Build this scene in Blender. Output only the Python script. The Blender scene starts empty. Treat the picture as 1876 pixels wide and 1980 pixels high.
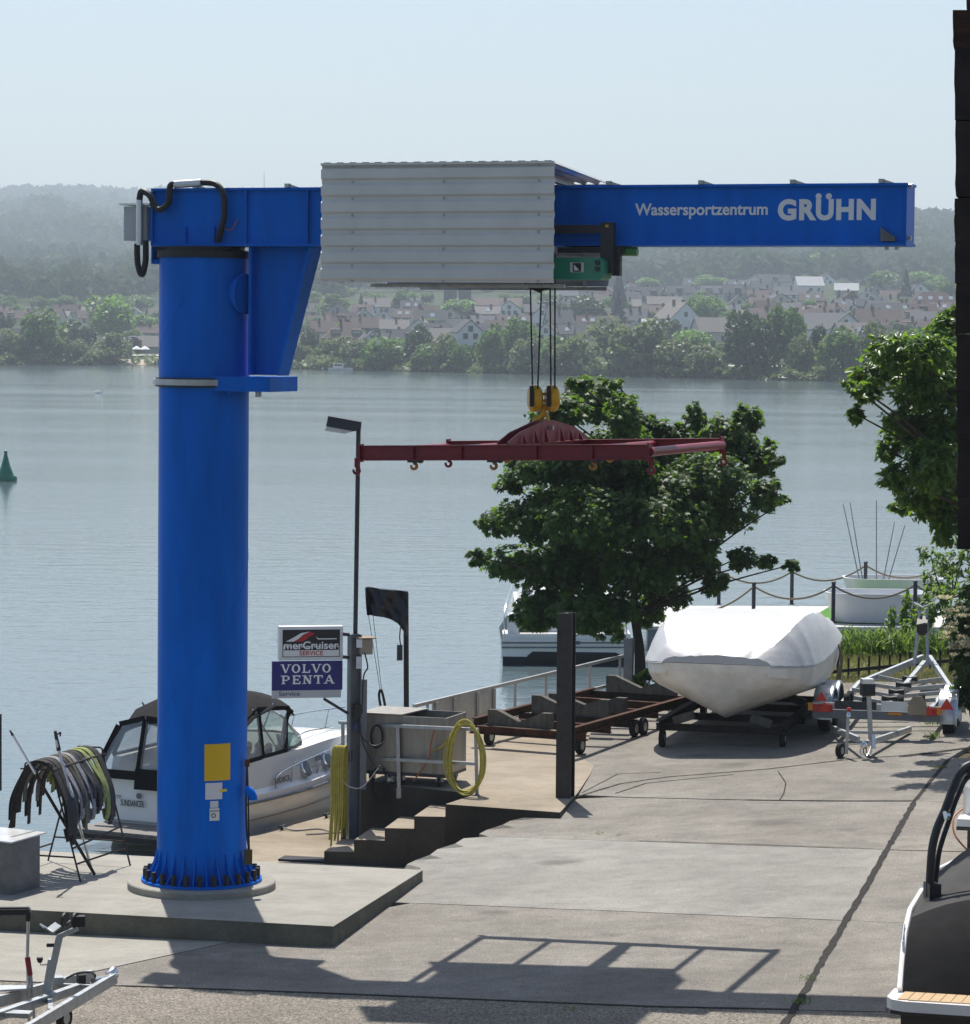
import bpy, bmesh, math, random
import numpy as np
from mathutils import Vector, Matrix, noise as mnoise

# ------------------------------------------------------------------ camera, sky, sun, exposure
R = math.radians
SC = bpy.context.scene
COL = SC.collection
FPX = 6000.0                      # focal length in pixels of a 1876 px wide picture
CAM_H = 7.42
PITCH = math.atan(333.0 / FPX)
ROLL = R(0.55)
cam_d = bpy.data.cameras.new('camera')
cam = bpy.data.objects.new('camera', cam_d)
COL.objects.link(cam)
cam_d.sensor_fit = 'HORIZONTAL'
cam_d.sensor_width = 36.0
cam_d.lens = 36.0 * FPX / 1876.0
cam_d.clip_start = 0.5
cam_d.clip_end = 12000
cam.matrix_world = Matrix.Translation((0, 0, CAM_H)) @ Matrix.Rotation(R(90) - PITCH, 4, 'X') @ Matrix.Rotation(ROLL, 4, 'Z')
SC.camera = cam

SUN_DIR = Vector((0.085, -0.50, -1.0)).normalized()      # the way the light travels
SUN_EL = math.asin(-SUN_DIR.z)
SUN_AZ = math.atan2(-SUN_DIR.x, -SUN_DIR.y)               # from +Y towards +X
world = bpy.data.worlds.new('World')
SC.world = world
world.use_nodes = True
wn = world.node_tree
bg = wn.nodes['Background']
sky = wn.nodes.new('ShaderNodeTexSky')
sky.sky_type = 'NISHITA'
sky.sun_disc = False
sky.sun_elevation = SUN_EL
sky.sun_rotation = SUN_AZ
sky.altitude = 70
sky.air_density = 1.0
sky.dust_density = 1.4
sky.ozone_density = 1.0
wn.links.new(sky.outputs[0], bg.inputs[0])
bg.inputs[1].default_value = 0.09
sun_d = bpy.data.lights.new('sun', 'SUN')
sun_d.energy = 4.7
sun_d.angle = R(0.5)
sun_d.color = (1.0, 0.955, 0.88)
sun = bpy.data.objects.new('sun', sun_d)
COL.objects.link(sun)
sun.rotation_euler = SUN_DIR.to_track_quat('-Z', 'Y').to_euler()
sun.location = (0, 60, 60)
SC.view_settings.view_transform = 'Standard'
SC.view_settings.look = 'None'
SC.view_settings.exposure = 0.5
SC.view_settings.gamma = 1.0
SC.view_settings.use_curve_mapping = False
try:
    SC.cycles.max_bounces = 6
    SC.cycles.diffuse_bounces = 2
    SC.cycles.glossy_bounces = 3
    SC.cycles.transparent_max_bounces = 12
    SC.cycles.transmission_bounces = 4
    SC.cycles.volume_bounces = 0
    SC.cycles.caustics_reflective = False
    SC.cycles.caustics_refractive = False
    SC.cycles.sample_clamp_indirect = 6
    SC.cycles.use_denoising = True
except Exception:
    pass

# ------------------------------------------------------------------ measuring the place
def ray(px, py):
    dx, dy = px - 938.0, py - 990.0
    x = dx * math.cos(ROLL) + dy * math.sin(ROLL)
    y = -dx * math.sin(ROLL) + dy * math.cos(ROLL)
    d = Vector((x, FPX, -y))
    return Matrix.Rotation(-PITCH, 3, 'X') @ d

def P(px, py, z):
    d = ray(px, py)
    t = (z - CAM_H) / d.z
    return Vector((d.x * t, d.y * t, z))

def PY(px, py, Y):
    d = ray(px, py)
    t = Y / d.y
    return Vector((d.x * t, Y, CAM_H + d.z * t))

def yard_z(x, y):
    return -0.01 + (0.05 * (x + 2) if x > -2 else 0.01 * (x + 2)) + 0.015 * (y - 40)

def PG(px, py):
    z = 0.0
    for i in range(12):
        p = P(px, py, z)
        z = yard_z(p.x, p.y)
    return p

UA = R(13.7)
U = Vector((math.cos(UA), -math.sin(UA), 0))
V = Vector((math.sin(UA), math.cos(UA), 0))
Z3 = Vector((0, 0, 1))
WATER_Z = -1.0
QUAY_Z = -0.67
PLAT_Z = 0.33
SLAB_Z = 0.22

# ------------------------------------------------------------------ materials (all node based)
MATS = {}
def M(name, col, rough=0.6, metal=0.0, var=0.12, scale=3.0, bump=0.0, bscale=40.0, spec=0.5, coat=0.0, stretch=None, col2=None, detail=4.0):
    if name in MATS:
        return MATS[name]
    m = bpy.data.materials.new(name)
    m.use_nodes = True
    nt = m.node_tree
    b = nt.nodes['Principled BSDF']
    tc = nt.nodes.new('ShaderNodeTexCoord')
    mp = nt.nodes.new('ShaderNodeMapping')
    nt.links.new(tc.outputs['Object'], mp.inputs[0])
    if stretch:
        mp.inputs['Scale'].default_value = stretch
    n = nt.nodes.new('ShaderNodeTexNoise')
    n.inputs['Scale'].default_value = scale
    n.inputs['Detail'].default_value = detail
    n.inputs['Roughness'].default_value = 0.6
    nt.links.new(mp.outputs[0], n.inputs['Vector'])
    r = nt.nodes.new('ShaderNodeValToRGB')
    r.color_ramp.elements[0].position = 0.3
    r.color_ramp.elements[1].position = 0.7
    c2 = col2 if col2 else tuple(min(1, c * (1 + var)) for c in col)
    c1 = col if col2 else tuple(c * (1 - var) for c in col)
    r.color_ramp.elements[0].color = (*c1, 1)
    r.color_ramp.elements[1].color = (*c2, 1)
    nt.links.new(n.outputs['Fac'], r.inputs[0])
    nt.links.new(r.outputs[0], b.inputs['Base Color'])
    b.inputs['Roughness'].default_value = rough
    b.inputs['Metallic'].default_value = metal
    b.inputs['Specular IOR Level'].default_value = spec if rough < 0.6 or spec != 0.5 else 0.15
    b.inputs['Coat Weight'].default_value = coat
    if bump:
        n2 = nt.nodes.new('ShaderNodeTexNoise')
        n2.inputs['Scale'].default_value = bscale
        n2.inputs['Detail'].default_value = 5
        nt.links.new(mp.outputs[0], n2.inputs['Vector'])
        bp = nt.nodes.new('ShaderNodeBump')
        bp.inputs['Strength'].default_value = bump
        bp.inputs['Distance'].default_value = 0.02
        nt.links.new(n2.outputs['Fac'], bp.inputs['Height'])
        nt.links.new(bp.outputs[0], b.inputs['Normal'])
    MATS[name] = m
    return m

def leaf_mat(name, c1, c2, trans=0.45, tcol=None, rough=0.5, scale=0.6):
    if name in MATS:
        return MATS[name]
    m = bpy.data.materials.new(name)
    m.use_nodes = True
    nt = m.node_tree
    b = nt.nodes['Principled BSDF']
    out = nt.nodes['Material Output']
    tc = nt.nodes.new('ShaderNodeTexCoord')
    n = nt.nodes.new('ShaderNodeTexNoise')
    n.inputs['Scale'].default_value = scale
    n.inputs['Detail'].default_value = 6
    nt.links.new(tc.outputs['Object'], n.inputs['Vector'])
    r = nt.nodes.new('ShaderNodeValToRGB')
    r.color_ramp.elements[0].position = 0.35
    r.color_ramp.elements[1].position = 0.65
    r.color_ramp.elements[0].color = (*c1, 1)
    r.color_ramp.elements[1].color = (*c2, 1)
    nt.links.new(n.outputs['Fac'], r.inputs[0])
    nt.links.new(r.outputs[0], b.inputs['Base Color'])
    b.inputs['Roughness'].default_value = rough
    b.inputs['Specular IOR Level'].default_value = 0.35
    t = nt.nodes.new('ShaderNodeBsdfTranslucent')
    t.inputs['Color'].default_value = (*(tcol or tuple(min(1, c * 2.2) for c in c2)), 1)
    mx = nt.nodes.new('ShaderNodeMixShader')
    mx.inputs[0].default_value = trans
    nt.links.new(b.outputs[0], mx.inputs[1])
    nt.links.new(t.outputs[0], mx.inputs[2])
    nt.links.new(mx.outputs[0], out.inputs['Surface'])
    MATS[name] = m
    return m

def glass_mat(name, col, clear=0.6, rough=0.05):
    if name in MATS:
        return MATS[name]
    m = bpy.data.materials.new(name)
    m.use_nodes = True
    nt = m.node_tree
    b = nt.nodes['Principled BSDF']
    out = nt.nodes['Material Output']
    tc = nt.nodes.new('ShaderNodeTexCoord')
    n = nt.nodes.new('ShaderNodeTexNoise')
    n.inputs['Scale'].default_value = 3
    nt.links.new(tc.outputs['Object'], n.inputs['Vector'])
    mr = nt.nodes.new('ShaderNodeMapRange')
    mr.inputs['To Min'].default_value = clear - 0.12
    mr.inputs['To Max'].default_value = clear + 0.12
    nt.links.new(n.outputs['Fac'], mr.inputs[0])
    b.inputs['Base Color'].default_value = (*col, 1)
    b.inputs['Roughness'].default_value = rough
    t = nt.nodes.new('ShaderNodeBsdfTransparent')
    t.inputs['Color'].default_value = (*[0.55 + 0.45 * c for c in col], 1)
    mx = nt.nodes.new('ShaderNodeMixShader')
    nt.links.new(mr.outputs[0], mx.inputs[0])
    nt.links.new(b.outputs[0], mx.inputs[1])
    nt.links.new(t.outputs[0], mx.inputs[2])
    nt.links.new(mx.outputs[0], out.inputs['Surface'])
    MATS[name] = m
    return m

# ------------------------------------------------------------------ mesh building helpers
def basis(d, up=None):
    d = Vector(d).normalized()
    up = Vector(up) if up is not None else Z3
    if abs(d.dot(up)) > 0.98:
        up = Vector((1, 0, 0)) if abs(d.x) < 0.9 else Vector((0, 1, 0))
    s = d.cross(up).normalized()
    u = s.cross(d).normalized()
    return d, s, u

class MB:
    def __init__(self):
        self.v = []; self.f = []
    def add(self, vs, fs):
        o = len(self.v)
        self.v += [tuple(v) for v in vs]
        self.f += [tuple(i + o for i in f) for f in fs]
        return self
    def box(self, c, s, rz=0.0, mat=None):
        h = [x / 2 for x in s]
        m = mat or Matrix.Rotation(rz, 3, 'Z')
        vs = [Vector(c) + m @ Vector((sx * h[0], sy * h[1], sz * h[2])) for sx in (-1, 1) for sy in (-1, 1) for sz in (-1, 1)]
        return self.add(vs, [(0, 1, 3, 2), (4, 6, 7, 5), (0, 4, 5, 1), (2, 3, 7, 6), (0, 2, 6, 4), (1, 5, 7, 3)])
    def beam(self, a, b, w, h, up=None):
        a, b = Vector(a), Vector(b)
        d, s, u = basis(b - a, up)
        vs = []
        for p in (a, b):
            for x, y in ((-1, -1), (1, -1), (1, 1), (-1, 1)):
                vs.append(p + s * (x * w / 2) + u * (y * h / 2))
        return self.add(vs, [(0, 1, 2, 3), (7, 6, 5, 4), (0, 4, 5, 1), (1, 5, 6, 2), (2, 6, 7, 3), (3, 7, 4, 0)])
    def ibeam(self, a, b, w, h, t=0.02, up=None):
        a, b = Vector(a), Vector(b)
        d, s, u = basis(b - a, up)
        o = u * (h / 2 - t / 2)
        self.beam(a + o, b + o, w, t, u)
        self.beam(a - o, b - o, w, t, u)
        return self.beam(a, b, t, h - 2 * t, u)
    def tube(self, pts, r, n=8, closed=False):
        pts = [Vector(p) for p in pts]
        rs = r if isinstance(r, (list, tuple)) else [r] * len(pts)
        L = len(pts)
        vs = []
        prev = None
        for i, p in enumerate(pts):
            if closed:
                d = pts[(i + 1) % L] - pts[i - 1]
            else:
                d = pts[min(i + 1, L - 1)] - pts[max(i - 1, 0)]
            if d.length < 1e-9:
                d = Vector((0, 0, 1))
            d.normalize()
            if prev is None:
                _, s, u = basis(d)
            else:
                s = prev - d * prev.dot(d)
                s = s.normalized() if s.length > 1e-6 else basis(d)[1]
                u = s.cross(d)
            prev = s
            for k in range(n):
                a = 2 * math.pi * k / n
                vs.append(p + s * (math.cos(a) * rs[i]) + u * (math.sin(a) * rs[i]))
        fs = []
        for i in range(L if closed else L - 1):
            j = (i + 1) % L
            for k in range(n):
                k2 = (k + 1) % n
                fs.append((i * n + k, i * n + k2, j * n + k2, j * n + k))
        if not closed:
            fs.append(tuple(range(n))[::-1])
            fs.append(tuple((L - 1) * n + k for k in range(n)))
        return self.add(vs, fs)
    def cyl(self, a, b, r, r2=None, n=16):
        return self.tube([a, b], [r, r if r2 is None else r2], n)
    def lathe(self, c, prof, n=32, axis=None, cap=True):
        c = Vector(c)
        d, s, u = basis(axis or (0, 0, 1), (0, 1, 0))
        vs = []
        for (r, h) in prof:
            for k in range(n):
                a = 2 * math.pi * k / n
                vs.append(c + d * h + s * (math.cos(a) * r) + u * (math.sin(a) * r))
        fs = []
        for i in range(len(prof) - 1):
            for k in range(n):
                k2 = (k + 1) % n
                fs.append((i * n + k, i * n + k2, (i + 1) * n + k2, (i + 1) * n + k))
        if cap:
            fs.append(tuple(range(n))[::-1])
            fs.append(tuple((len(prof) - 1) * n + k for k in range(n)))
        return self.add(vs, fs)
    def prism(self, poly, off):
        """polygon of 3-D points pushed along the vector off"""
        n = len(poly)
        a = [Vector(p) for p in poly]
        off = Vector(off)
        vs = a + [p + off for p in a]
        fs = [tuple(range(n))[::-1], tuple(range(n, 2 * n))]
        for i in range(n):
            j = (i + 1) % n
            fs.append((i, j, n + j, n + i))
        return self.add(vs, fs)
    def loft(self, rings, closed_ring=False, caps=True):
        n = len(rings[0])
        vs = [p for r in rings for p in r]
        fs = []
        for i in range(len(rings) - 1):
            for k in range(n if closed_ring else n - 1):
                k2 = (k + 1) % n
                fs.append((i * n + k, i * n + k2, (i + 1) * n + k2, (i + 1) * n + k))
        if caps:
            fs.append(tuple(range(n))[::-1])
            fs.append(tuple((len(rings) - 1) * n + k for k in range(n)))
        return self.add(vs, fs)
    def quad(self, a, b, c, d):
        return self.add([a, b, c, d], [(0, 1, 2, 3)])
    def mesh(self, name, mat, smooth=35, inv=None):
        me = bpy.data.meshes.new(name)
        vs = self.v if inv is None else [tuple(inv @ Vector(v)) for v in self.v]
        me.from_pydata(vs, [], self.f)
        bm = bmesh.new()
        bm.from_mesh(me)
        bmesh.ops.recalc_face_normals(bm, faces=bm.faces)
        bm.to_mesh(me)
        bm.free()
        if mat:
            me.materials.append(mat)
        if smooth:
            me.shade_smooth()
            me.set_sharp_from_angle(angle=R(smooth))
        return me
    def build(self, name, mat, parent=None, smooth=35, label=None, world=True):
        inv = None
        if parent is not None and world:
            inv = MW(parent).inverted()
        me = self.mesh(name, mat, smooth, inv)
        return link(name, me, parent, label)

def link(name, me, parent=None, label=None):
    o = bpy.data.objects.new(name, me)
    COL.objects.link(o)
    if parent is not None:
        o.parent = parent
    if label:
        o['label'] = label
    return o

def MW(o):
    m = o.matrix_basis.copy()
    while o.parent is not None:
        o = o.parent
        m = o.matrix_basis @ m
    return m

def tag(o, label, cat=None, group=None, kind=None):
    o['label'] = label
    if cat:
        o['category'] = cat
    if group:
        o['group'] = group
    if kind:
        o['kind'] = kind
    return o

def thing(name, label, cat, loc=(0, 0, 0), rz=0.0, group=None):
    o = bpy.data.objects.new(name, None)
    o.empty_display_size = 0.2
    COL.objects.link(o)
    o.location = loc
    o.rotation_euler = (0, 0, rz)
    return tag(o, label, cat, group)

def struct(name, mb, mat, label=None, smooth=35):
    o = mb.build(name, mat, None, smooth)
    o['kind'] = 'structure'
    if label:
        o['label'] = label
    return o

def copy_tree(o, parent=None):
    c = o.copy()
    COL.objects.link(c)
    c.parent = parent
    for ch in o.children:
        copy_tree(ch, c)
    return c

def np_mesh(name, verts, faces, mat, smooth=False):
    """verts (n,3) array, faces (m,k) array of one polygon size"""
    me = bpy.data.meshes.new(name)
    verts = np.asarray(verts, dtype=np.float32)
    faces = np.asarray(faces, dtype=np.int32)
    k = faces.shape[1]
    me.vertices.add(len(verts))
    me.vertices.foreach_set('co', verts.ravel())
    me.loops.add(faces.size)
    me.loops.foreach_set('vertex_index', faces.ravel())
    me.polygons.add(len(faces))
    me.polygons.foreach_set('loop_start', np.arange(0, faces.size, k, dtype=np.int32))
    me.polygons.foreach_set('loop_total', np.full(len(faces), k, dtype=np.int32))
    me.update(calc_edges=True)
    me.validate()
    if mat:
        me.materials.append(mat)
    if smooth:
        me.shade_smooth()
    return me

def curve_pts(pts, n=8):
    """Catmull-Rom through points"""
    pts = [Vector(p) for p in pts]
    out = []
    for i in range(len(pts) - 1):
        p0 = pts[max(i - 1, 0)]; p1 = pts[i]; p2 = pts[i + 1]; p3 = pts[min(i + 2, len(pts) - 1)]
        for k in range(n):
            t = k / n
            out.append(0.5 * ((2 * p1) + (p2 - p0) * t + (2 * p0 - 5 * p1 + 4 * p2 - p3) * t * t + (3 * p1 - p0 - 3 * p2 + p3) * t ** 3))
    out.append(pts[-1])
    return out

def text_mesh(body, size, depth=0.004, bold=0.0, name='lettering', mat=None, shear=0.0, spacing=1.0, width=None):
    cu = bpy.data.curves.new('t', 'FONT')
    cu.body = body
    cu.size = size
    cu.extrude = depth / 2
    cu.offset = bold
    cu.shear = shear
    cu.space_character = spacing
    cu.align_x = 'CENTER'
    cu.resolution_u = 6
    o = bpy.data.objects.new('t', cu)
    COL.objects.link(o)
    dg = bpy.context.evaluated_depsgraph_get()
    me = bpy.data.meshes.new_from_object(o.evaluated_get(dg))
    bpy.data.objects.remove(o)
    bpy.data.curves.remove(cu)
    me.name = name
    n = len(me.vertices)
    co = np.empty(n * 3, dtype=np.float32)
    me.vertices.foreach_get('co', co)
    co = co.reshape(-1, 3)
    mn, mx = co.min(0), co.max(0)
    co[:, :2] -= (mn[:2] + mx[:2]) / 2
    if width:
        co[:, 0] *= width / (mx[0] - mn[0])
    me.vertices.foreach_set('co', co.ravel())
    me.materials.clear()
    if mat:
        me.materials.append(mat)
    return me

def put_text(body, size, centre, right, up, parent, mat, **kw):
    """flat lettering whose reading direction is right and whose top is up"""
    me = text_mesh(body, size, mat=mat, **kw)
    r = Vector(right).normalized(); u = Vector(up).normalized()
    u = (u - r * u.dot(r)).normalized()
    n = r.cross(u)
    m = Matrix(((r.x, u.x, n.x, centre[0]), (r.y, u.y, n.y, centre[1]), (r.z, u.z, n.z, centre[2]), (0, 0, 0, 1)))
    me.transform(MW(parent).inverted() @ m)
    return link('lettering', me, parent)

def ordinal(n):
    w = ['first', 'second', 'third', 'fourth', 'fifth', 'sixth', 'seventh', 'eighth', 'ninth', 'tenth', 'eleventh', 'twelfth', 'thirteenth',
         'fourteenth', 'fifteenth', 'sixteenth', 'seventeenth', 'eighteenth', 'nineteenth', 'twentieth']
    if n <= 20:
        return w[n - 1]
    tens = {2: 'twenty', 3: 'thirty', 4: 'forty', 5: 'fifty'}[n // 10]
    return tens + '-' + w[n % 10 - 1] if n % 10 else {2: 'twentieth', 3: 'thirtieth', 4: 'fortieth', 5: 'fiftieth'}[n // 10]

rng = random.Random(7)
nrng = np.random.default_rng(11)
# ------------------------------------------------------------------ concrete materials
def concrete(name, c1, c2, speck=0.25, rough=0.9, stain=0.5, fine=220.0, big=0.35, bump=0.35, grit=0.0):
    m = bpy.data.materials.new(name)
    m.use_nodes = True
    nt = m.node_tree
    N, Lk = nt.nodes.new, nt.links.new
    b = nt.nodes['Principled BSDF']
    b.inputs['Roughness'].default_value = rough
    b.inputs['Specular IOR Level'].default_value = 0.3
    tc = N('ShaderNodeTexCoord')
    def noise(scale, detail=5, rough_=0.6, stretch=None):
        n = N('ShaderNodeTexNoise')
        n.inputs['Scale'].default_value = scale
        n.inputs['Detail'].default_value = detail
        n.inputs['Roughness'].default_value = rough_
        if stretch:
            mp = N('ShaderNodeMapping')
            mp.inputs['Scale'].default_value = stretch
            mp.inputs['Rotation'].default_value = (0, 0, UA)
            Lk(tc.outputs['Object'], mp.inputs[0])
            Lk(mp.outputs[0], n.inputs['Vector'])
        else:
            Lk(tc.outputs['Object'], n.inputs['Vector'])
        return n
    n1 = noise(big, 7, 0.65)
    r1 = N('ShaderNodeValToRGB')
    r1.color_ramp.elements[0].position = 0.32
    r1.color_ramp.elements[1].position = 0.68
    r1.color_ramp.elements[0].color = (*c1, 1)
    r1.color_ramp.elements[1].color = (*c2, 1)
    Lk(n1.outputs['Fac'], r1.inputs[0])
    n2 = noise(1.7, 10, 0.78, (1.0, 1.5, 1))
    r2 = N('ShaderNodeValToRGB')
    r2.color_ramp.elements[0].position = 0.34
    r2.color_ramp.elements[1].position = 0.58
    r2.color_ramp.elements[0].color = (1 - stain * 0.5,) * 3 + (1,)
    r2.color_ramp.elements[1].color = (1, 1, 1, 1)
    Lk(n2.outputs['Fac'], r2.inputs[0])
    mx = N('ShaderNodeMix'); mx.data_type = 'RGBA'; mx.blend_type = 'MULTIPLY'
    mx.inputs[0].default_value = 1.0
    Lk(r1.outputs[0], mx.inputs[6]); Lk(r2.outputs[0], mx.inputs[7])
    n3 = noise(fine / 4, 3, 0.8)
    r3 = N('ShaderNodeMapRange')
    r3.inputs['From Min'].default_value = 0.3; r3.inputs['From Max'].default_value = 0.7
    r3.inputs['To Min'].default_value = 1 - speck; r3.inputs['To Max'].default_value = 1 + speck
    Lk(n3.outputs['Fac'], r3.inputs[0])
    mx2 = N('ShaderNodeMix'); mx2.data_type = 'RGBA'; mx2.blend_type = 'MULTIPLY'
    mx2.inputs[0].default_value = 1.0
    Lk(mx.outputs[2], mx2.inputs[6]); Lk(r3.outputs[0], mx2.inputs[7])
    last = mx2
    if grit:
        vo = N('ShaderNodeTexVoronoi'); vo.inputs['Scale'].default_value = 55.0
        Lk(tc.outputs['Object'], vo.inputs['Vector'])
        rg = N('ShaderNodeValToRGB')
        rg.color_ramp.elements[0].position = 0.15; rg.color_ramp.elements[0].color = (0.55, 0.53, 0.5, 1)
        rg.color_ramp.elements[1].position = 0.85; rg.color_ramp.elements[1].color = (1.5, 1.45, 1.36, 1)
        sp = N('ShaderNodeSeparateColor'); Lk(vo.outputs['Color'], sp.inputs[0])
        Lk(sp.outputs[0], rg.inputs[0])
        mx3 = N('ShaderNodeMix'); mx3.data_type = 'RGBA'; mx3.blend_type = 'MULTIPLY'
        mx3.inputs[0].default_value = grit
        Lk(last.outputs[2], mx3.inputs[6]); Lk(rg.outputs[0], mx3.inputs[7])
        last = mx3
    Lk(last.outputs[2], b.inputs['Base Color'])
    nb = noise(fine / 2, 6, 0.75)
    bp = N('ShaderNodeBump'); bp.inputs['Strength'].default_value = bump; bp.inputs['Distance'].default_value = 0.012
    Lk(nb.outputs['Fac'], bp.inputs['Height']); Lk(bp.outputs[0], b.inputs['Normal'])
    MATS[name] = m
    return m

C_YARD = concrete('yard concrete', (0.17, 0.155, 0.132), (0.25, 0.231, 0.202), speck=0.6, stain=0.65)
C_LIGHT = concrete('pale new concrete', (0.27, 0.256, 0.222), (0.345, 0.328, 0.288), speck=0.22, stain=0.42)
C_PATCH = concrete('pale patched concrete', (0.205, 0.194, 0.174), (0.295, 0.281, 0.255), speck=0.38, stain=0.55)
C_GRIT = concrete('washed aggregate concrete', (0.15, 0.138, 0.12), (0.205, 0.188, 0.165), speck=0.5, stain=0.4, grit=0.95, fine=160)
C_TAN = concrete('tan quay concrete', (0.235, 0.19, 0.135), (0.34, 0.29, 0.225), speck=0.22, stain=0.55)
C_OLD = concrete('old shaded concrete', (0.10, 0.09, 0.075), (0.17, 0.15, 0.125), speck=0.3, stain=0.7)
C_DARK = M('joint tar', (0.035, 0.032, 0.03), 0.95, var=0.4, scale=20, bump=0.4)
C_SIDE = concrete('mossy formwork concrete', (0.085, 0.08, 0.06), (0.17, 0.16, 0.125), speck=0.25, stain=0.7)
C_WALL = concrete('dark side concrete', (0.035, 0.03, 0.024), (0.085, 0.075, 0.06), speck=0.3, stain=0.7)  # much darker tone for the side faces of platform and stairs
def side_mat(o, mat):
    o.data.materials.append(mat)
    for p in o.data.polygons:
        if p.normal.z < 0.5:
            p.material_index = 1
DIRT = M('bank earth', (0.07, 0.055, 0.035), 0.95, var=0.35, scale=1.2, bump=0.6, bscale=12)

# ------------------------------------------------------------------ river
def water_mat():
    m = bpy.data.materials.new('river water')
    m.use_nodes = True
    nt = m.node_tree
    N, Lk = nt.nodes.new, nt.links.new
    b = nt.nodes['Principled BSDF']
    b.inputs['Base Color'].default_value = (0.09, 0.125, 0.14, 1)
    b.inputs['Roughness'].default_value = 0.06
    b.inputs['IOR'].default_value = 1.33
    tc = N('ShaderNodeTexCoord')
    last = None
    for sc, st, dist, rot in ((0.9, (0.45, 1.0, 1), 0.026, 0.25), (3.4, (0.6, 1.0, 1), 0.013, -0.2), (0.16, (0.5, 1, 1), 0.010, 0.1)):
        mp = N('ShaderNodeMapping'); mp.inputs['Scale'].default_value = st; mp.inputs['Rotation'].default_value = (0, 0, rot)
        Lk(tc.outputs['Object'], mp.inputs[0])
        n = N('ShaderNodeTexNoise'); n.inputs['Scale'].default_value = sc; n.inputs['Detail'].default_value = 4
        n.inputs['Roughness'].default_value = 0.55
        Lk(mp.outputs[0], n.inputs['Vector'])
        bp = N('ShaderNodeBump'); bp.inputs['Strength'].default_value = 1.0; bp.inputs['Distance'].default_value = dist
        Lk(n.outputs['Fac'], bp.inputs['Height'])
        if last:
            Lk(last.outputs[0], bp.inputs['Normal'])
        last = bp
    # long calm and ruffled streaks change how rough the surface is
    mp = N('ShaderNodeMapping'); mp.inputs['Scale'].default_value = (0.12, 1, 1)
    Lk(tc.outputs['Object'], mp.inputs[0])
    n = N('ShaderNodeTexNoise'); n.inputs['Scale'].default_value = 0.045; n.inputs['Detail'].default_value = 6
    Lk(mp.outputs[0], n.inputs['Vector'])
    mr = N('ShaderNodeMapRange'); mr.inputs['From Min'].default_value = 0.35; mr.inputs['From Max'].default_value = 0.65
    mr.inputs['To Min'].default_value = 0.06; mr.inputs['To Max'].default_value = 0.11
    Lk(n.outputs['Fac'], mr.inputs[0]); Lk(mr.outputs[0], b.inputs['Roughness'])
    Lk(last.outputs[0], b.inputs['Normal'])
    return m
mb = MB()
mb.quad((-2200, -200, WATER_Z), (2200, -200, WATER_Z), (2200, 1100, WATER_Z), (-2200, 1100, WATER_Z))
struct('river', mb, water_mat(), 'wide grey blue river with light ripples', smooth=0)

# ------------------------------------------------------------------ near bank
def poly_sheet(pts, zf, thick=0.0, cuts=()):
    """plan polygon draped on zf, cut along straight lines so that it follows a folded surface"""
    bm = bmesh.new()
    vs = [bm.verts.new((p[0], p[1], 0)) for p in pts]
    bm.faces.new(vs)
    bmesh.ops.triangulate(bm, faces=bm.faces[:])
    for (co, no) in cuts:
        bmesh.ops.bisect_plane(bm, geom=bm.verts[:] + bm.edges[:] + bm.faces[:], plane_co=co, plane_no=no)
    for v in bm.verts:
        v.co.z = zf(v.co.x, v.co.y)
    bmesh.ops.recalc_face_normals(bm, faces=bm.faces)
    if sum(f.normal.z for f in bm.faces) < 0:
        bmesh.ops.reverse_faces(bm, faces=bm.faces[:])
    if thick:
        r = bmesh.ops.extrude_face_region(bm, geom=bm.faces[:])
        for e in r['geom']:
            if isinstance(e, bmesh.types.BMVert):
                e.co.z += 0
        # the extruded copy is the top; push the original down
        top = {e for e in r['geom'] if isinstance(e, bmesh.types.BMVert)}
        for v in bm.verts:
            if v not in top:
                v.co.z -= thick
        bmesh.ops.recalc_face_normals(bm, faces=bm.faces)
    return bm

def bm_obj(name, bm, mat, parent=None, smooth=0):
    me = bpy.data.meshes.new(name)
    bm.to_mesh(me)
    bm.free()
    me.materials.append(mat)
    if smooth:
        me.shade_smooth(); me.set_sharp_from_angle(angle=R(smooth))
    o = link(name, me, parent)
    return o

KINK = ((( -2, 0, 0), (1, 0, 0)),)
def land_z(x, y):
    z = min(max(yard_z(x, y), -0.3), 0.85)
    if y > 65.5 and x < 60: z -= min(0.95, 0.16 * (y - 65.5))
    return z - 0.07
gcuts = [((-2, 0, 0), (1, 0, 0)), ((10, 0, 0), (1, 0, 0)), ((4, 0, 0), (1, 0, 0)), ((20, 0, 0), (1, 0, 0))] + [((0, y, 0), (0, 1, 0)) for y in (0, 25, 40, 50, 56, 62, 68, 76, 90)]
land = [(-14, 20), (-9, 33), (-6.9, 41.0), (-1.15, 41.2), (0.9, 45.5), (1.1, 47.6), (2.3, 56), (4.2, 63.5), (6.6, 68), (9.6, 73), (14.6, 80), (26, 97), (64, 158), (164, 315),
        (312, 690), (600, 600), (400, -150), (-150, -150), (-80, -30)]
o = bm_obj('ground', poly_sheet(land, land_z, 0, gcuts), DIRT)
tag(o, 'earth and worn ground under the yard and along the bank', None, None, 'structure')
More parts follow.
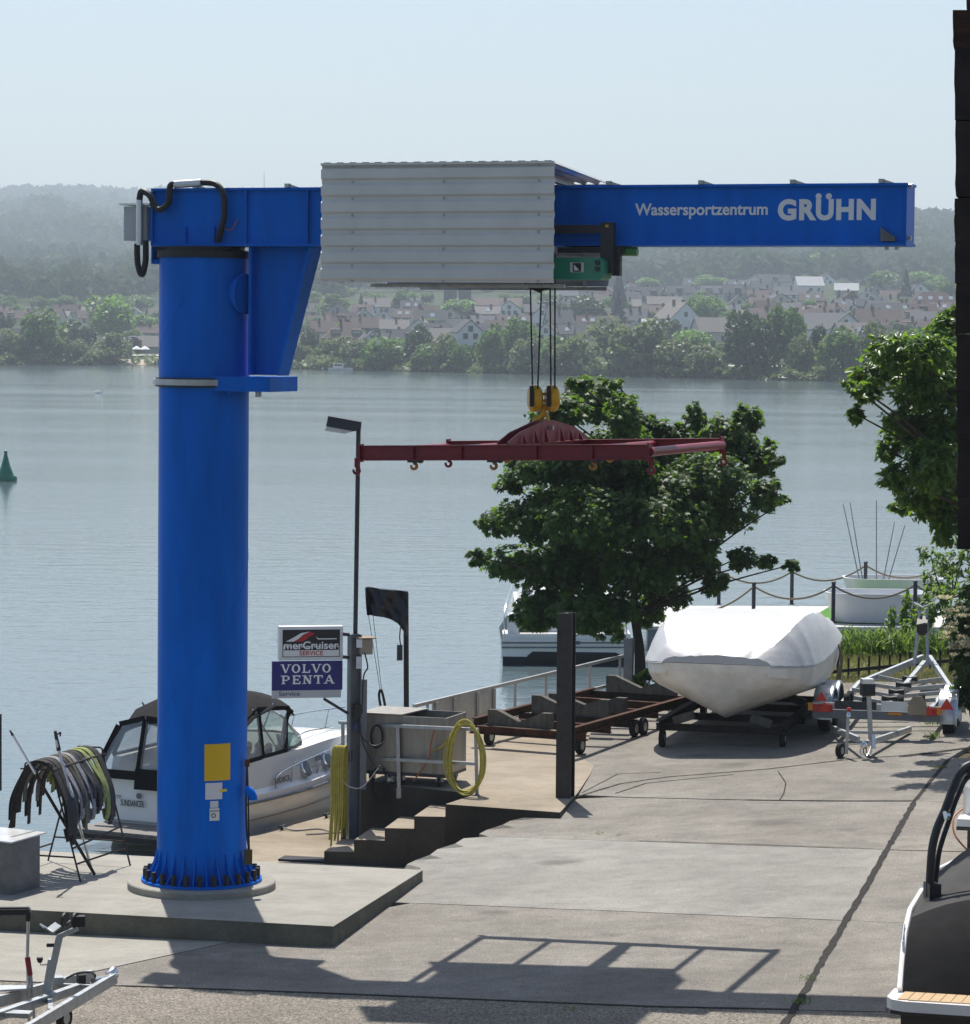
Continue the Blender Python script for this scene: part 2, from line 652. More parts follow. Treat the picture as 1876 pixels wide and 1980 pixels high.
# earth bank down to the river
mb = MB()
inner = land[7:15]
for i in range(len(inner) - 1):
    a, b = inner[i], inner[i + 1]
    d = (Vector((b[0], b[1])) - Vector((a[0], a[1]))).normalized()
    n = Vector((-d.y, d.x))
    for k0, k1, z0, z1 in ((0, 0.9, None, -0.1), (0.9, 2.2, -0.1, -1.4)):
        A = Vector((a[0] + n.x * k0, a[1] + n.y * k0, land_z(*a) if z0 is None else z0))
        B = Vector((b[0] + n.x * k0, b[1] + n.y * k0, land_z(*b) if z0 is None else z0))
        Cc = Vector((b[0] + n.x * k1, b[1] + n.y * k1, z1)); D = Vector((a[0] + n.x * k1, a[1] + n.y * k1, z1))
        mb.quad(A, B, Cc, D)
struct('bank', mb, DIRT, 'steep earth bank between the yard and the river')

# ------------------------------------------------------------------ yard: cast concrete panels with open joints
yard = bpy.data.objects.new('yard', None)
COL.objects.link(yard)
yard['kind'] = 'structure'
yard['label'] = 'sloping concrete yard cast in large panels'
def zig():
    c1 = [(1690, 127), (1485, 142), (1425, 172), (1500, 185), (1320, 196), (1268, 224), (1355, 242), (1160, 258), (1105, 287), (1175, 308), (1000, 318), (940, 355), (1005, 378),
          (820, 393), (768, 432), (855, 457), (670, 468), (608, 498), (700, 520)]
    return [PG((930 + x / 2.345) / 1.515, (2320 + y / 2.345) / 1.515) for x, y in c1]
ZIG = zig()
def J(pts):
    return [PG(*p) for p in pts]
def wob(a, b, n=10, amp=0.02, seed=0):
    """slightly uneven joint between two points"""
    out = []
    r_ = random.Random(seed)
    nrm = Vector((-(b - a).y, (b - a).x, 0)).normalized()
    for i in range(n + 1):
        p = a.lerp(b, i / n)
        if 0 < i < n:
            p = p + nrm * r_.uniform(-amp, amp)
        out.append(p)
    return out
# joints across the yard, left to right
def join_line(pts, seed, amp=0.012):
    q = J(pts)
    out = []
    for i in range(len(q) - 1):
        out += wob(q[i], q[i + 1], 9, amp, seed + i)[:-1]
    return out + [q[-1]]
J1 = join_line([(-260, 1886), (229, 1906), (594, 1919), (1254, 1946), (1531, 1952)], 1)
J2 = join_line([(742, 1744), (1221, 1763), (1633, 1780)], 3)
J3 = join_line([(942, 1617), (1221, 1627), (1712, 1643)], 5)
J4 = join_line([(1180, 1541), (1441, 1547), (1766, 1549)], 7)
J1r = join_line([(1536, 1953), (2150, 1966)], 11)
J2r = join_line([(1637, 1780), (2150, 1800)], 12)
J3r = join_line([(1716, 1643), (2150, 1655)], 13)
J4r = join_line([(1770, 1549), (2150, 1560)], 14)
Lc = J([(1462, 2060), (1531, 1952), (1633, 1780), (1712, 1643), (1766, 1549), (1830, 1468)])
Lcr = J([(1470, 2060), (1536, 1953), (1637, 1780), (1716, 1643), (1770, 1549), (1834, 1468)])
def shrink(poly, g=0.014):
    c = sum((Vector(p) for p in poly), Vector()) / len(poly)
    out = []
    n = len(poly)
    area = sum(poly[i][0] * poly[(i + 1) % n][1] - poly[(i + 1) % n][0] * poly[i][1] for i in range(n))
    sg = 1 if area > 0 else -1
    for i in range(n):
        a, b, d = Vector(poly[i - 1]), Vector(poly[i]), Vector(poly[(i + 1) % n])
        e1, e2 = (b - a), (d - b)
        n1 = Vector((-e1.y, e1.x, 0)).normalized() if e1.length > 1e-6 else Vector()
        n2 = Vector((-e2.y, e2.x, 0)).normalized() if e2.length > 1e-6 else Vector()
        nn = n1 + n2
        nn = nn.normalized() if nn.length > 1e-6 else n1
        out.append(b + nn * (g * sg))
    return out
def panel(poly, mat, dz=0.0, g=0.014, zf=None):
    z = zf or (lambda x, y: yard_z(x, y) + dz)
    o = bm_obj('concrete_panel', poly_sheet(shrink(poly, g), z, 0.25, KINK), mat, yard)
    return o
slab_line_end = PG(470, 1817)
smooth_edge = J([(482, 1812), (170, 1880), (-260, 1975)])
# foreground strip
panel(J1 + J([(1462, 2060)]) + J([(-260, 2060)]), C_GRIT, -0.006)
# strip before the crane slab, with the smooth panel at its left
i0 = next(i for i, p in enumerate(J1) if p.x > PG(160, 1900).x)
front = J([(482, 1812), (640, 1817)])
panel([PG(640, 1824), PG(742, 1756)] + J2[1:] + list(reversed(J1[i0:])) + [PG(160, 1884), PG(475, 1815)], C_YARD)
panel([PG(475, 1815), PG(160, 1884)] + list(reversed(J1[:i0])) + [PG(-260, 1790)], C_LIGHT, 0.004)
# middle: pale patch beside the slab and stairs
panel(J2 + list(reversed(J3)) + ZIG[9:] + [PG(812, 1703)], C_PATCH)
panel(J3 + [PG(1766, 1551)] + list(reversed(J4)) + [PG(1116, 1544)] + ZIG[0:9], C_YARD, -0.003)
far_pts = J([(1838, 1466), (2060, 1330), (1700, 1318), (1400, 1330), (1190, 1345), (1140, 1420), (1112, 1500)])
panel([PG(1106, 1537)] + J4[1:] + far_pts, C_YARD, 0.003)
# right of the long crack
panel(J1r + J([(2150, 2060), (1474, 2060)]), C_GRIT, -0.004)
panel(J2r + list(reversed(J1r)), C_YARD, 0.0)
panel(J3r + list(reversed(J2r)), C_YARD, -0.003)
panel(J4r + list(reversed(J3r)), C_YARD, 0.002)
panel(J([(1840, 1466), (2150, 1466)]) + list(reversed(J4r)), C_YARD, 0.0)

def crack(pts, w, seed, name='tar_seam', mat=C_DARK, z=0.006):
    """ragged seam of tar and dirt lying over a joint"""
    q = [PG(*p) for p in pts]
    line = []
    for i in range(len(q) - 1):
        line += wob(q[i], q[i + 1], 26, w * 0.10, seed + i)[:-1]
    line.append(q[-1])
    r_ = random.Random(seed)
    vs, fs = [], []
    for i, p in enumerate(line):
        d = (line[min(i + 1, len(line) - 1)] - line[max(i - 1, 0)]).normalized()
        n = Vector((-d.y, d.x, 0))
        ww = w * r_.uniform(0.65, 1.0) * (0.3 if i in (0, len(line) - 1) else 1)
        for s in (-1, 1):
            a = p + n * (s * ww / 2)
            vs.append((a.x, a.y, yard_z(a.x, a.y) + z))
    for i in range(len(line) - 1):
        fs.append((2 * i, 2 * i + 1, 2 * i + 3, 2 * i + 2))
    mb = MB(); mb.add(vs, fs)
    return mb.build(name, mat, yard, 0)
crack([(1468, 2060), (1536, 1952), (1637, 1780), (1716, 1643), (1770, 1549)], 0.105, 21)
crack([(1770, 1549), (1800, 1510), (1834, 1468)], 0.07, 22)
crack([(1441, 1547), (1600, 1549), (1770, 1549)], 0.06, 24)
crack([(1117, 1541), (1200, 1516), (1290, 1503), (1480, 1488), (1650, 1468), (1740, 1462), (1880, 1446)], 0.07, 25)
crack([(1740, 1464), (1800, 1457), (1890, 1444)], 0.16, 26)
crack([(1190, 1535), (1250, 1515), (1330, 1507), (1420, 1498)], 0.05, 27)
crack([(1505, 1492), (1520, 1515), (1516, 1535), (1508, 1547)], 0.025, 28)
crack([(1125, 1534), (1195, 1497), (1280, 1494)], 0.03, 29)
crack([(1230, 1626), (1480, 1634), (1712, 1643)], 0.03, 30)
crack([(229, 1906), (594, 1919), (1254, 1946), (1531, 1952)], 0.035, 31)

# old oil and water stains on the concrete
def stain_mat():
    m = bpy.data.materials.new('oil stain'); m.use_nodes = True
    nt = m.node_tree; N, Lk = nt.nodes.new, nt.links.new
    b = nt.nodes['Principled BSDF']; b.inputs['Base Color'].default_value = (0.09, 0.085, 0.08, 1); b.inputs['Roughness'].default_value = 0.8; b.inputs['Specular IOR Level'].default_value = 0.15
    tc = N('ShaderNodeTexCoord'); n = N('ShaderNodeTexNoise'); n.inputs['Scale'].default_value = 3.2; n.inputs['Detail'].default_value = 12; n.inputs['Roughness'].default_value = 0.75
    Lk(tc.outputs['Object'], n.inputs['Vector'])
    g = N('ShaderNodeMapping'); g.inputs['Location'].default_value = (-1, -1, 0); g.inputs['Scale'].default_value = (2, 2, 0); Lk(tc.outputs['Generated'], g.inputs[0])
    q = N('ShaderNodeTexGradient'); q.gradient_type = 'SPHERICAL'; Lk(g.outputs[0], q.inputs[0])
    a = N('ShaderNodeMath'); a.operation = 'MULTIPLY'; Lk(n.outputs['Fac'], a.inputs[0]); Lk(q.outputs['Fac'], a.inputs[1])
    r = N('ShaderNodeMapRange'); r.inputs['From Min'].default_value = 0.16; r.inputs['From Max'].default_value = 0.42; r.inputs['To Max'].default_value = 0.24; Lk(a.outputs[0], r.inputs[0])
    t = N('ShaderNodeBsdfTransparent'); mx = N('ShaderNodeMixShader'); Lk(r.outputs[0], mx.inputs[0]); Lk(t.outputs[0], mx.inputs[1]); Lk(b.outputs[0], mx.inputs[2])
    Lk(mx.outputs[0], nt.nodes['Material Output'].inputs['Surface']); return m
STM = stain_mat()
for px, py, wx, wy in ((1085, 1668, 80, 9), (1500, 1590, 120, 10), (1180, 1808, 60, 8), (960, 1765, 70, 9), (1640, 1604, 40, 8), (1420, 1480, 90, 10), (1340, 1462, 60, 8)):
    q = [PG(px + wx * math.cos(t), py + wy * math.sin(t)) for t in [k * math.pi / 12 for k in range(24)]]
    mb = MB(); mb.add([Vector((p.x, p.y, yard_z(p.x, p.y) + 0.0105)) for p in q], [tuple(range(24))]); mb.build('oil_stain', STM, yard, 0)
# ------------------------------------------------------------------ lower quay, upper platform, stairs
mb = MB()
qp = [P(479, 1619, QUAY_Z), P(640, 1575, QUAY_Z)]
bank_dir = (qp[1] - qp[0]).normalized()
q_far = qp[1] + bank_dir * 1.2
quay_poly = [Vector((-9.4, 33, 0)), Vector((-6.15, 43.4, 0)), qp[0], qp[1], q_far, Vector((0.3, 50.2, 0)), Vector((1.3, 47.0, 0)), Vector((0.9, 45.0, 0)), Vector((-0.7, 41.0, 0)), Vector((-3.0, 38.5, 0)), Vector((-7.5, 36, 0))]
for p in quay_poly:
    p.z = QUAY_Z
mb.prism(quay_poly, (0, 0, -2.0))
struct('quay', mb, C_TAN, 'low tan concrete quay beside the moored cruiser')
# platform
pl = [P(1083, 1571, PLAT_Z), P(861.5, 1555, PLAT_Z), P(921, 1536, PLAT_Z), P(772, 1521, PLAT_Z), P(707, 1512, PLAT_Z), P(660, 1505, PLAT_Z)]
qf = P(660, 1505, PLAT_Z) + Vector((0.35, 2.3, 0))
pr = [qf, P(890, 1405, PLAT_Z) , P(959, 1384, PLAT_Z + 0.08), P(1205, 1322, PLAT_Z + 0.16), PG(1225, 1340), PG(1172, 1420), PG(1142, 1498), PG(1118, 1538)]
plat = pl + pr
def plat_z(x, y):
    return PLAT_Z + 0.006 * max(0, y - 47)
o = bm_obj('platform', poly_sheet([(p.x, p.y) for p in plat], plat_z, 1.6, ()), C_TAN)
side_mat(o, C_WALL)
tag(o, 'raised tan concrete platform along the waterside', None, None, 'structure')
# stairs: five treads up from the quay to the platform
st = thing('stairs', 'short flight of shaded concrete stairs from the quay up to the platform', 'stairs', P(640, 1648, QUAY_Z))
A0 = P(627, 1645.5, QUAY_Z + 0.2)
B0 = P(861.5, 1555, PLAT_Z)
dirS = (Vector((B0.x, B0.y, 0)) - Vector((A0.x, A0.y, 0)))
run = dirS.length / 4
dirS.normalize()
perp = Vector((-dirS.y, dirS.x, 0))
for k in range(4):
    mb = MB()
    a = Vector((A0.x, A0.y, 0)) + dirS * (run * k)
    w = 1.15
    zt = QUAY_Z + 0.2 * (k + 1)
    ln = run * (4 - k) - 0.003
    poly = [a, a + dirS * (run - 0.002), a + dirS * (run - 0.002) + perp * w, a + perp * w]
    rr = random.Random(40 + k)
    poly = [Vector((p.x + rr.uniform(-.012, .012), p.y + rr.uniform(-.012, .012), zt + rr.uniform(-.008, .008))) for p in poly]
    mb.prism(poly, (0, 0, -(zt - QUAY_Z) - 0.2))
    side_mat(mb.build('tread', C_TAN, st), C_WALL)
# drain grating shadowed at the stair foot
mb = MB(); mb.box(tuple(P(598, 1662, QUAY_Z + 0.02)), (0.9, 0.35, 0.03), -UA)
tag(mb.build('drain_cover', M('dark iron', (0.05, 0.05, 0.055), 0.7, 0.3, bump=0.3)), 'dark flat drain cover on the quay behind the crane slab', 'drain cover')

# ------------------------------------------------------------------ crane slab with its round pad
cr0 = P(390, 1701, 0.32)
CX, CY = cr0.x, cr0.y
n1, n2 = P(645, 1791, SLAB_Z), P(818, 1682, SLAB_Z)
n0 = P(0, 1756, SLAB_Z)
udir = (n0 - n1).normalized()
n3 = n1 + udir * 7.6
n4 = n3 + (n2 - n1)
mb = MB()
base_poly = [n1, n2, n4, n3]
bm = bmesh.new()
for dz in (0, 0):
    pass
vs = [bm.verts.new(p) for p in base_poly]
f = bm.faces.new(vs)
r_ = bmesh.ops.extrude_face_region(bm, geom=[f])
for e in r_['geom']:
    if isinstance(e, bmesh.types.BMVert):
        e.co.z -= 0.75
bmesh.ops.recalc_face_normals(bm, faces=bm.faces)
bmesh.ops.bevel(bm, geom=bm.edges[:], offset=0.012, segments=2, affect='EDGES', profile=0.5)
slab = bm_obj('crane_slab', bm, C_LIGHT, None, 30)
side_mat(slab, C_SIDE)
tag(slab, 'thick pale concrete slab carrying the blue crane', 'slab')
mb = MB()
mb.lathe((CX, CY, SLAB_Z - 0.01), [(0.968, 0), (0.968, 0.09), (0.955, 0.105), (0.5, 0.108)], 72)
mb.build('round_pad', C_LIGHT, slab)

# ------------------------------------------------------------------ far bank, town slope and wooded hills
SHORE_PX = [(-900, 706), (0, 706), (300, 707), (600, 715), (900, 721), (1250, 730), (1640, 738), (1876, 742), (2800, 752)]
def lerp_tab(tab, x):
    if x <= tab[0][0]: return tab[0][1]
    for (x0, y0), (x1, y1) in zip(tab, tab[1:]):
        if x <= x1:
            return y0 + (y1 - y0) * (x - x0) / (x1 - x0)
    return tab[-1][1]
def hor(px):
    return 657 + (px - 938) * math.tan(ROLL)
def shore_Y(px):
    return P(px, lerp_tab(SHORE_PX, px), WATER_Z).y
RIDGE_PX = [(-900, 372), (-200, 356), (0, 351), (130, 348), (180, 350), (262, 357), (300, 352), (420, 354), (560, 357), (700, 358), (900, 370), (1300, 385), (1600, 392), (1770, 398), (1840, 403), (2300, 395), (2800, 400)]
RIDGE_Y = [(-900, 5000), (600, 4900), (1000, 4200), (1500, 3000), (2800, 2600)]
BR = (-900, 2800)
def far_z(px, Y):
    """height of the land beyond the river along the line of sight px"""
    S = shore_Y(px); d = Y - S
    if d < 14:
        return WATER_Z - 0.4 + (2.9) * max(0, d) / 14
    base = 1.5 + 0.04 * (d - 14) * min(1, 0.55 + d / 900)
    Yr = lerp_tab(RIDGE_Y, px)
    zr = CAM_H + (hor(px) - lerp_tab(RIDGE_PX, px)) * Yr / FPX - 14 - 0.0085 * (Yr - 1500)
    H0 = S + 780
    if Y <= H0:
        return base
    b0 = 1.5 + 0.04 * 766
    t = min(1.0, (Y - H0) / (Yr - H0))
    z = b0 + (zr - b0) * (t ** 1.25)
    w = mnoise.noise(Vector((px * 0.006, Y * 0.0022, 3.1))) * 22 + mnoise.noise(Vector((px * 0.02, Y * 0.006, 1.7))) * 8
    z += w * math.sin(min(1, t) * math.pi) ** 0.8
    if Y > Yr:
        z = zr - (Y - Yr) * 0.03
    return z
def FP(px, Y):
    """a point on the far land in the sight line px at distance Y"""
    t = (px - 938) / FPX
    # keep the column vertical in the picture: small roll correction is folded into hor()
    return Vector((t * Y, Y, far_z(px, Y)))
grid_px = list(np.linspace(-900, 2800, 150))
vs, fs = [], []
rows = None
for px in grid_px:
    S = shore_Y(px)
    Ys = [S - 3, S, S + 5, S + 14] + [S + 14 + 766 * (k / 16) for k in range(1, 17)] + [S + 780 + (5300 - S - 780) * (k / 46) for k in range(1, 47)]
    rows = len(Ys)
    for Y in Ys:
        vs.append(tuple(FP(px, Y)))
for i in range(len(grid_px) - 1):
    for k in range(rows - 1):
        fs.append((i * rows + k, (i + 1) * rows + k, (i + 1) * rows + k + 1, i * rows + k + 1))
mb = MB(); mb.add(vs, fs)
M_FAR = M('far meadow', (0.022, 0.034, 0.012), 0.95, var=0.5, scale=0.02, col2=(0.05, 0.065, 0.025), detail=8)
struct('terrain', mb, M_FAR, 'far river bank rising to wooded hills', smooth=80)

def clump_quads(pts, size, r, flat=0.35):
    """little leaf-mass quads round the points, as vertex and face arrays"""
    n = len(pts)
    d = r.normal(size=(n, 3)); d[:, 2] = np.abs(d[:, 2]) * (1 + flat)
    d /= np.linalg.norm(d, axis=1)[:, None]
    a = r.normal(size=(n, 3)); a -= d * (a * d).sum(1)[:, None]; a /= np.linalg.norm(a, axis=1)[:, None]
    b = np.cross(d, a)
    s = (size * r.uniform(0.55, 1.35, n))[:, None]
    a = a * s; b = b * s * r.uniform(0.6, 1.0, n)[:, None]
    v = np.stack([pts - a - b * 0.3, pts + b - a * 0.25, pts + a + b * 0.2, pts - b + a * 0.3], 1).reshape(-1, 3)
    f = np.arange(n * 4).reshape(-1, 4)
    return v, f

# forest on the hills: nobody could count it
r = np.random.default_rng(5)
cent, size = [], []
for i in range(11500):
    px = r.uniform(-420, 2280)
    S = shore_Y(px); Yr = lerp_tab(RIDGE_Y, px)
    t = r.uniform(0, 1) ** 0.8
    h0 = 470 if px < 640 else 930 if px > 1130 else 720
    Y = S + h0 + (Yr + 60 - S - h0) * t
    if 1560 < px < 1730 and Y < 1900 and r.uniform() < 0.75:
        continue
    if mnoise.noise(Vector((px * 0.012, Y * 0.004, 9.0))) > 0.42 and t < 0.5:
        continue
    p = FP(px, Y)
    cent.append((p.x, p.y, p.z)); size.append(r.uniform(5.0, 9.5) * min(2.1, max(1.0, Y / 1900)))
# the skyline itself is closely grown
for px in np.arange(-420, 2280, 2.6):
    Yr = lerp_tab(RIDGE_Y, px)
    p = FP(px, Yr - 10 + r.uniform(-25, 10))
    cent.append((p.x, p.y, p.z)); size.append(r.uniform(8, 13) * (1.5 if Yr > 4000 else 1))
cent = np.array(cent); size = np.array(size)
n = len(cent); K = 64
d = r.normal(size=(n, K, 3)); d /= np.linalg.norm(d, axis=2)[:, :, None]
d[:, :, 2] = np.abs(d[:, :, 2]) * 1.25 - 0.12
rad = r.uniform(0.72, 1.08, (n, K))
pts = cent[:, None, :] + d * (rad * size[:, None])[:, :, None] + np.array([0, 0, 1.0]) * (size * 0.55)[:, None, None]
v, f = clump_quads(pts.reshape(-1, 3), np.repeat(size * 0.34, K), r)
HILL = leaf_mat('hill forest leaves', (0.024, 0.044, 0.016), (0.042, 0.07, 0.024), trans=0.2, scale=0.012, rough=0.95)
o = link('forest', np_mesh('forest', v, f, HILL))
tag(o, 'hazy wooded hillsides beyond the town', None, None, 'stuff')

# ------------------------------------------------------------------ air between here and the hills
mb = MB(); mb.box((0, 3000, 160), (12000, 6200, 330))
hz = mb.build('haze', None, None, 0)
tag(hz, 'thin blue summer haze over the river valley', None, None, 'stuff')
hm = bpy.data.materials.new('haze air'); hm.use_nodes = True
nt = hm.node_tree
nt.nodes.remove(nt.nodes['Principled BSDF'])
pv = nt.nodes.new('ShaderNodeVolumePrincipled')
pv.inputs['Color'].default_value = (0.76, 0.885, 1.0, 1)
pv.inputs['Density'].default_value = 0.00023
pv.inputs['Anisotropy'].default_value = 0.35
nt.links.new(pv.outputs[0], nt.nodes['Material Output'].inputs['Volume'])
hz.data.materials.append(hm)
# ------------------------------------------------------------------ the blue slewing crane
BLUE = M('crane blue paint', (0.0, 0.135, 0.60), 0.40, 0, var=0.16, scale=2.2, bump=0.06, bscale=25, spec=0.1, stretch=(1.4, 1.4, 0.25))
GREY_STEEL = M('galvanised steel', (0.42, 0.43, 0.44), 0.42, 0.85, var=0.18, scale=9, bump=0.08)
ALU = M('aluminium', (0.62, 0.63, 0.64), 0.35, 0.9, var=0.1, scale=6)
BLACK = M('black rubber', (0.012, 0.012, 0.013), 0.55, 0, var=0.3, scale=12, bump=0.1)
DARK = M('dark grey steel', (0.035, 0.037, 0.042), 0.5, 0.2, var=0.25, scale=8, bump=0.1)
HOODM = M('hood sheet metal', (0.66, 0.65, 0.62), 0.42, 0.1, var=0.06, scale=2.5, bump=0.03)
WHITE_L = M('white lettering', (0.78, 0.79, 0.80), 0.5, var=0.04)
YEL = M('hook yellow paint', (0.72, 0.36, 0.008), 0.38, var=0.18, scale=8, bump=0.08)
CREAM = M('cream sheet', (0.55, 0.52, 0.46), 0.6, var=0.08)

crane = thing('jib_crane', 'tall blue pillar crane with a long horizontal jib', 'crane', (CX, CY, 0.32))
def CL(x, y, z):
    return Vector((CX + x, CY + y, z))
RC = 0.585
# pillar
COL_TOP = 8.50
mb = MB()
mb.lathe((CX, CY, 0), [(RC, 0.33), (RC, COL_TOP)], 96)
pillar = mb.build('pillar', BLUE, crane, 30)
# spiral weld seam
pts = []
for i in range(420):
    z = 0.6 + (COL_TOP - 0.7) * i / 419
    a = z * 1.28 + 0.5
    pts.append(CL(math.cos(a) * RC, math.sin(a) * RC, z))
mb = MB(); mb.tube(pts, 0.0045, 5)
mb.build('weld_seam', BLUE, pillar)
# foot flange, flared gussets, bolts
mb = MB(); mb.lathe((CX, CY, 0.318), [(0.79, 0), (0.79, 0.035), (0.4, 0.036)], 72)
mb.build('foot_flange', BLUE, pillar)
me_g = None
for k in range(26):
    a = 2 * math.pi * k / 26 + 0.06
    if me_g is None:
        g = MB()
        prof = [(0.0, 0.0), (0.18, 0.0), (0.18, 0.03), (0.11, 0.10), (0.055, 0.22), (0.022, 0.36), (0.0, 0.44)]
        g.prism([(RC - 0.01 + x, -0.008, 0.035 + z) for x, z in prof], (0, 0.016, 0))
        me_g = g.mesh('gusset', BLUE)
        b_ = MB(); b_.lathe((0, 0, 0), [(0.034, 0), (0.034, 0.125), (0.026, 0.14), (0.0, 0.142)], 14, cap=False)
        me_b = b_.mesh('anchor_bolt', BLACK)
    o = link('gusset', me_g, pillar); o.rotation_euler = (0, 0, a)
    if k % 1 == 0:
        a2 = a + math.pi / 26
        o = link('anchor_bolt', me_b, pillar); o.location = (0.735 * math.cos(a2), 0.735 * math.sin(a2), 0.03)
# slewing ring and black cap under the jib
JA = math.atan2(-3.3, 9.52)
ja = Vector((math.cos(JA), math.sin(JA), 0)); jn = Vector((math.sin(JA), -math.cos(JA), 0))   # along the jib; towards the camera side
def JP(s, n, z):
    return Vector((CX, CY, z)) + ja * s + jn * n
JZ0, JZ1 = 8.60, 9.32
mb = MB(); mb.lathe((CX, CY, 0), [(RC + 0.03, 8.44), (RC + 0.03, 8.53), (RC - 0.06, 8.54), (RC - 0.06, 8.585)], 64)
mb.build('slewing_ring', BLACK, crane)
mb = MB()
for s, n in ((-0.25, 0.15), (0.25, 0.15), (-0.2, -0.2), (0.3, -0.2)):
    mb.box(JP(s, n, 8.59), (0.22, 0.2, 0.03), JA)
mb.build('shim_plate', BLACK, crane)['kind'] = 'stuff'
# jib girder
JL, JR = -0.62, 9.24
HW = 0.24
mb = MB()
def jbox(m_, s0, s1, n0, n1, z0, z1):
    return m_.prism([JP(s0, n0, z0), JP(s1, n0, z0), JP(s1, n1, z0), JP(s0, n1, z0)], (0, 0, z1 - z0))
jbox(mb, JL, JR, -HW, HW, JZ0 + 0.022, JZ1 - 0.02)
jib = mb.build('jib', BLUE, crane)
mb = MB(); jbox(mb, JL - 0.01, JR + 0.01, -0.29, 0.29, JZ1 - 0.0195, JZ1 + 0.012); mb.build('top_flange', BLUE, jib)
mb = MB(); jbox(mb, JL - 0.01, JR + 0.01, -0.29, 0.29, JZ0 - 0.012, JZ0 + 0.0215); mb.build('bottom_flange', BLUE, jib)
for s in (JL, 0.70, 1.55, JR):
    mb = MB(); jbox(mb, s - 0.012, s + 0.012, HW + 0.001, HW + 0.052, JZ0 + 0.023, JZ1 - 0.023); mb.build('stiffener', BLUE, jib)
for s in (-0.15, 0.25):
    mb = MB(); jbox(mb, s - 0.01, s + 0.01, HW + 0.001, HW + 0.04, JZ0 + 0.023, JZ0 + 0.24); mb.build('stiffener', BLUE, jib)
# left skirt plate hanging past the pillar top
mb = MB(); jbox(mb, JL - 0.012, JL + 0.012, -0.26, 0.27, 8.36, JZ0 - 0.014)
jbox(mb, JL + 0.013, JL + 0.22, 0.2, 0.26, 8.36, 8.42); mb.build('end_skirt', BLUE, jib)
# small brackets along the top edge carrying a thin cable
tops = [(-0.0, .3), (1.28, .3), (5.55, .3), (6.72, .3), (7.86, .3), (8.94, .3)]
for s, n in tops:
    mb = MB(); jbox(mb, s - 0.03, s + 0.03, n - 0.06, n + 0.02, JZ1 + 0.013, JZ1 + 0.06)
    mb.prism([JP(s + 0.03, n - 0.03, JZ1 + 0.013), JP(s + 0.16, n - 0.03, JZ1 + 0.013), JP(s + 0.03, n - 0.03, JZ1 + 0.055)], jn * 0.02)
    mb.build('cable_bracket', GREY_STEEL, jib)
STOPM = M('dull zinc plate', (0.16, 0.165, 0.17), 0.6, 0.4, var=0.2, scale=10)
# end stop and bolts at the tip
mb = MB(); mb.prism([JP(8.94, HW + 0.002, 8.64), JP(9.12, HW + 0.002, 8.64), JP(9.12, HW + 0.002, 8.68), JP(8.94, HW + 0.002, 8.81)], jn * 0.05); mb.build('end_stop', STOPM, jib)
for s in (9.0, 9.12):
    mb = MB(); mb.cyl(JP(s, 0.2, JZ0 - 0.06), JP(s, 0.2, JZ0 - 0.013), 0.025, n=10); mb.build('bolt', GREY_STEEL, jib)
for z in (8.68, 9.30):
    mb = MB(); mb.cyl(JP(JR + 0.012, 0.18, z), JP(JR + 0.05, 0.18, z), 0.03, n=10); mb.build('bolt', GREY_STEEL, jib)
# lettering on the web
tn = HW + 0.004
put_text('Wassersportzentrum', 0.2, JP(6.71, tn, 9.01), ja, Z3, jib, WHITE_L, bold=0.0045, width=1.67)
put_text('GRUHN', 0.325, JP(8.27, tn, 9.02), ja, Z3, jib, WHITE_L, bold=0.016, width=1.2, spacing=1.12)
for ds in (-0.105, 0.02):
    mb = MB(); mb.lathe(JP(8.275 + ds, tn - 0.002, 9.18), [(0.037, 0), (0.037, 0.004), (0.0, 0.0041)], 20, jn); mb.build('lettering', WHITE_L, jib)
# brace under the jib beside the pillar
mb = MB()
b0, b1, c1, c0 = JP(0.72, 0, 6.94), JP(1.10, 0, 6.94), JP(1.55, 0, JZ0 - 0.013), JP(0.72, 0, JZ0 - 0.013)
mb.prism([b0 - jn * 0.01, b1 - jn * 0.01, c1 - jn * 0.01, c0 - jn * 0.01], jn * 0.02)
brace = mb.build('brace_plate', BLUE, crane)
mb = MB(); mb.beam(b0, c0, 0.36, 0.04, jn.cross(Z3)); mb.build('flange', BLUE, brace)
mb = MB(); mb.beam(b1, c1, 0.36, 0.04, ja); mb.build('flange', BLUE, brace)
# collar ring and bearing block
mb = MB(); mb.lathe((CX, CY, 6.80), [(RC + 0.07, 0), (RC + 0.07, 0.075), (RC + 0.002, 0.076)], 72); mb.build('collar_ring', GREY_STEEL, crane)
mb = MB(); mb.lathe((CX, CY, 6.775), [(RC + 0.045, 0), (RC + 0.045, 0.12), (RC + 0.002, 0.121)], 72); mb.build('collar_seat', DARK, crane)
mb = MB(); jbox(mb, 0.30, 1.14, -0.42, 0.50, 6.73, 6.92); blk = mb.build('bearing_block', BLUE, crane)
mb = MB(); mb.cyl(JP(0.9, 0.3, 6.66), JP(0.9, 0.3, 6.729), 0.04, n=10); mb.build('bolt', GREY_STEEL, blk)
for s in (0.32, 0.55):
    mb = MB(); mb.cyl(JP(s, 0.42, 6.69), JP(s, 0.42, 6.729), 0.035, n=10); mb.build('bolt', BLUE, blk)
# inspection stub with a round lid on the pillar's flank
ax = Vector((0.86, -0.5, 0)).normalized()
mb = MB(); mb.lathe(CL(0, 0, 7.98) + ax * 0.45, [(0.23, 0), (0.23, 0.16)], 32, ax); mb.build('inspection_stub', BLUE, pillar)
mb = MB(); mb.lathe(CL(0, 0, 7.98) + ax * 0.61, [(0.26, 0), (0.26, 0.04), (0.05, 0.045)], 32, ax); mb.build('inspection_lid', BLUE, pillar)
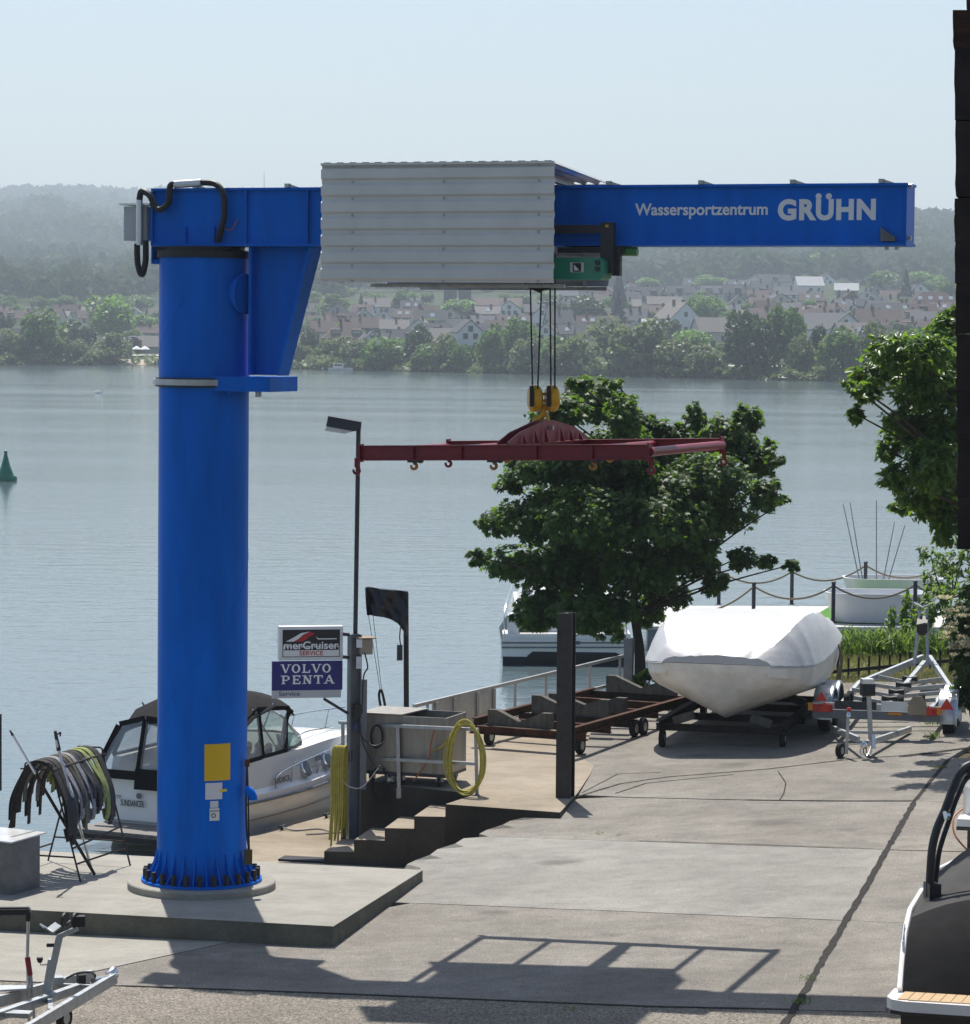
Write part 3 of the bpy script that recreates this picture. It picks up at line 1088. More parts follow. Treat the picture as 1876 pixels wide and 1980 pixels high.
# cabinet, conduits and hoses at the jib's tail
cab = MB()
jbox(cab, -1.01, -0.69, -0.05, 0.30, 8.66, 9.10); cabo = cab.build('cable_cabinet', M('cabinet grey', (0.48, 0.49, 0.50), 0.5, 0.1, var=0.06), crane)
mb = MB(); jbox(mb, -1.06, -0.63, -0.08, 0.34, 9.115, 9.14); mb.build('rain_cover', ALU, cabo)
mb = MB(); mb.cyl(JP(-0.76, 0.36, 8.60), JP(-0.76, 0.36, 9.18), 0.045, n=12); mb.build('conduit', ALU, cabo)
mb = MB(); mb.tube(curve_pts([JP(-0.76, 0.36, 9.18), JP(-0.73, 0.36, 9.29), JP(-0.61, 0.38, 9.24), JP(-0.49, 0.38, 9.06), JP(-0.35, 0.36, 9.14), JP(-0.33, 0.34, 9.36), JP(-0.23, 0.32, 9.38)]), 0.042, 9); mb.build('cable_hose', BLACK, crane)
mb = MB(); mb.tube(curve_pts([JP(-0.79, 0.36, 8.62), JP(-0.78, 0.36, 8.36), JP(-0.72, 0.36, 8.22), JP(-0.67, 0.36, 8.40), JP(-0.67, 0.36, 8.66)]), 0.04, 9); mb.build('cable_hose', BLACK, crane)
mb = MB(); mb.cyl(JP(-0.28, 0.32, 9.38), JP(0.10, 0.32, 9.40), 0.05, n=12); mb.build('conduit', ALU, crane)
mb = MB(); mb.tube(curve_pts([JP(0.10, 0.32, 9.40), JP(0.30, 0.34, 9.38), JP(0.42, 0.36, 9.25), JP(0.44, 0.36, 9.0), JP(0.38, 0.34, 8.78), JP(0.33, 0.30, 8.65)]), 0.04, 9); mb.build('cable_hose', BLACK, crane)
mb = MB(); mb.tube(curve_pts([JP(0.37, 0.3, 8.93), JP(0.40, 0.3, 8.82), JP(0.5, 0.29, 8.80), JP(0.56, 0.28, 8.88), JP(0.58, 0.27, 8.93)]), 0.007, 5); mb.build('earth_wire', M('wire orange', (0.35, 0.16, 0.05), 0.5), crane)

# notices stuck to the pillar (curved sheets)
def col_sheet(px0, px1, py0, py1, mat, name, lift):
    z0, z1 = PY(430, py1, CY - 0.5).z, PY(430, py0, CY - 0.5).z
    def ang(px):
        x = (px - 393.0) / 86.5
        return -math.acos(max(-1, min(1, x)))
    a0, a1 = ang(px0), ang(px1)
    mb = MB()
    n = 8
    ring = []
    for zz in (z0, z1):
        ring.append([CL(math.cos(a0 + (a1 - a0) * i / n) * (RC + lift), math.sin(a0 + (a1 - a0) * i / n) * (RC + lift), zz) for i in range(n + 1)])
    mb.loft(ring, caps=False)
    return mb.build(name, mat, pillar)
def print_mat(name, paper, ink, lines, amount=0.55):
    m = bpy.data.materials.new(name); m.use_nodes = True
    nt = m.node_tree; b = nt.nodes['Principled BSDF']
    tc = nt.nodes.new('ShaderNodeTexCoord')
    sp = nt.nodes.new('ShaderNodeSeparateXYZ'); nt.links.new(tc.outputs['Generated'], sp.inputs[0])
    w = nt.nodes.new('ShaderNodeMath'); w.operation = 'MULTIPLY'; w.inputs[1].default_value = lines * 2 * math.pi
    nt.links.new(sp.outputs[2], w.inputs[0])
    s = nt.nodes.new('ShaderNodeMath'); s.operation = 'SINE'; nt.links.new(w.outputs[0], s.inputs[0])
    n = nt.nodes.new('ShaderNodeTexNoise'); n.inputs['Scale'].default_value = 30; nt.links.new(tc.outputs['Generated'], n.inputs['Vector'])
    mu = nt.nodes.new('ShaderNodeMath'); mu.operation = 'MULTIPLY'; nt.links.new(s.outputs[0], mu.inputs[0]); nt.links.new(n.outputs['Fac'], mu.inputs[1])
    r = nt.nodes.new('ShaderNodeValToRGB'); r.color_ramp.elements[0].position = 0.1; r.color_ramp.elements[1].position = 0.45
    r.color_ramp.elements[0].color = (*paper, 1); r.color_ramp.elements[1].color = (*[p * (1 - amount) + i * amount for p, i in zip(paper, ink)], 1)
    nt.links.new(mu.outputs[0], r.inputs[0]); nt.links.new(r.outputs[0], b.inputs['Base Color']); b.inputs['Roughness'].default_value = 0.5
    return m
col_sheet(405, 452, 1438, 1509, print_mat('yellow notice print', (0.80, 0.50, 0.01), (0.1, 0.06, 0.01), 34, 0.4), 'yellow_notice', 0.006)
col_sheet(407, 438, 1513, 1545, print_mat('paper print', (0.75, 0.73, 0.76), (0.2, 0.2, 0.25), 16, 0.35), 'paper_notice', 0.005)
col_sheet(433, 446, 1526, 1531, M('yellow tag', (0.8, 0.6, 0.02), 0.5), 'tag_strip', 0.008)
col_sheet(416, 431, 1548, 1561, print_mat('label print', (0.7, 0.72, 0.74), (0.25, 0.25, 0.3), 7, 0.4), 'label_plate', 0.005)
col_sheet(415, 433, 1562, 1586, M('label white', (0.75, 0.74, 0.70), 0.5, var=0.05), 'label_plate', 0.005)
col_sheet(416, 433, 1566.5, 1568, BLACK, 'print_bar', 0.007)
zc = PY(424, 1576, CY - .5).z
aa = -math.acos((422.5 - 393) / 86.5)
mb = MB()
ring = [CL(math.cos(aa) * (RC + 0.008), math.sin(aa) * (RC + 0.008), zc) + Vector((-math.sin(aa), math.cos(aa), 0)) * (0.026 * math.cos(t)) + Z3 * (0.026 * math.sin(t)) for t in [i * 2 * math.pi / 20 for i in range(20)]]
mb.tube(ring, 0.005, 5, closed=True); mb.build('print_ring', BLACK, pillar)
# blue elbow and the strap hanging at the pillar's flank
e0 = PY(478, 1527, CY - 0.25); pts = []
for i in range(9):
    a = R(90) * i / 8
    pts.append(e0 + Vector((-0.03 + math.sin(a) * 0.11, -0.02, -(1 - math.cos(a)) * 0.13)))
mb = MB(); mb.tube(pts, 0.058, 14); mb.build('pipe_elbow', BLUE, pillar)
s0 = PY(478, 1478, CY - 0.2)
strap = thing('lashing_strap', 'black lashing strap with ratchet hanging at the pillar foot', 'strap', PY(481, 1668, CY - 0.3))
mb = MB(); mb.tube(curve_pts([s0, PY(476, 1540, CY - 0.25), PY(477, 1600, CY - 0.25), PY(481, 1645, CY - 0.25)]), 0.014, 6)
mb.tube(curve_pts([s0, PY(480, 1540, CY - 0.2), PY(481, 1600, CY - 0.2), PY(482, 1645, CY - 0.25)]), 0.012, 6)
mb.build('webbing', BLACK, strap)
mb = MB(); mb.box(PY(480, 1657, CY - 0.28), (0.10, 0.06, 0.2), 0.2); mb.build('ratchet', M('ratchet brass', (0.09, 0.065, 0.03), 0.45, 0.5), strap)
mb = MB(); mb.box(s0 + Vector((0, -0.02, 0.02)), (0.06, 0.05, 0.09)); mb.build('hook', M('rust brown', (0.13, 0.06, 0.03), 0.8, 0.2, var=0.4, scale=14), strap)

# ------------------------------------------------------------------ hoist trolley with its sheet-metal hood
HS0, HS1 = 2.09, 5.125
HN = 1.15
hoist = thing('hoist_trolley', 'hoist trolley under a corrugated grey sheet metal hood on the jib', 'hoist', JP(3.7, 0, 8.1))
def corrugated(z0, z1, n_rib, depth, nface, axis='z'):
    """trapezoid profile as (coordinate, offset) pairs"""
    out = []
    p = (z1 - z0) / n_rib
    for k in range(n_rib):
        b = z0 + p * k
        out += [(b, 0), (b + p * 0.10, 0), (b + p * 0.24, depth), (b + p * 0.76, depth), (b + p * 0.90, 0)]
    out.append((z1, 0))
    return out
HZ0, HZ1 = 8.115, 9.555
def side_panel(nn, sgn, z0, z1):
    prof = corrugated(z0, z1, 7, 0.03, nn)
    mb = MB()
    outer = [[JP(s, nn + sgn * d, z) for z, d in prof] for s in (HS0, HS1)]
    mb.loft(outer, caps=False)
    inner = [[JP(s, nn - sgn * 0.004 + sgn * d, z) for z, d in prof] for s in (HS0, HS1)]
    mb.loft(inner, caps=False)
    return mb
side_panel(HN - 0.03, 1, HZ0, HZ1).build('hood_side', HOODM, hoist, 20, 'corrugated side sheet facing the yard')
side_panel(-HN + 0.03, -1, HZ0, HZ1 - 0.14).build('hood_side', CREAM, hoist, 20)
mb = MB()
prof = corrugated(HS0, HS1, 18, 0.035, 0)
for off in (0.0, -0.004):
    mb.loft([[JP(s, HN + 0.0, HZ1 + d + off) for s, d in prof], [JP(s, -HN, HZ1 - 0.14 + d + off) for s, d in prof]], caps=False)
mb.build('hood_roof', HOODM, hoist, 20)
mb = MB(); mb.beam(JP(HS0, HN + 0.008, HZ1 + 0.012), JP(HS1, HN + 0.008, HZ1 + 0.012), 0.012, 0.03); mb.build('edge_trim', HOODM, hoist)
# screws on the ribs
me_s = None
for s in (2.50, 3.70, 4.92):
    for k in range(8):
        z = HZ0 + (HZ1 - HZ0) * k / 7 + (0.02 if k == 0 else (-0.02 if k == 7 else 0))
        if me_s is None:
            t = MB(); t.lathe((0, 0, 0), [(0.015, 0), (0.015, 0.006), (0.009, 0.012), (0.0, 0.013)], 8, jn, cap=False); me_s = t.mesh('screw', GREY_STEEL)
        o = link('screw', me_s, hoist); o.location = JP(s, HN - 0.028, z) - hoist.location
# frame inside the hood
for s in (HS0 + 0.25, HS1 - 0.3):
    for n in (-HN + 0.07, HN - 0.07):
        mb = MB(); mb.beam(JP(s, n, HZ0 - 0.005), JP(s, n, HZ1 - 0.16), 0.05, 0.05); mb.build('hood_post', GREY_STEEL, hoist)
    mb = MB(); mb.beam(JP(s, -HN + 0.1, HZ1 - 0.21), JP(s, HN - 0.1, HZ1 - 0.12), 0.05, 0.05); mb.build('hood_rafter', GREY_STEEL, hoist)
for n in (-HN + 0.07, HN - 0.45):
    mb = MB(); mb.beam(JP(HS0 + 0.5, n, HZ0 - 0.03), JP(HS1 - 0.0, n, HZ0 - 0.03), 0.05, 0.045); mb.build('bottom_rail', GREY_STEEL, hoist)
# trolley frame, plates, motor, drum
mb = MB(); jbox(mb, 2.6, 5.56, 0.36, 0.42, 8.74, 8.84); jbox(mb, 2.6, 5.56, -0.42, -0.36, 8.74, 8.84); mb.build('trolley_frame', DARK, hoist)
mb = MB(); jbox(mb, 5.50, 5.66, 0.35, 0.45, 8.25, 8.87); mb.build('trolley_plate', DARK, hoist)
mb = MB(); jbox(mb, 5.62, 5.72, 0.25, 0.345, 8.22, 8.55); mb.build('buffer_plate', DARK, hoist)
mb = MB(); jbox(mb, 5.56, 5.60, 0.452, 0.456, 8.81, 8.84); mb.build('warning_sticker', YEL, hoist)
mb = MB(); jbox(mb, 4.9, 5.75, -0.3, 0.3, 8.50, 8.572); mb.build('trolley_beam', DARK, hoist)
mb = MB(); mb.cyl(JP(5.7, 0.2, 8.52), JP(5.9, 0.2, 8.52), 0.055, n=12); mb.build('limit_switch', M('switch green', (0.05, 0.22, 0.05), 0.4), hoist)
GREEN = M('hoist green paint', (0.015, 0.24, 0.15), 0.35, var=0.08, coat=0.2)
mb = MB()
prof = [(-0.13, 0.02), (-0.10, 0.0)]
gp = []
s0_, s1_ = 3.2, 5.60
zc_, hh = 8.30, 0.135
for (s, z) in ((s0_, -hh), (s1_ - 0.05, -hh), (s1_ - 0.012, -hh + 0.03), (s1_, -hh * 0.5), (s1_, hh * 0.6), (s1_ - 0.02, hh - 0.03), (s1_ - 0.06, hh), (s0_, hh)):
    gp.append(JP(s, 0.62, zc_ + z))
mb.prism(gp, -jn * 0.34)
gd = mb.build('hoist_drum', GREEN, hoist)
mb = MB(); jbox(mb, 5.17, 5.345, 0.622, 0.627, 8.255, 8.375); mb.build('maker_plate', M('plate grey', (0.55, 0.56, 0.57), 0.5), gd)
mb = MB(); jbox(mb, 5.205, 5.31, 0.628, 0.631, 8.262, 8.367); mb.build('maker_mark', BLACK, gd)
mb = MB(); mb.prism([JP(5.222, 0.632, 8.278), JP(5.29, 0.632, 8.278), JP(5.222, 0.632, 8.348)], jn * 0.002); mb.build('maker_mark', WHITE_L, gd)
for z in (8.375, 8.295):
    mb = MB(); mb.cyl(JP(5.52, 0.62, z), JP(5.52, 0.66, z), 0.03, n=10); mb.build('bolt', DARK, gd)
mb = MB()
for k in range(4):
    mb.tube(curve_pts([JP(4.55 + 0.05 * k, 0.5, 8.12), JP(4.62 + 0.04 * k, 0.5, 8.06 - 0.01 * k), JP(4.74, 0.5, 8.045 - 0.012 * k), JP(4.86 - 0.03 * k, 0.5, 8.06), JP(4.9 - 0.03 * k, 0.5, 8.12)]), 0.014, 6)
mb.build('cable_loop', BLACK, hoist)['kind'] = 'stuff'

# ------------------------------------------------------------------ hook block
s_h = 4.695
HB = JP(s_h, 0, 6.69)
hookb = thing('hook_block', 'yellow double sheave hook block hanging on four wire ropes', 'hook block', HB)
YH = HB.y
for (xa, ya, xb, yb, dy) in ((1024.5, 553, 1030, 748, .1), (1049.5, 553, 1040, 748, -.1), (1063.5, 553, 1065.5, 748, .1), (1073.5, 553, 1073, 748, -.1)):
    mb = MB(); mb.cyl(PY(xa, ya - 60, YH + dy), PY(xb, yb + 6, YH + dy), 0.0115, n=6); mb.build('wire_rope', BLACK, hookb)
def rect_round(c, w, h, r, n=5):
    out = []
    for cx_, cz_, a0 in ((w / 2 - r, h / 2 - r, 0), (-w / 2 + r, h / 2 - r, 90), (-w / 2 + r, -h / 2 + r, 180), (w / 2 - r, -h / 2 + r, 270)):
        for i in range(n + 1):
            a = R(a0 + 90 * i / n)
            out.append((cx_ + math.cos(a) * r, cz_ + math.sin(a) * r))
    return out
for px in (1034.5, 1067.5):
    c = PY(px, 770.5, YH)
    mb = MB()
    prof = [(0.0, -0.075), (0.13, -0.072), (0.165, -0.045), (0.17, 0.0), (0.165, 0.045), (0.13, 0.072), (0.0, 0.075)]
    mb.lathe(c, prof, 28, (1, 0.25, 0), cap=False)
    sh = mb.build('sheave_guard', YEL, hookb)
    mb = MB(); mb.box(c + Vector((-0.045, -0.155, 0.03)), (0.045, 0.06, 0.26), 0.1); mb.build('rope_slot', BLACK, sh)
mb = MB()
for py in (762, 775):
    mb.box(PY(1051, py, YH), (0.14, 0.07, 0.035))
mb.box(PY(1051, 784, YH), (0.16, 0.09, 0.05))
mb.build('crosshead', YEL, hookb)
mb = MB(); mb.lathe(PY(1051, 797, YH), [(0.03, -0.05), (0.035, 0.03), (0.05, 0.08)], 14); mb.build('shank', YEL, hookb)
def hook_curve(top, r, plane_x, n=16):
    """J-shaped hook below the point top"""
    x = Vector(plane_x).normalized()
    c = top - Z3 * (r * 1.55)
    pts = [top, top - Z3 * (r * 0.35)]
    for i in range(n + 1):
        a = R(80) - R(285) * i / n
        pts.append(c + x * (r * math.cos(a)) + Z3 * (r * math.sin(a)))
    return pts
hp = hook_curve(PY(1049, 797, YH), 0.10, (-1, 0, 0))
mb = MB(); mb.tube(hp, [0.028] * 3 + [0.04 * (1 - 0.5 * (i / 15) ** 3) for i in range(len(hp) - 3)], 10); mb.build('hook', YEL, hookb)
mb = MB(); mb.tube([PY(1058, 800, YH), PY(1060, 815, YH), PY(1056, 829, YH)], [0.02, 0.03, 0.02], 8); mb.build('safety_latch', YEL, hookb)

# ------------------------------------------------------------------ red lifting frame
RED = M('oxide red paint', (0.20, 0.005, 0.016), 0.42, var=0.16, scale=4, bump=0.06)
FL, FR, BL, BRt = Vector((-1.526, 38.0, 6.02)), Vector((1.93, 36.5, 6.12)), Vector((-0.49, 40.9, 6.0)), Vector((3.0, 39.4, 6.116))
fr = thing('lifting_spreader', 'dark red steel spreader hanging level from the crane hook', 'spreader', (0.73, 39.07, 6.0))
fa = (FR - FL).normalized(); fb = (BL - FL).normalized()
mb = MB(); mb.ibeam(FL, FR, 0.1, 0.185, 0.014); mb.build('side_beam', RED, fr)
mb = MB(); mb.ibeam(BL, BRt, 0.1, 0.17, 0.014); mb.build('side_beam', RED, fr)
for t in (0.0, 0.19, 0.36, 0.62, 0.81, 1.0):
    p = FL.lerp(FR, t)
    mb = MB(); mb.beam(p - Z3 * 0.078 - fb * 0.025, p + Z3 * 0.078 - fb * 0.025, 0.012, 0.045, fb); mb.build('stiffener', RED, fr)
for t in (0.0, 1.0):
    p = FL.lerp(FR, t)
    q = BL.lerp(BRt, t)
    mb = MB(); mb.cyl(p + Z3 * 0.0, q, 0.055, n=14); mb.build('end_tube', RED, fr)
    for w in (p, q):
        mb = MB(); mb.box(w, (0.02, 0.12, 0.22), math.atan2(fa.y, fa.x)); mb.build('end_plate', RED, fr)
for t in (0.24, 0.76):
    mb = MB(); mb.cyl(FL.lerp(FR, t) + Z3 * 0.02, BL.lerp(BRt, t) + Z3 * 0.02, 0.045, n=12); mb.build('cross_tube', RED, fr)
mf, mk = FL.lerp(FR, 0.5), BL.lerp(BRt, 0.5)
cd = (mk - mf).normalized(); cl = (mk - mf).length
zb = 0.095
poly = [mf + Z3 * zb, mk + Z3 * zb, mk + Z3 * (zb + 0.03), mf.lerp(mk, 0.82) + Z3 * (zb + 0.17), mf.lerp(mk, 0.56) + Z3 * 0.36, mf.lerp(mk, 0.44) + Z3 * 0.36, mf.lerp(mk, 0.14) + Z3 * (zb + 0.14), mf + Z3 * (zb + 0.03)]
sidev = cd.cross(Z3).normalized()
for off in (-0.07, 0.055):
    mb = MB(); mb.prism([p + sidev * off for p in poly], sidev * 0.015); mb.build('lifting_plate', RED, fr)
for t in (0.16, 0.3, 0.42, 0.62, 0.74, 0.86):
    h = float(np.interp(t, [0, 0.14, 0.44, 0.56, 0.82, 1], [0.03, 0.14, 0.265, 0.265, 0.17, 0.03]))
    p = mf.lerp(mk, t) + Z3 * zb + sidev * 0.09
    mb = MB(); mb.prism([p, p + sidev * 0.06, p + Z3 * h * 0.8], cd * 0.012); mb.build('rib', RED, fr)
mb = MB(); mb.ibeam(mf + Z3 * 0.02, mk + Z3 * 0.02, 0.16, 0.14, 0.014); mb.build('centre_beam', RED, fr)
mb = MB(); mb.cyl(mf.lerp(mk, 0.5) + Z3 * 0.27 - sidev * 0.12, mf.lerp(mk, 0.5) + Z3 * 0.27 + sidev * 0.12, 0.03, n=12); mb.build('lifting_pin', GREY_STEEL, fr)
def small_hook(top, mat, r=0.045, px=(1, 0, 0)):
    hp = hook_curve(top, r, px, 12)
    mb = MB(); mb.tube(hp, [0.018] * 2 + [0.02 * (1 - 0.4 * (i / 13) ** 3) for i in range(len(hp) - 2)], 8)
    return mb.build('hook', mat, fr)
ORANGE = M('old yellow paint', (0.42, 0.20, 0.03), 0.55, var=0.3, scale=12)
for w in (FL - fa * 0.06, FR + fa * 0.02, BRt + fa * 0.03, BL):
    mb = MB(); mb.beam(w - Z3 * 0.06, w - Z3 * 0.17, 0.03, 0.05); mb.build('shackle', RED, fr)
    small_hook(w - Z3 * 0.16, RED, 0.036)
for t, side in ((0.19, 0), (0.81, 0), (0.47, 0), (0.6, 1), (0.22, 1)):
    w = (FL.lerp(FR, t) if side == 0 else BL.lerp(BRt, t)) - Z3 * 0.10
    mb = MB(); mb.box(w, (0.14, 0.09, 0.035), math.atan2(fa.y, fa.x)); mb.cyl(w + fa * 0.09 - fb * 0.03, w + fa * 0.09 + fb * 0.03, 0.028, n=8); mb.build('hook_trolley', DARK, fr)
    small_hook(w - Z3 * 0.01, ORANGE, 0.034)
# ------------------------------------------------------------------ the far town
WALLS = {'cream': M('cream render', (0.60, 0.56, 0.47), 0.9, var=0.08, scale=0.6), 'white': M('white render', (0.80, 0.80, 0.78), 0.9, var=0.06, scale=0.6),
         'yellow': M('yellow render', (0.58, 0.37, 0.08), 0.9, var=0.1, scale=0.6), 'grey': M('grey render', (0.33, 0.33, 0.33), 0.9, var=0.1, scale=0.6),
         'brick': M('red brick', (0.20, 0.075, 0.05), 0.9, var=0.2, scale=1.2), 'dark': M('dark timber', (0.06, 0.05, 0.045), 0.9, var=0.2)}
ROOFS = {'grey': M('slate roof', (0.085, 0.085, 0.095), 0.8, var=0.2, scale=0.9, stretch=(1, 1, 5)), 'brown': M('brown tile roof', (0.10, 0.075, 0.068), 0.85, var=0.22, scale=0.9, stretch=(1, 1, 5)),
         'dark': M('dark slate roof', (0.05, 0.05, 0.058), 0.8, var=0.25, scale=0.9, stretch=(1, 1, 5)), 'red': M('red brown tile roof', (0.065, 0.038, 0.035), 0.85, var=0.25, scale=0.9, stretch=(1, 1, 5)),
         'light': M('pale weathered roof', (0.18, 0.165, 0.155), 0.85, var=0.15, scale=0.9, stretch=(1, 1, 5)), 'white': M('bright sheet roof', (0.46, 0.46, 0.46), 0.8, var=0.05, scale=0.9)}
M_WIN = M('window glass far', (0.05, 0.06, 0.075), 0.12, var=0.3, scale=0.3)
M_SKYL = M('roof window', (0.20, 0.24, 0.28), 0.75, 0.0, var=0.1)
M_CHIM = M('chimney brick', (0.13, 0.075, 0.06), 0.9, var=0.2)
ROOF_WORD = {'grey': 'slate grey', 'brown': 'brown tiled', 'dark': 'dark slate', 'red': 'red brown', 'light': 'pale weathered', 'white': 'bright white'}
HOUSES = []
def far_place(px, py):
    """where the far land meets the sight line through (px, py)"""
    S = shore_Y(px)
    lo, hi = S + 16, S + 1250
    def yy(Y):
        return hor(px) - (far_z(px, Y) - CAM_H) * FPX / Y
    for i in range(40):
        m = (lo + hi) / 2
        if yy(m) > py: lo = m
        else: hi = m
    Y = (lo + hi) / 2
    return FP(px, Y)

WIN_ME = {}
def win_mesh(w, h):
    k = (round(w, 1), round(h, 1))
    if k not in WIN_ME:
        mb = MB(); mb.box((0, 0, 0), (w, 0.08, h))
        WIN_ME[k] = mb.mesh('window', M_WIN, 0)
    return WIN_ME[k]
SKY_ME = None
def house(px, py, wpx, hpx, wall='cream', roof='brown', face='s', turn=None, dormers=0, skylights=0, chim=1, special=None, name='house', cat='house', hip=False):
    global SKY_ME
    p = far_place(px, py)
    sc_ = p.y / FPX
    W, H = wpx * sc_ * 1.12, hpx * sc_ * 1.12 + 1.0
    r_ = random.Random(int(px * 7 + py))
    turn = r_.uniform(-16, 16) if turn is None else turn
    t = thing(name, special or '', cat, (p.x, p.y, p.z - 1.0), R(turn), 'houses of the far town')
    HOUSES.append((t, px, py, wall, roof, face, special))
    if face == 'g':
        span, length = W, max(9.0, W * 1.1)
    else:
        length, span = W, min(max(8.0, H * 1.25), 12)
    rh = min(H * 0.52, span * 0.46)
    wh = H - rh
    # local frame: ridge along x for 's', along y for 'g'
    def L(a, b, z):                     # a along the ridge, b across
        return Vector((a, b, z)) if face == 's' else Vector((b, -a, z))
    l2, s2 = length / 2, span / 2
    mb = MB()
    g = [(-s2, 0), (s2, 0), (s2, wh), (0, wh + rh), (-s2, wh)]
    if hip:
        mb.prism([L(-l2, -s2, 0), L(-l2, s2, 0), L(l2, s2, 0), L(l2, -s2, 0)], (0, 0, wh))
    else:
        a = [L(-l2, b, z) for b, z in g]
        off = L(l2, 0, 0) - L(-l2, 0, 0)
        mb.prism(a, off)
    mb.build('wall', WALLS[wall], t, 0, world=False)
    mb = MB()
    ov, th = 0.35, 0.22
    for sg in (-1, 1):
        e = sg * (s2 + ov); ez = wh - ov * rh / s2
        hx = min(l2 * 0.8, s2) if hip else -ov
        a = [L(-l2 - ov, e, ez), L(l2 + ov, e, ez), L(l2 - hx, 0, wh + rh), L(-l2 + hx, 0, wh + rh)]
        mb.prism([v + Vector((0, 0, 0.03)) for v in a], (0, 0, th))
        if hip:
            a = [L(sg * (l2 + ov), -s2 - ov, ez), L(sg * (l2 + ov), s2 + ov, ez), L(sg * (l2 - hx), 0, wh + rh)]
            mb.prism([v + Vector((0, 0, 0.03)) for v in a], (0, 0, th))
    rf = mb.build('roof', ROOFS[roof], t, 0, world=False)
    for k in range(chim):
        a = r_.uniform(-0.6, 0.6) * l2
        b = r_.choice((-1, 1)) * s2 * 0.2
        mb = MB(); mb.box(L(a, b, wh + rh + 0.1), (0.75, 0.75, 1.9)); mb.build('chimney', M_CHIM, rf, 0, world=False)
    for k in range(dormers):
        a = (-0.5 + (k + 0.5) / dormers) * length * 0.9
        b = -s2 * 0.55
        z = wh + rh * 0.32
        mb = MB(); mb.prism([L(a - 1.2, b - 1.0, z - 0.5), L(a + 1.2, b - 1.0, z - 0.5), L(a + 1.2, b - 1.0, z + 1.0), L(a - 1.2, b - 1.0, z + 1.0)], L(0, 2.6, 0) - L(0, 0, 0))
        dm = mb.build('dormer', WALLS['dark' if roof in ('dark', 'red') else 'grey'], rf, 0, world=False)
        mb = MB(); mb.prism([L(a - 1.5, b - 1.3, z + 1.0), L(a + 1.5, b - 1.3, z + 1.0), L(a + 1.5, b + 1.9, z + 1.45), L(a - 1.5, b + 1.9, z + 1.45)], (0, 0, 0.18)); mb.build('dormer_roof', ROOFS[roof], rf, 0, world=False)
    for k in range(skylights):
        a = (-0.5 + (k + 0.6) / skylights) * length * 0.8
        f_ = 0.45
        c = L(a, -s2 * (1 - f_), wh + rh * f_ + 0.33)
        mb = MB()
        up = (L(0, 0, wh + rh) - L(0, -s2, wh)).normalized(); rt = (L(1, 0, 0) - L(0, 0, 0)).normalized(); nn = rt.cross(up)
        a4 = [c + rt * (sx * 0.75) + up * (sy * 0.95) for sx, sy in ((-1, -1), (1, -1), (1, 1), (-1, 1))]
        mb.prism(a4, Vector((0, 0, 0.08))); mb.build('roof_window', M_SKYL, rf, 0, world=False)
    # windows on the wall towards the river
    if face == 'g':
        spots = []
        n_f = max(1, int(wh // 2.9))
        for fl in range(n_f):
            for q in (-0.5, 0.0, 0.5) if W > 9 else (-0.4, 0.4):
                if r_.random() < 0.85:
                    spots.append((q * s2, 1.9 + fl * 2.9))
        spots.append((0, wh + rh * 0.28))
        for b, z in spots:
            if z < wh + rh * 0.5:
                o = link('window', win_mesh(1.3, 1.5), t); o.location = (b, -l2 - 0.03, z)
    else:
        n_f = max(1, int(wh // 2.9)); n_c = max(2, int(length // 3.4))
        for fl in range(n_f):
            for q in range(n_c):
                if r_.random() < 0.85:
                    o = link('window', win_mesh(1.4, 1.5), t); o.location = ((-0.5 + (q + 0.5) / n_c) * length * 0.92, -s2 - 0.03, min(wh - 0.9, 1.9 + fl * 2.9))
    return t

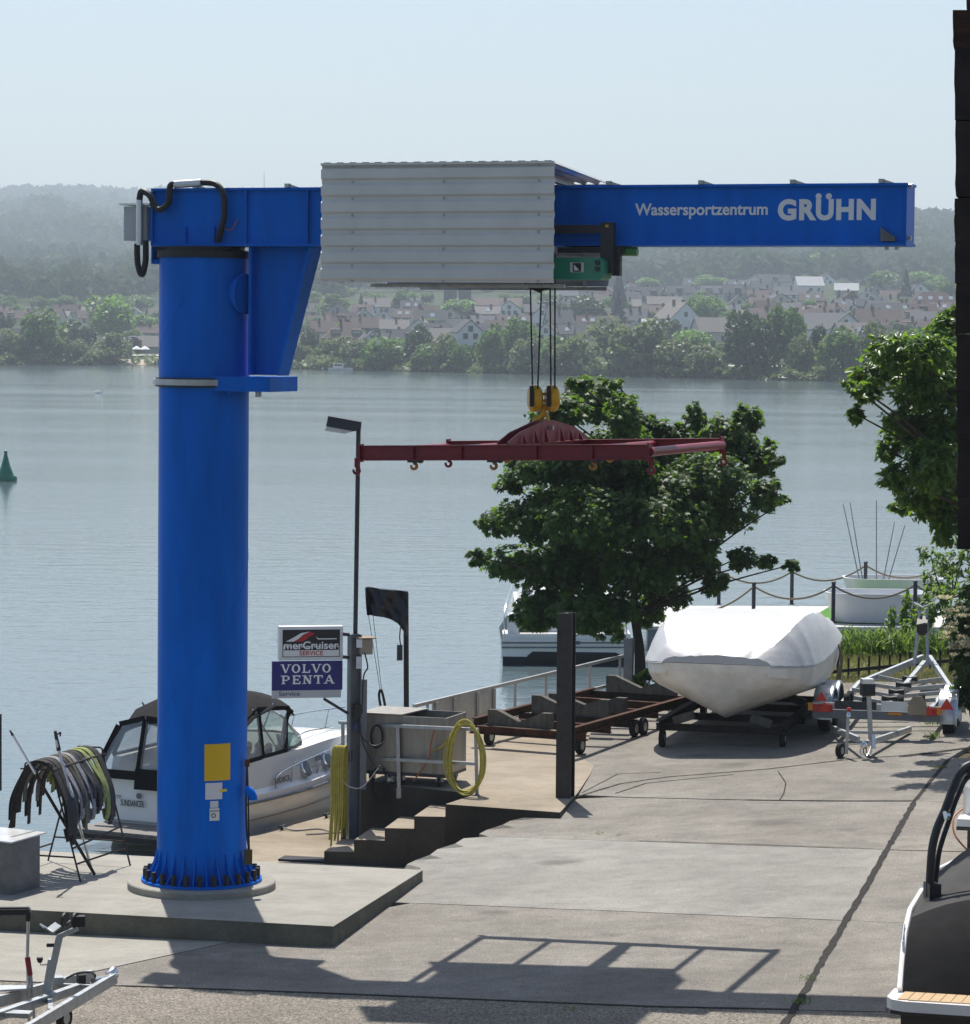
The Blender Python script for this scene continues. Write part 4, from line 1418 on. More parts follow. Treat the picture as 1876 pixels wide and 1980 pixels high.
for a in [
    (621, 655, 42, 30, 'cream', 'brown', 's'), (711, 678, 30, 32, 'white', 'grey', 'g'), (786, 670, 56, 28, 'cream', 'dark', 's', None, 1),
    (958, 654, 42, 30, 'cream', 'brown', 's', None, 1, 1), (728, 604, 52, 24, 'white', 'light', 's'), (797, 594, 24, 15, 'cream', 'grey', 's'), (707, 646, 52, 28, 'grey', 'brown', 's'),
    (760, 646, 50, 24, 'cream', 'light', 's'), (812, 648, 44, 27, 'white', 'light', 'g'), (828, 632, 54, 28, 'cream', 'dark', 's', None, 0, 1), (821, 614, 50, 19, 'cream', 'red', 's', None, 0, 0, 2),
    (938, 615, 48, 19, 'white', 'light', 's', None, 0, 1), (990, 632, 60, 19, 'cream', 'brown', 's', None, 0, 2, 2), (930, 634, 44, 20, 'cream', 'grey', 's'), (1050, 634, 34, 37, 'white', 'dark', 'g'),
    (1077, 642, 44, 36, 'grey', 'dark', 's'), (1106, 656, 50, 24, 'cream', 'dark', 's', None, 0, 2), (612, 634, 36, 20, 'grey', 'brown', 's'), (655, 630, 52, 22, 'cream', 'red', 's', None, 1, 0, 2),
    (1240, 584, 62, 25, 'grey', 'dark', 's', None, 2), (1226, 634, 40, 32, 'grey', 'grey', 's', None, 0, 0, 2), (1307, 576, 44, 20, 'cream', 'dark', 's', None, 1), (1377, 576, 50, 20, 'cream', 'grey', 's', None, 2),
    (1430, 548, 52, 19, 'cream', 'brown', 's'), (1421, 580, 50, 26, 'grey', 'dark', 's', None, 1), (1491, 554, 55, 20, 'cream', 'dark', 's', None, 1), (1533, 578, 45, 18, 'white', 'grey', 's'),
    (1564, 590, 42, 20, 'cream', 'brown', 's', None, 0, 2), (1498, 592, 45, 21, 'cream', 'grey', 'g'), (1410, 658, 45, 34, 'cream', 'dark', 's', None, 1), (1427, 632, 40, 18, 'cream', 'brown', 's', None, 0, 1),
    (1437, 618, 30, 15, 'cream', 'light', 's'), (1478, 622, 66, 22, 'grey', 'brown', 's', None, 0, 0, 2), (1475, 642, 52, 27, 'cream', 'brown', 's'), (1692, 642, 78, 38, 'cream', 'brown', 's', 8, 0, 0, 2),
    (1690, 676, 46, 40, 'grey', 'dark', 's'), (1750, 624, 50, 22, 'cream', 'brown', 's', None, 1), (1745, 646, 60, 25, 'grey', 'brown', 's', None, 1), (1617, 617, 30, 23, 'cream', 'brown', 'g'),
    (1645, 624, 38, 23, 'grey', 'grey', 'g'), (1408, 608, 30, 15, 'cream', 'grey', 's'), (1600, 606, 46, 16, 'cream', 'brown', 's'), (1675, 600, 55, 19, 'grey', 'dark', 's'), (1282, 682, 34, 30, 'brick', 'red', 's'),
    (1276, 709, 16, 28, 'white', 'grey', 'g'), (1660, 554, 40, 17, 'grey', 'dark', 's'), (88, 626, 58, 26, 'cream', 'brown', 's', None, 0, 0, 2), (125, 613, 42, 20, 'cream', 'red', 's', None, 0, 0, 2),
    (121, 617, 22, 13, 'white', 'light', 's'), (158, 611, 28, 15, 'cream', 'light', 's'), (258, 611, 20, 15, 'white', 'light', 'g'), (300, 613, 26, 12, 'cream', 'brown', 's'), (290, 652, 48, 20, 'grey', 'brown', 's'),
    (170, 624, 40, 20, 'cream', 'brown', 's'), (491, 655, 40, 30, 'cream', 'brown', 's'), (590, 612, 44, 22, 'cream', 'grey', 's'), (1340, 610, 44, 20, 'cream', 'brown', 's'), (1270, 612, 40, 18, 'grey', 'brown', 's'),
    (1350, 592, 50, 18, 'cream', 'dark', 's', None, 1), (1160, 626, 44, 20, 'cream', 'brown', 's'), (1095, 600, 40, 18, 'cream', 'grey', 's'), (1145, 590, 46, 18, 'grey', 'brown', 's'), (1210, 600, 44, 18, 'cream', 'light', 's'),
    (1060, 602, 44, 18, 'white', 'grey', 's'), (1030, 612, 36, 20, 'cream', 'grey', 's'), (1130, 570, 44, 16, 'cream', 'brown', 's'), (1090, 578, 40, 15, 'grey', 'grey', 's'), (1560, 622, 46, 20, 'grey', 'brown', 's'),
    (1520, 606, 44, 17, 'cream', 'grey', 's'), (1720, 582, 44, 17, 'cream', 'brown', 's'), (1780, 628, 44, 22, 'cream', 'grey', 's'), (1800, 652, 60, 26, 'cream', 'brown', 's'), (880, 650, 36, 20, 'cream', 'dark', 's'),
    (665, 652, 30, 18, 'cream', 'grey', 's'), (1360, 640, 44, 22, 'grey', 'brown', 's'), (1550, 642, 36, 22, 'cream', 'dark', 's'), (60, 612, 40, 16, 'cream', 'grey', 's'), (15, 612, 36, 16, 'white', 'brown', 's'),
]:
    house(*a)
# closely built rows climbing the slope
rr = random.Random(5)
for yb, x0, x1 in ((548, 1400, 1700), (561, 1230, 1780), (573, 1150, 1800), (586, 1120, 1800), (598, 1050, 1810), (611, 590, 1820), (626, 590, 1820), (640, 600, 1820), (655, 700, 1780)):
    x = x0 + rr.uniform(0, 20)
    while x < x1:
        if all(abs(h[1] - x) > 24 or abs(h[2] - yb) > 9 for h in HOUSES) and all(abs(x - u) > 42 or not -4 < yb - w < 24 for u, w in ((1558, 564), (1631, 570), (1595, 660), (1305, 642), (1280, 597), (1192, 600), (905, 600), (665, 676))):
            k = (yb - 540) / 110
            house(x, yb + rr.uniform(-3, 3), rr.uniform(30, 46) * (0.85 + 0.3 * k), rr.uniform(15, 20) * (0.9 + 0.5 * k), rr.choice(['cream', 'white', 'grey', 'cream', 'white']), rr.choice(['brown', 'grey', 'dark', 'brown', 'red', 'dark']), rr.choice(['s', 's', 's', 'g']), None, rr.choice([0, 0, 1]), rr.choice([0, 0, 0, 2]), rr.choice([1, 1, 2]))
        x += rr.uniform(34, 52)
house(665, 676, 80, 46, 'yellow', 'brown', 's', 6, 2, 0, 2, 'big yellow house with brown roof and dormers above the willows', hip=True)
house(741, 670, 42, 22, 'yellow', 'dark', 's', 0, 0, 0, 1, 'low yellow house with dark roof next to the big yellow house')
house(857, 674, 50, 34, 'yellow', 'light', 's', -8, 0, 0, 1, 'pale yellow house just behind the waterside willows')
house(900, 700, 44, 72, 'white', 'grey', 'g', 12, 0, 0, 1, 'tall white gabled house close to the water between willows')
house(924, 696, 34, 60, 'white', 'grey', 's', 12, 1, 0, 1, 'white wing with dormer joined to the tall gabled house')
house(1135, 653, 52, 20, 'white', 'light', 's', -4, 0, 2, 1, 'long low house with solar panels beside the dark broad tree')
house(1280, 597, 60, 20, 'cream', 'light', 's', 4, 0, 0, 2, 'wide house with a pale pink roof left of the bright green tree')
house(1305, 642, 60, 50, 'white', 'light', 'g', 24, 0, 0, 2, 'white gabled house with brick side left of the bright green tree')
house(1256, 643, 34, 22, 'white', 'white', 's', 0, 0, 0, 0, 'white flat block with large window above the willows')
house(1558, 564, 46, 25, 'white', 'white', 's', 8, 0, 0, 0, 'house with a dazzling white roof high in the town')
house(1631, 570, 40, 19, 'grey', 'white', 's', -6, 0, 0, 0, 'low house with a pale metal roof right of the dazzling roof')
house(1637, 590, 32, 23, 'brick', 'red', 'g', 5, 0, 0, 1, 'brown brick house with pointed gable below the pale metal roof')
house(1371, 660, 58, 40, 'cream', 'light', 's', 14, 0, 0, 1, 'cream house with weathered roof behind the broad dark bank tree')
house(1595, 660, 92, 48, 'white', 'grey', 'g', 38, 0, 0, 1, 'large white house with broad white gable above the bank trees')
house(1646, 670, 66, 40, 'cream', 'light', 's', 16, 0, 1, 1, 'house with weathered tile roof, tall chimney and one roof window')
house(1723, 612, 74, 22, 'grey', 'dark', 's', 4, 0, 2, 1, 'dark roofed house with bright roof windows below the cypress')
house(1800, 604, 88, 34, 'cream', 'red', 's', -3, 0, 4, 0, 'big dark red roof with four roof windows beside the cypress', hip=True)
house(38, 624, 70, 20, 'cream', 'brown', 's', 0, 2, 0, 3, 'long brown terrace with a flat dormer at the left picture edge')
house(18, 694, 70, 46, 'dark', 'dark', 's', 0, 0, 0, 0, 'dark long building behind the leftmost bank trees', 'barn', 'building')
house(290, 682, 40, 28, 'grey', 'light', 's', 0, 0, 0, 0, 'grey restaurant wing behind white parasols', 'building', 'building')
# red brick building with round gable
p = far_place(258, 682); s_ = p.y / FPX
t = thing('building', 'red brick waterside building with a rounded gable beside white parasols', 'building', (p.x, p.y, p.z - 0.5))
w, h = 26 * s_, 34 * s_
mb = MB(); prof = [(-w / 2, 0), (w / 2, 0), (w / 2, h * 0.78)] + [(math.cos(R(a)) * w / 2, h * 0.78 + math.sin(R(a)) * h * 0.22) for a in range(20, 180, 20)] + [(-w / 2, h * 0.78)]
mb.prism([(x, -4, z) for x, z in prof], (0, 8, 0)); mb.build('wall', WALLS['brick'], t, 30, world=False)
mb = MB(); mb.tube([(x, -4.15, z + 0.1) for x, z in prof[2:]], 0.28, 6); mb.build('gable_trim', WALLS['white'], t, 30, world=False)
for x in (-0.25, 0.25):
    for z in (0.2, 0.55):
        o = link('window', win_mesh(1.2, 1.6), t); o.location = (x * w, -4.05, z * h)
# cars and parasols on the waterfront
def far_car(px, py, col, label):
    p = far_place(px, py)
    t = thing('parked_car', label, 'car', p, R(4), 'cars parked on the far waterfront')
    mb = MB()
    sec = [(-2.1, .35), (-2.1, .85), (-1.5, .95), (-0.9, 1.42), (0.7, 1.45), (1.3, .95), (2.1, .8), (2.1, .35)]
    mb.prism([(x, -0.85, z) for x, z in sec], (0, 1.7, 0)); mb.build('body', M('car paint ' + col, {'white': (0.7, 0.7, 0.7), 'dark': (0.03, 0.03, 0.04), 'silver': (0.45, 0.46, 0.48)}[col], 0.25, 0.3), t, world=False)
    mb = MB(); mb.prism([(-0.8, -0.87, 1.0), (1.05, -0.87, 1.0), (0.62, -0.87, 1.38), (-0.75, -0.87, 1.36)], (0, 1.74, 0)); mb.build('window', M_WIN, t, 0, world=False)
    for x in (-1.3, 1.3):
        mb = MB(); mb.cyl((x, -0.9, 0.33), (x, 0.9, 0.33), 0.33, n=14); mb.build('wheel', BLACK, t, world=False)
far_car(172, 690, 'silver', 'silver car parked behind the leftmost low bank bushes')
far_car(241, 689, 'dark', 'dark car parked left of the white parasols')
far_car(1480, 706, 'white', 'white car half hidden under the broad dark bank tree')
for i, px in enumerate((262, 278)):
    p = far_place(px, 697)
    t = thing('parasol', ('left' if i == 0 else 'right') + ' one of two white parasols before the red building', 'parasol', p, 0, 'white parasols on the far waterfront')
    s_ = p.y / FPX; w = 20 * s_
    mb = MB(); mb.lathe((0, 0, 0), [(w / 2, 2.1), (w / 4, 2.7), (0.05, 3.1)], 8); mb.build('canopy', WALLS['white'], t, 0, world=False)
    mb = MB(); mb.cyl((0, 0, 0), (0, 0, 2.6), 0.05, n=6); mb.build('pole', DARK, t, 0, world=False)
# pale promenade path glimpsed under the trees
mb = MB()
pr = []
for px in range(-100, 2001, 60):
    S = shore_Y(px)
    pr.append((FP(px, S + 17), FP(px, S + 21)))
for (a, b), (c, d) in zip(pr, pr[1:]):
    mb.quad(a + Z3 * 0.25, c + Z3 * 0.25, d + Z3 * 0.45, b + Z3 * 0.45)
struct('path', mb, M('pale gravel path', (0.48, 0.46, 0.42), 0.9), 'pale promenade path along the far bank')
mb = MB()
for px in range(225, 320, 5):
    a, b = FP(px, shore_Y(px) + 1.0), FP(px + 5, shore_Y(px + 5) + 1.0)
    mb.quad(a + Z3 * .3, b + Z3 * .3, FP(px + 5, shore_Y(px + 5) + 9) + Z3 * .25, FP(px, shore_Y(px) + 9) + Z3 * .25)
struct('beach', mb, M('sand beach', (0.40, 0.34, 0.27), 0.9), 'narrow pale beach below the parasols')
# churches
M_STONE = M('dark church stone', (0.10, 0.095, 0.09), 0.9, var=0.15, scale=0.5)
p = far_place(1192, 604); s_ = p.y / FPX
t = thing('church_tower', 'church tower with a pointed slate spire above the town', 'church', (p.x, p.y, p.z - 1))
tw = 29 * s_
mb = MB(); mb.box((0, 0, 30 * s_ / 2), (tw, tw, 30 * s_)); mb.build('tower', M_STONE, t, 0, world=False)
zt = 30 * s_
mb = MB(); mb.lathe((0, 0, zt - 0.4), [(tw * 0.80, 0), (tw * 0.66, 1.2), (0.1, 70 * s_)], 4, cap=True)
sp_ = mb.build('spire', ROOFS['dark'], t, 0, world=False); sp_.rotation_euler = (0, 0, R(45))
for x in (-0.2, 0.2):
    mb = MB(); mb.box((x * tw, -tw / 2 - 0.02, zt - 3.2), (1.1, 0.1, 2.4)); mb.build('belfry_opening', M_WIN, t, 0, world=False)
mb = MB(); mb.cyl((0, 0, zt + 68 * s_), (0, 0, zt + 78 * s_), 0.12, n=6); mb.build('finial', DARK, t, 0, world=False)
p = far_place(905, 604); s_ = p.y / FPX
t = thing('twin_tower_church', 'dark twin towered church with long nave seen under the hood', 'church', (p.x, p.y, p.z - 1))
for dx in (-38, -10):
    mb = MB(); mb.box((dx * s_, 0, 30 * s_), (25 * s_, 25 * s_, 60 * s_)); tw_ = mb.build('tower', M_STONE, t, 0, world=False)
    mb = MB(); mb.box((dx * s_, -12.6 * s_, 32 * s_), (5 * s_, 0.3, 12 * s_)); mb.build('belfry_opening', M_WIN, tw_, 0, world=False)
    mb = MB(); mb.lathe((dx * s_, 0, 60 * s_), [(18 * s_, 0), (0.1, 30 * s_)], 4); mb.build('spire', ROOFS['dark'], tw_, 0, world=False)
mb = MB(); mb.box((52 * s_, 0, 9 * s_), (96 * s_, 14, 18 * s_)); mb.build('nave_wall', M_STONE, t, 0, world=False)
mb = MB(); mb.prism([(4 * s_, -8, 18 * s_), (4 * s_, 8, 18 * s_), (4 * s_, 0, 33 * s_)], (97 * s_, 0, 0)); mb.build('nave_roof', ROOFS['brown'], t, 0, world=False)
# radio mast on the hill
px = 511; Yr = lerp_tab(RIDGE_Y, px)
p = PY(px, 372, Yr - 60); q = PY(px, 330, Yr - 60)
mb = MB(); mb.tube([p, p.lerp(q, 0.6), q], [1.1, 0.8, 0.4], 6)
tag(mb.build('radio_mast', M('mast grey', (0.2, 0.2, 0.22), 0.6)), 'thin radio mast on the hilltop behind the jib', 'mast')
# satellite dish glinting high in the town
p = far_place(1655, 548)
mb = MB(); mb.lathe(p + Z3 * 5, [(1.5, 0), (1.2, 0.25), (0.4, 0.45), (0.0, 0.5)], 16, (0.1, -0.9, -0.5), cap=False); mb.cyl(p, p + Z3 * 5, 0.1, n=6)
tag(mb.build('satellite_dish', WALLS['white']), 'white satellite dish glinting high in the town', 'dish')

# labels for the plain houses: row and order from the left
rows_ = {}
for h in HOUSES:
    if not h[6]:
        k = 0 if h[2] > 648 else 1 if h[2] > 626 else 2 if h[2] > 606 else 3 if h[2] > 584 else 4
        rows_.setdefault((k, h[4]), []).append(h)
RW = ['row nearest the water', 'second row', 'middle row', 'upper row', 'topmost row']
for (k, rf), hs in rows_.items():
    hs.sort(key=lambda h: h[1])
    for i, h in enumerate(hs):
        h[0]['label'] = f"{h[3]} house, {ordinal(i + 1)} {ROOF_WORD[rf]} roof from the left in the town's {RW[k]}"

# ------------------------------------------------------------------ trees of the far bank and the town
def crown_np(seed, n, size, shape='round', lobes=9):
    r = np.random.default_rng(seed)
    if shape == 'conifer':
        h = r.uniform(0, 1, n) ** 1.5
        a = r.uniform(0, 2 * np.pi, n)
        rad = (1 - h) * (0.75 + 0.25 * r.uniform(-1, 1, n)) * (0.86 + 0.16 * np.sin(h * 40))
        pts = np.stack([np.cos(a) * rad, np.sin(a) * rad, h * 2 - 1], 1)
    else:
        c = r.normal(size=(lobes, 3)); c /= np.linalg.norm(c, axis=1)[:, None]
        c *= r.uniform(0.35, 0.66, lobes)[:, None]; c[:, 2] = c[:, 2] * 0.95
        cr = r.uniform(0.30, 0.52, lobes)
        k = r.integers(0, lobes, n)
        d = r.normal(size=(n, 3)); d /= np.linalg.norm(d, axis=1)[:, None]
        pts = c[k] + d * (cr[k] * r.uniform(0.6, 1.05, n) ** 0.6)[:, None]
        pts /= np.percentile(np.abs(pts), 97, axis=0)[None]
        low = pts[:, 2] < -0.55
        pts[low, 2] *= 0.9
    return clump_quads(pts, np.full(n, size), r)
LEAF = {'mid': leaf_mat('bank leaves', (0.032, 0.07, 0.014), (0.08, 0.145, 0.03), 0.35, scale=2.2),
        'dark': leaf_mat('dark leaves', (0.018, 0.04, 0.014), (0.04, 0.07, 0.022), 0.25, scale=2.2),
        'olive': leaf_mat('willow leaves', (0.06, 0.085, 0.035), (0.11, 0.14, 0.055), 0.35, scale=2.2),
        'bright': leaf_mat('bright leaves', (0.05, 0.115, 0.018), (0.11, 0.20, 0.035), 0.4, scale=2.2),
        'fir': leaf_mat('fir needles', (0.012, 0.028, 0.016), (0.028, 0.05, 0.025), 0.12, scale=2.2)}
CROWNS = {}
def crown_me(shape, var, mat):
    k = (shape, var, mat)
    if k not in CROWNS:
        v, f = crown_np(100 + var, 1500 if shape == 'round' else 1100, 0.115 if shape == 'round' else 0.09, shape, 9 + var % 4)
        CROWNS[k] = np_mesh('crown', v, f, LEAF[mat])
    return CROWNS[k]
BARK = M('bark', (0.06, 0.045, 0.032), 0.9, var=0.35, scale=6, stretch=(1, 1, 0.2), bump=0.6, bscale=20)
tk = MB(); tk.tube([(0, 0, -0.1), (0.02, 0, 0.5), (0, 0.02, 1.0)], [0.13, 0.09, 0.05], 8)
for a in range(4):
    b = a * 1.6
    tk.tube([(0, 0, 0.6), (math.cos(b) * .25, math.sin(b) * .25, 1.0)], [0.06, 0.02], 6)
TRUNK = tk.mesh('trunk', BARK)
TREES = []
def far_tree(px, py, wpx, hpx, mat='mid', shape='round', special=None):
    p = far_place(px, py) if py < lerp_tab(SHORE_PX, px) - 6 else FP(px, shore_Y(px) + 5 + (lerp_tab(SHORE_PX, px) - py) * 1.2)
    s_ = p.y / FPX
    W, H = wpx * s_ * 1.12, hpx * s_ * 1.06
    i = len(TREES)
    t = thing('conifer' if shape == 'conifer' else 'leafy_tree', special or '', 'tree', p - Z3 * 0.3, i * 1.7)
    t['group'] = 'trees of the far bank'
    c = link('crown', crown_me(shape, i % 5 if shape == 'round' else i % 2, mat), t)
    low = 0.02 if py > lerp_tab(SHORE_PX, px) - 14 else 0.12
    c.location = (0, 0, H * (low + (1 - low) / 2))
    c.scale = (W / 2, W / 2, H * (1 - low) / 2)
    k = link('trunk', TRUNK, t); k.scale = (W * 0.25, W * 0.25, H * 0.45)
    TREES.append((t, px, py, hpx, mat, shape, special))
for a in [
    (650, 709, 50, 42, 'olive'), (690, 714, 60, 46, 'olive'), (745, 717, 80, 56, 'mid'), (812, 704, 46, 72, 'dark'), (824, 720, 54, 44, 'mid'), (862, 720, 46, 62, 'olive'), (890, 721, 48, 46, 'mid'),
    (595, 692, 30, 54, 'dark'), (628, 697, 36, 40, 'mid'), (955, 724, 60, 80, 'mid'), (1010, 702, 68, 78, 'mid'), (1020, 726, 68, 62, 'olive'), (1080, 727, 62, 70, 'mid'), (1110, 728, 72, 72, 'olive'),
    (1175, 729, 82, 92, 'olive'), (1230, 730, 92, 96, 'olive'), (1310, 731, 66, 62, 'olive'), (1335, 692, 66, 52, 'bright'), (1360, 733, 68, 62, 'olive'), (1408, 628, 36, 24, 'bright'),
    (1448, 733, 88, 110, 'dark'), (1520, 723, 66, 106, 'mid'), (1545, 734, 44, 76, 'olive'), (1580, 728, 52, 82, 'dark'), (1625, 736, 72, 82, 'mid'), (1690, 731, 60, 82, 'olive'), (1740, 738, 70, 80, 'mid'), (1800, 738, 80, 90, 'mid'),
    (1585, 586, 16, 25, 'fir', 'conifer'), (1617, 588, 18, 27, 'fir', 'conifer'), (1508, 632, 26, 38, 'fir', 'conifer'), (1536, 632, 22, 32, 'fir', 'conifer'), (1288, 654, 26, 44, 'fir', 'conifer'),
    (1364, 558, 55, 26, 'bright'), (1470, 534, 60, 32, 'mid'), (1520, 532, 60, 32, 'mid'), (1588, 534, 55, 38, 'bright'), (1635, 534, 42, 40, 'mid'), (638, 612, 54, 44, 'mid'), (695, 606, 20, 38, 'fir', 'conifer'),
    (772, 604, 32, 38, 'mid'), (820, 590, 28, 22, 'mid'), (888, 614, 56, 34, 'bright'), (911, 626, 22, 38, 'fir', 'conifer'), (937, 594, 34, 16, 'mid'), (645, 580, 42, 26, 'mid'), (675, 634, 14, 25, 'fir', 'conifer'),
    (211, 664, 78, 88, 'bright'), (140, 676, 68, 56, 'dark'), (80, 705, 72, 88, 'mid'), (25, 705, 46, 56, 'olive'), (113, 705, 40, 46, 'olive'), (148, 705, 38, 42, 'olive'), (213, 706, 62, 58, 'olive'), (173, 706, 28, 15, 'olive'),
    (272, 650, 50, 38, 'bright'), (302, 648, 28, 32, 'mid'), (268, 600, 48, 28, 'mid'), (124, 600, 56, 28, 'mid'), (74, 600, 32, 24, 'mid'), (12, 600, 32, 26, 'mid'), (172, 600, 22, 26, 'dark'), (225, 600, 50, 26, 'mid'), (-8, 660, 50, 60, 'dark'),
    (1700, 570, 50, 40, 'mid'), (1790, 566, 60, 36, 'bright'), (1830, 590, 40, 40, 'mid'), (720, 590, 40, 22, 'mid'), (600, 590, 50, 26, 'mid'), (1245, 560, 40, 20, 'bright'), (1300, 552, 44, 22, 'mid'), (1000, 590, 36, 18, 'mid'),
    (1060, 586, 40, 22, 'mid'), (1420, 548, 40, 22, 'mid'), (1560, 596, 24, 16, 'bright'), (1440, 602, 26, 16, 'mid'), (850, 646, 26, 20, 'dark'), (690, 640, 22, 16, 'mid'), (1590, 640, 24, 20, 'dark'), (1240, 650, 30, 24, 'mid'), (540, 705, 60, 50, 'mid'), (575, 712, 40, 36, 'olive'),
    (1715, 660, 28, 24, 'mid'), (1660, 690, 40, 34, 'mid'), (1495, 700, 40, 40, 'mid'), (1405, 700, 40, 40, 'mid'), (930, 715, 40, 36, 'olive'), (790, 712, 40, 40, 'mid'), (985, 716, 40, 50, 'mid'),
]:
    far_tree(*a)
far_tree(1128, 634, 64, 54, 'dark', 'round', 'dark broad tree left of the church spire')
far_tree(1192, 636, 38, 72, 'fir', 'conifer', 'tall dark fir right in front of the church spire')
far_tree(1362, 630, 62, 52, 'bright', 'round', 'bright green round tree in the middle of the town')
far_tree(1746, 585, 32, 62, 'fir', 'conifer', 'tall dark cypress above the dark red roof')
# garden trees scattered through the town
rr = random.Random(77)
cnt = 0
while cnt < 135:
    px, py = rr.uniform(-20, 1850), rr.uniform(552, 690)
    if py > lerp_tab(SHORE_PX, px) - 22: continue
    if px < 310 and py < 596: continue
    if 310 < px < 490: continue
    cnt += 1
    g = rr.uniform(15, 30) * (0.75 + (py - 552) / 300)
    if rr.random() < 0.16: far_tree(px, py + 4, g * 0.6, g * 1.3, 'fir', 'conifer')
    else: far_tree(px, py + 4, g * rr.uniform(1.0, 1.5), g, rr.choice(['mid', 'dark', 'bright', 'mid', 'olive']))
# scrub along the far shoreline, too dense to count
r = np.random.default_rng(61)
pts = []
for px in np.arange(-60, 1960, 0.6):
    if 226 < px < 312 and r.uniform() < 0.9: continue
    S = shore_Y(px)
    for k in range(5):
        Y = S + r.uniform(-0.5, 10)
        hh = (1.2 + 3.2 * max(0, mnoise.noise(Vector((px * 0.03, 0.5, 0))) + 0.35)) * r.uniform(0.1, 1)
        q = FP(px + r.uniform(-1, 1), Y); pts.append((q.x, q.y, q.z + hh))
v, f = clump_quads(np.array(pts), np.full(len(pts), 0.75), r)
o = link('bank_scrub', np_mesh('bank_scrub', v, f, LEAF['olive'])); tag(o, 'low scrub along the far shoreline', None, None, 'stuff')
TONE = {'mid': 'green', 'dark': 'dark green', 'olive': 'grey green', 'bright': 'bright green', 'fir': 'blackish green'}
rows_ = {}
for tr in TREES:
    if not tr[6]:
        sh = lerp_tab(SHORE_PX, tr[1])
        k = 0 if tr[2] > sh - 14 else 1 if tr[2] > 640 else 2 if tr[2] > 596 else 3
        rows_.setdefault((k, tr[4], tr[5]), []).append(tr)
PL = ["along the far water's edge", 'between the houses nearest the river', 'among the houses of the middle town', 'on the slope above the town']
for (k, mt, shp), ts in rows_.items():
    ts.sort(key=lambda q: q[1])
    for i, q in enumerate(ts):
        q[0]['label'] = f"{ordinal(i + 1)} {TONE[mt]} {'pointed fir' if shp == 'conifer' else 'tree'} from the left {PL[k]}"

# ------------------------------------------------------------------ on the water
p = P(11, 930, WATER_Z)
b = thing('channel_buoy', 'green cone shaped channel buoy floating at the left picture edge', 'buoy', p)
BG = M('buoy green', (0.01, 0.16, 0.09), 0.4, var=0.15)
mb = MB(); mb.lathe(p, [(0.62, -0.1), (0.68, 0.15), (0.62, 0.3)], 20); mb.build('float', BG, b)
mb = MB(); mb.lathe(p, [(0.5, 0.3), (0.26, 0.9), (0.1, 1.5), (0.09, 1.75), (0.0, 1.8)], 20, cap=False); mb.build('cone', BG, b)
p = P(1097, 768, WATER_Z)
b = thing('channel_buoy', 'small red channel buoy far out behind the maple top', 'buoy', p)
BRd = M('buoy red', (0.22, 0.02, 0.03), 0.4, var=0.15)
mb = MB(); mb.lathe(p, [(0.6, 0), (0.6, 0.6), (0.42, 0.7), (0.4, 1.4), (0.5, 1.5), (0.5, 1.9), (0.1, 2.0)], 16); mb.build('float', BRd, b)
p = P(190, 761, WATER_Z)
b = thing('swan', 'white swan swimming far out left of the pillar', 'bird', p)
SW = M('swan white', (0.7, 0.7, 0.68), 0.8)
mb = MB()
ring = []
for i in range(9):
    t = i / 8; x = -0.55 + 1.1 * t
    w = 0.26 * math.sin(math.pi * min(1, t * 0.9 + 0.08)) + 0.02; hgt = 0.1 + 0.28 * math.sin(math.pi * t)
    ring.append([p + Vector((x, math.cos(a) * w, 0.08 + max(-0.1, math.sin(a)) * hgt)) for a in [k * math.pi / 5 for k in range(10)]])
mb.loft(ring, True)
neck = curve_pts([p + Vector((0.45, 0, 0.2)), p + Vector((0.62, 0, 0.45)), p + Vector((0.52, 0, 0.72)), p + Vector((0.60, 0, 0.86)), p + Vector((0.78, 0, 0.82))], 5)
mb.tube(neck, [0.07] * (len(neck) - 6) + [0.055, 0.05, 0.06, 0.065, 0.05, 0.02], 8)
mb.build('body', SW, b)
p = P(657, 717, WATER_Z)
b = thing('motor_boat', 'tiny white boat near the far bank behind the brace', 'boat', p)
mb = MB(); mb.loft([[p + Vector((x, y * wd, z)) for y, z in ((-1, 0.8), (-0.7, 0), (0.7, 0), (1, 0.8))] for x, wd in ((-3, 1.1), (0, 1.2), (2, 0.9), (3.4, 0.1))]); mb.build('hull', SW, b)
mb = MB(); mb.box(p + Vector((-0.4, 0, 1.4)), (2.6, 1.6, 1.1)); mb.build('cabin', SW, b)
mb = MB(); mb.box(p + Vector((-0.4, -0.81, 1.5)), (2.2, 0.03, 0.45)); mb.build('window', M_WIN, b)
# ------------------------------------------------------------------ sign pole, lamp, boxes and hoses at the stair foot
STEEL_P = M('grey painted steel', (0.16, 0.17, 0.185), 0.5, 0.3, var=0.15, scale=5, bump=0.05)
WHITE = M('white enamel', (0.72, 0.73, 0.72), 0.4, var=0.05, scale=4)
YHOSE = M('yellow hose', (0.42, 0.36, 0.06), 0.5, var=0.2, scale=10)
SPY = 49.4
sb = P(683, 1640, QUAY_Z)
SPY = sb.y
pole = thing('sign_pole', 'grey steel column holding signs and switch boxes at the stair foot', 'post', sb)
zt = PY(684, 1226, SPY).z
mb = MB(); mb.ibeam((sb.x, sb.y, QUAY_Z), (sb.x, sb.y, zt), 0.19, 0.19, 0.022, (1, 0.3, 0)); mb.build('column', STEEL_P, pole)
mb = MB(); mb.box(PY(703, 1420, SPY - 0.1), (0.10, 0.12, 1.75)); mb.build('cable_duct', STEEL_P, pole)
mb = MB(); mb.box(PY(706, 1250, SPY - 0.02), (0.2, 0.2, 0.24), 0.3); bx_ = mb.build('junction_box', M('beige plastic', (0.33, 0.29, 0.23), 0.6), pole)
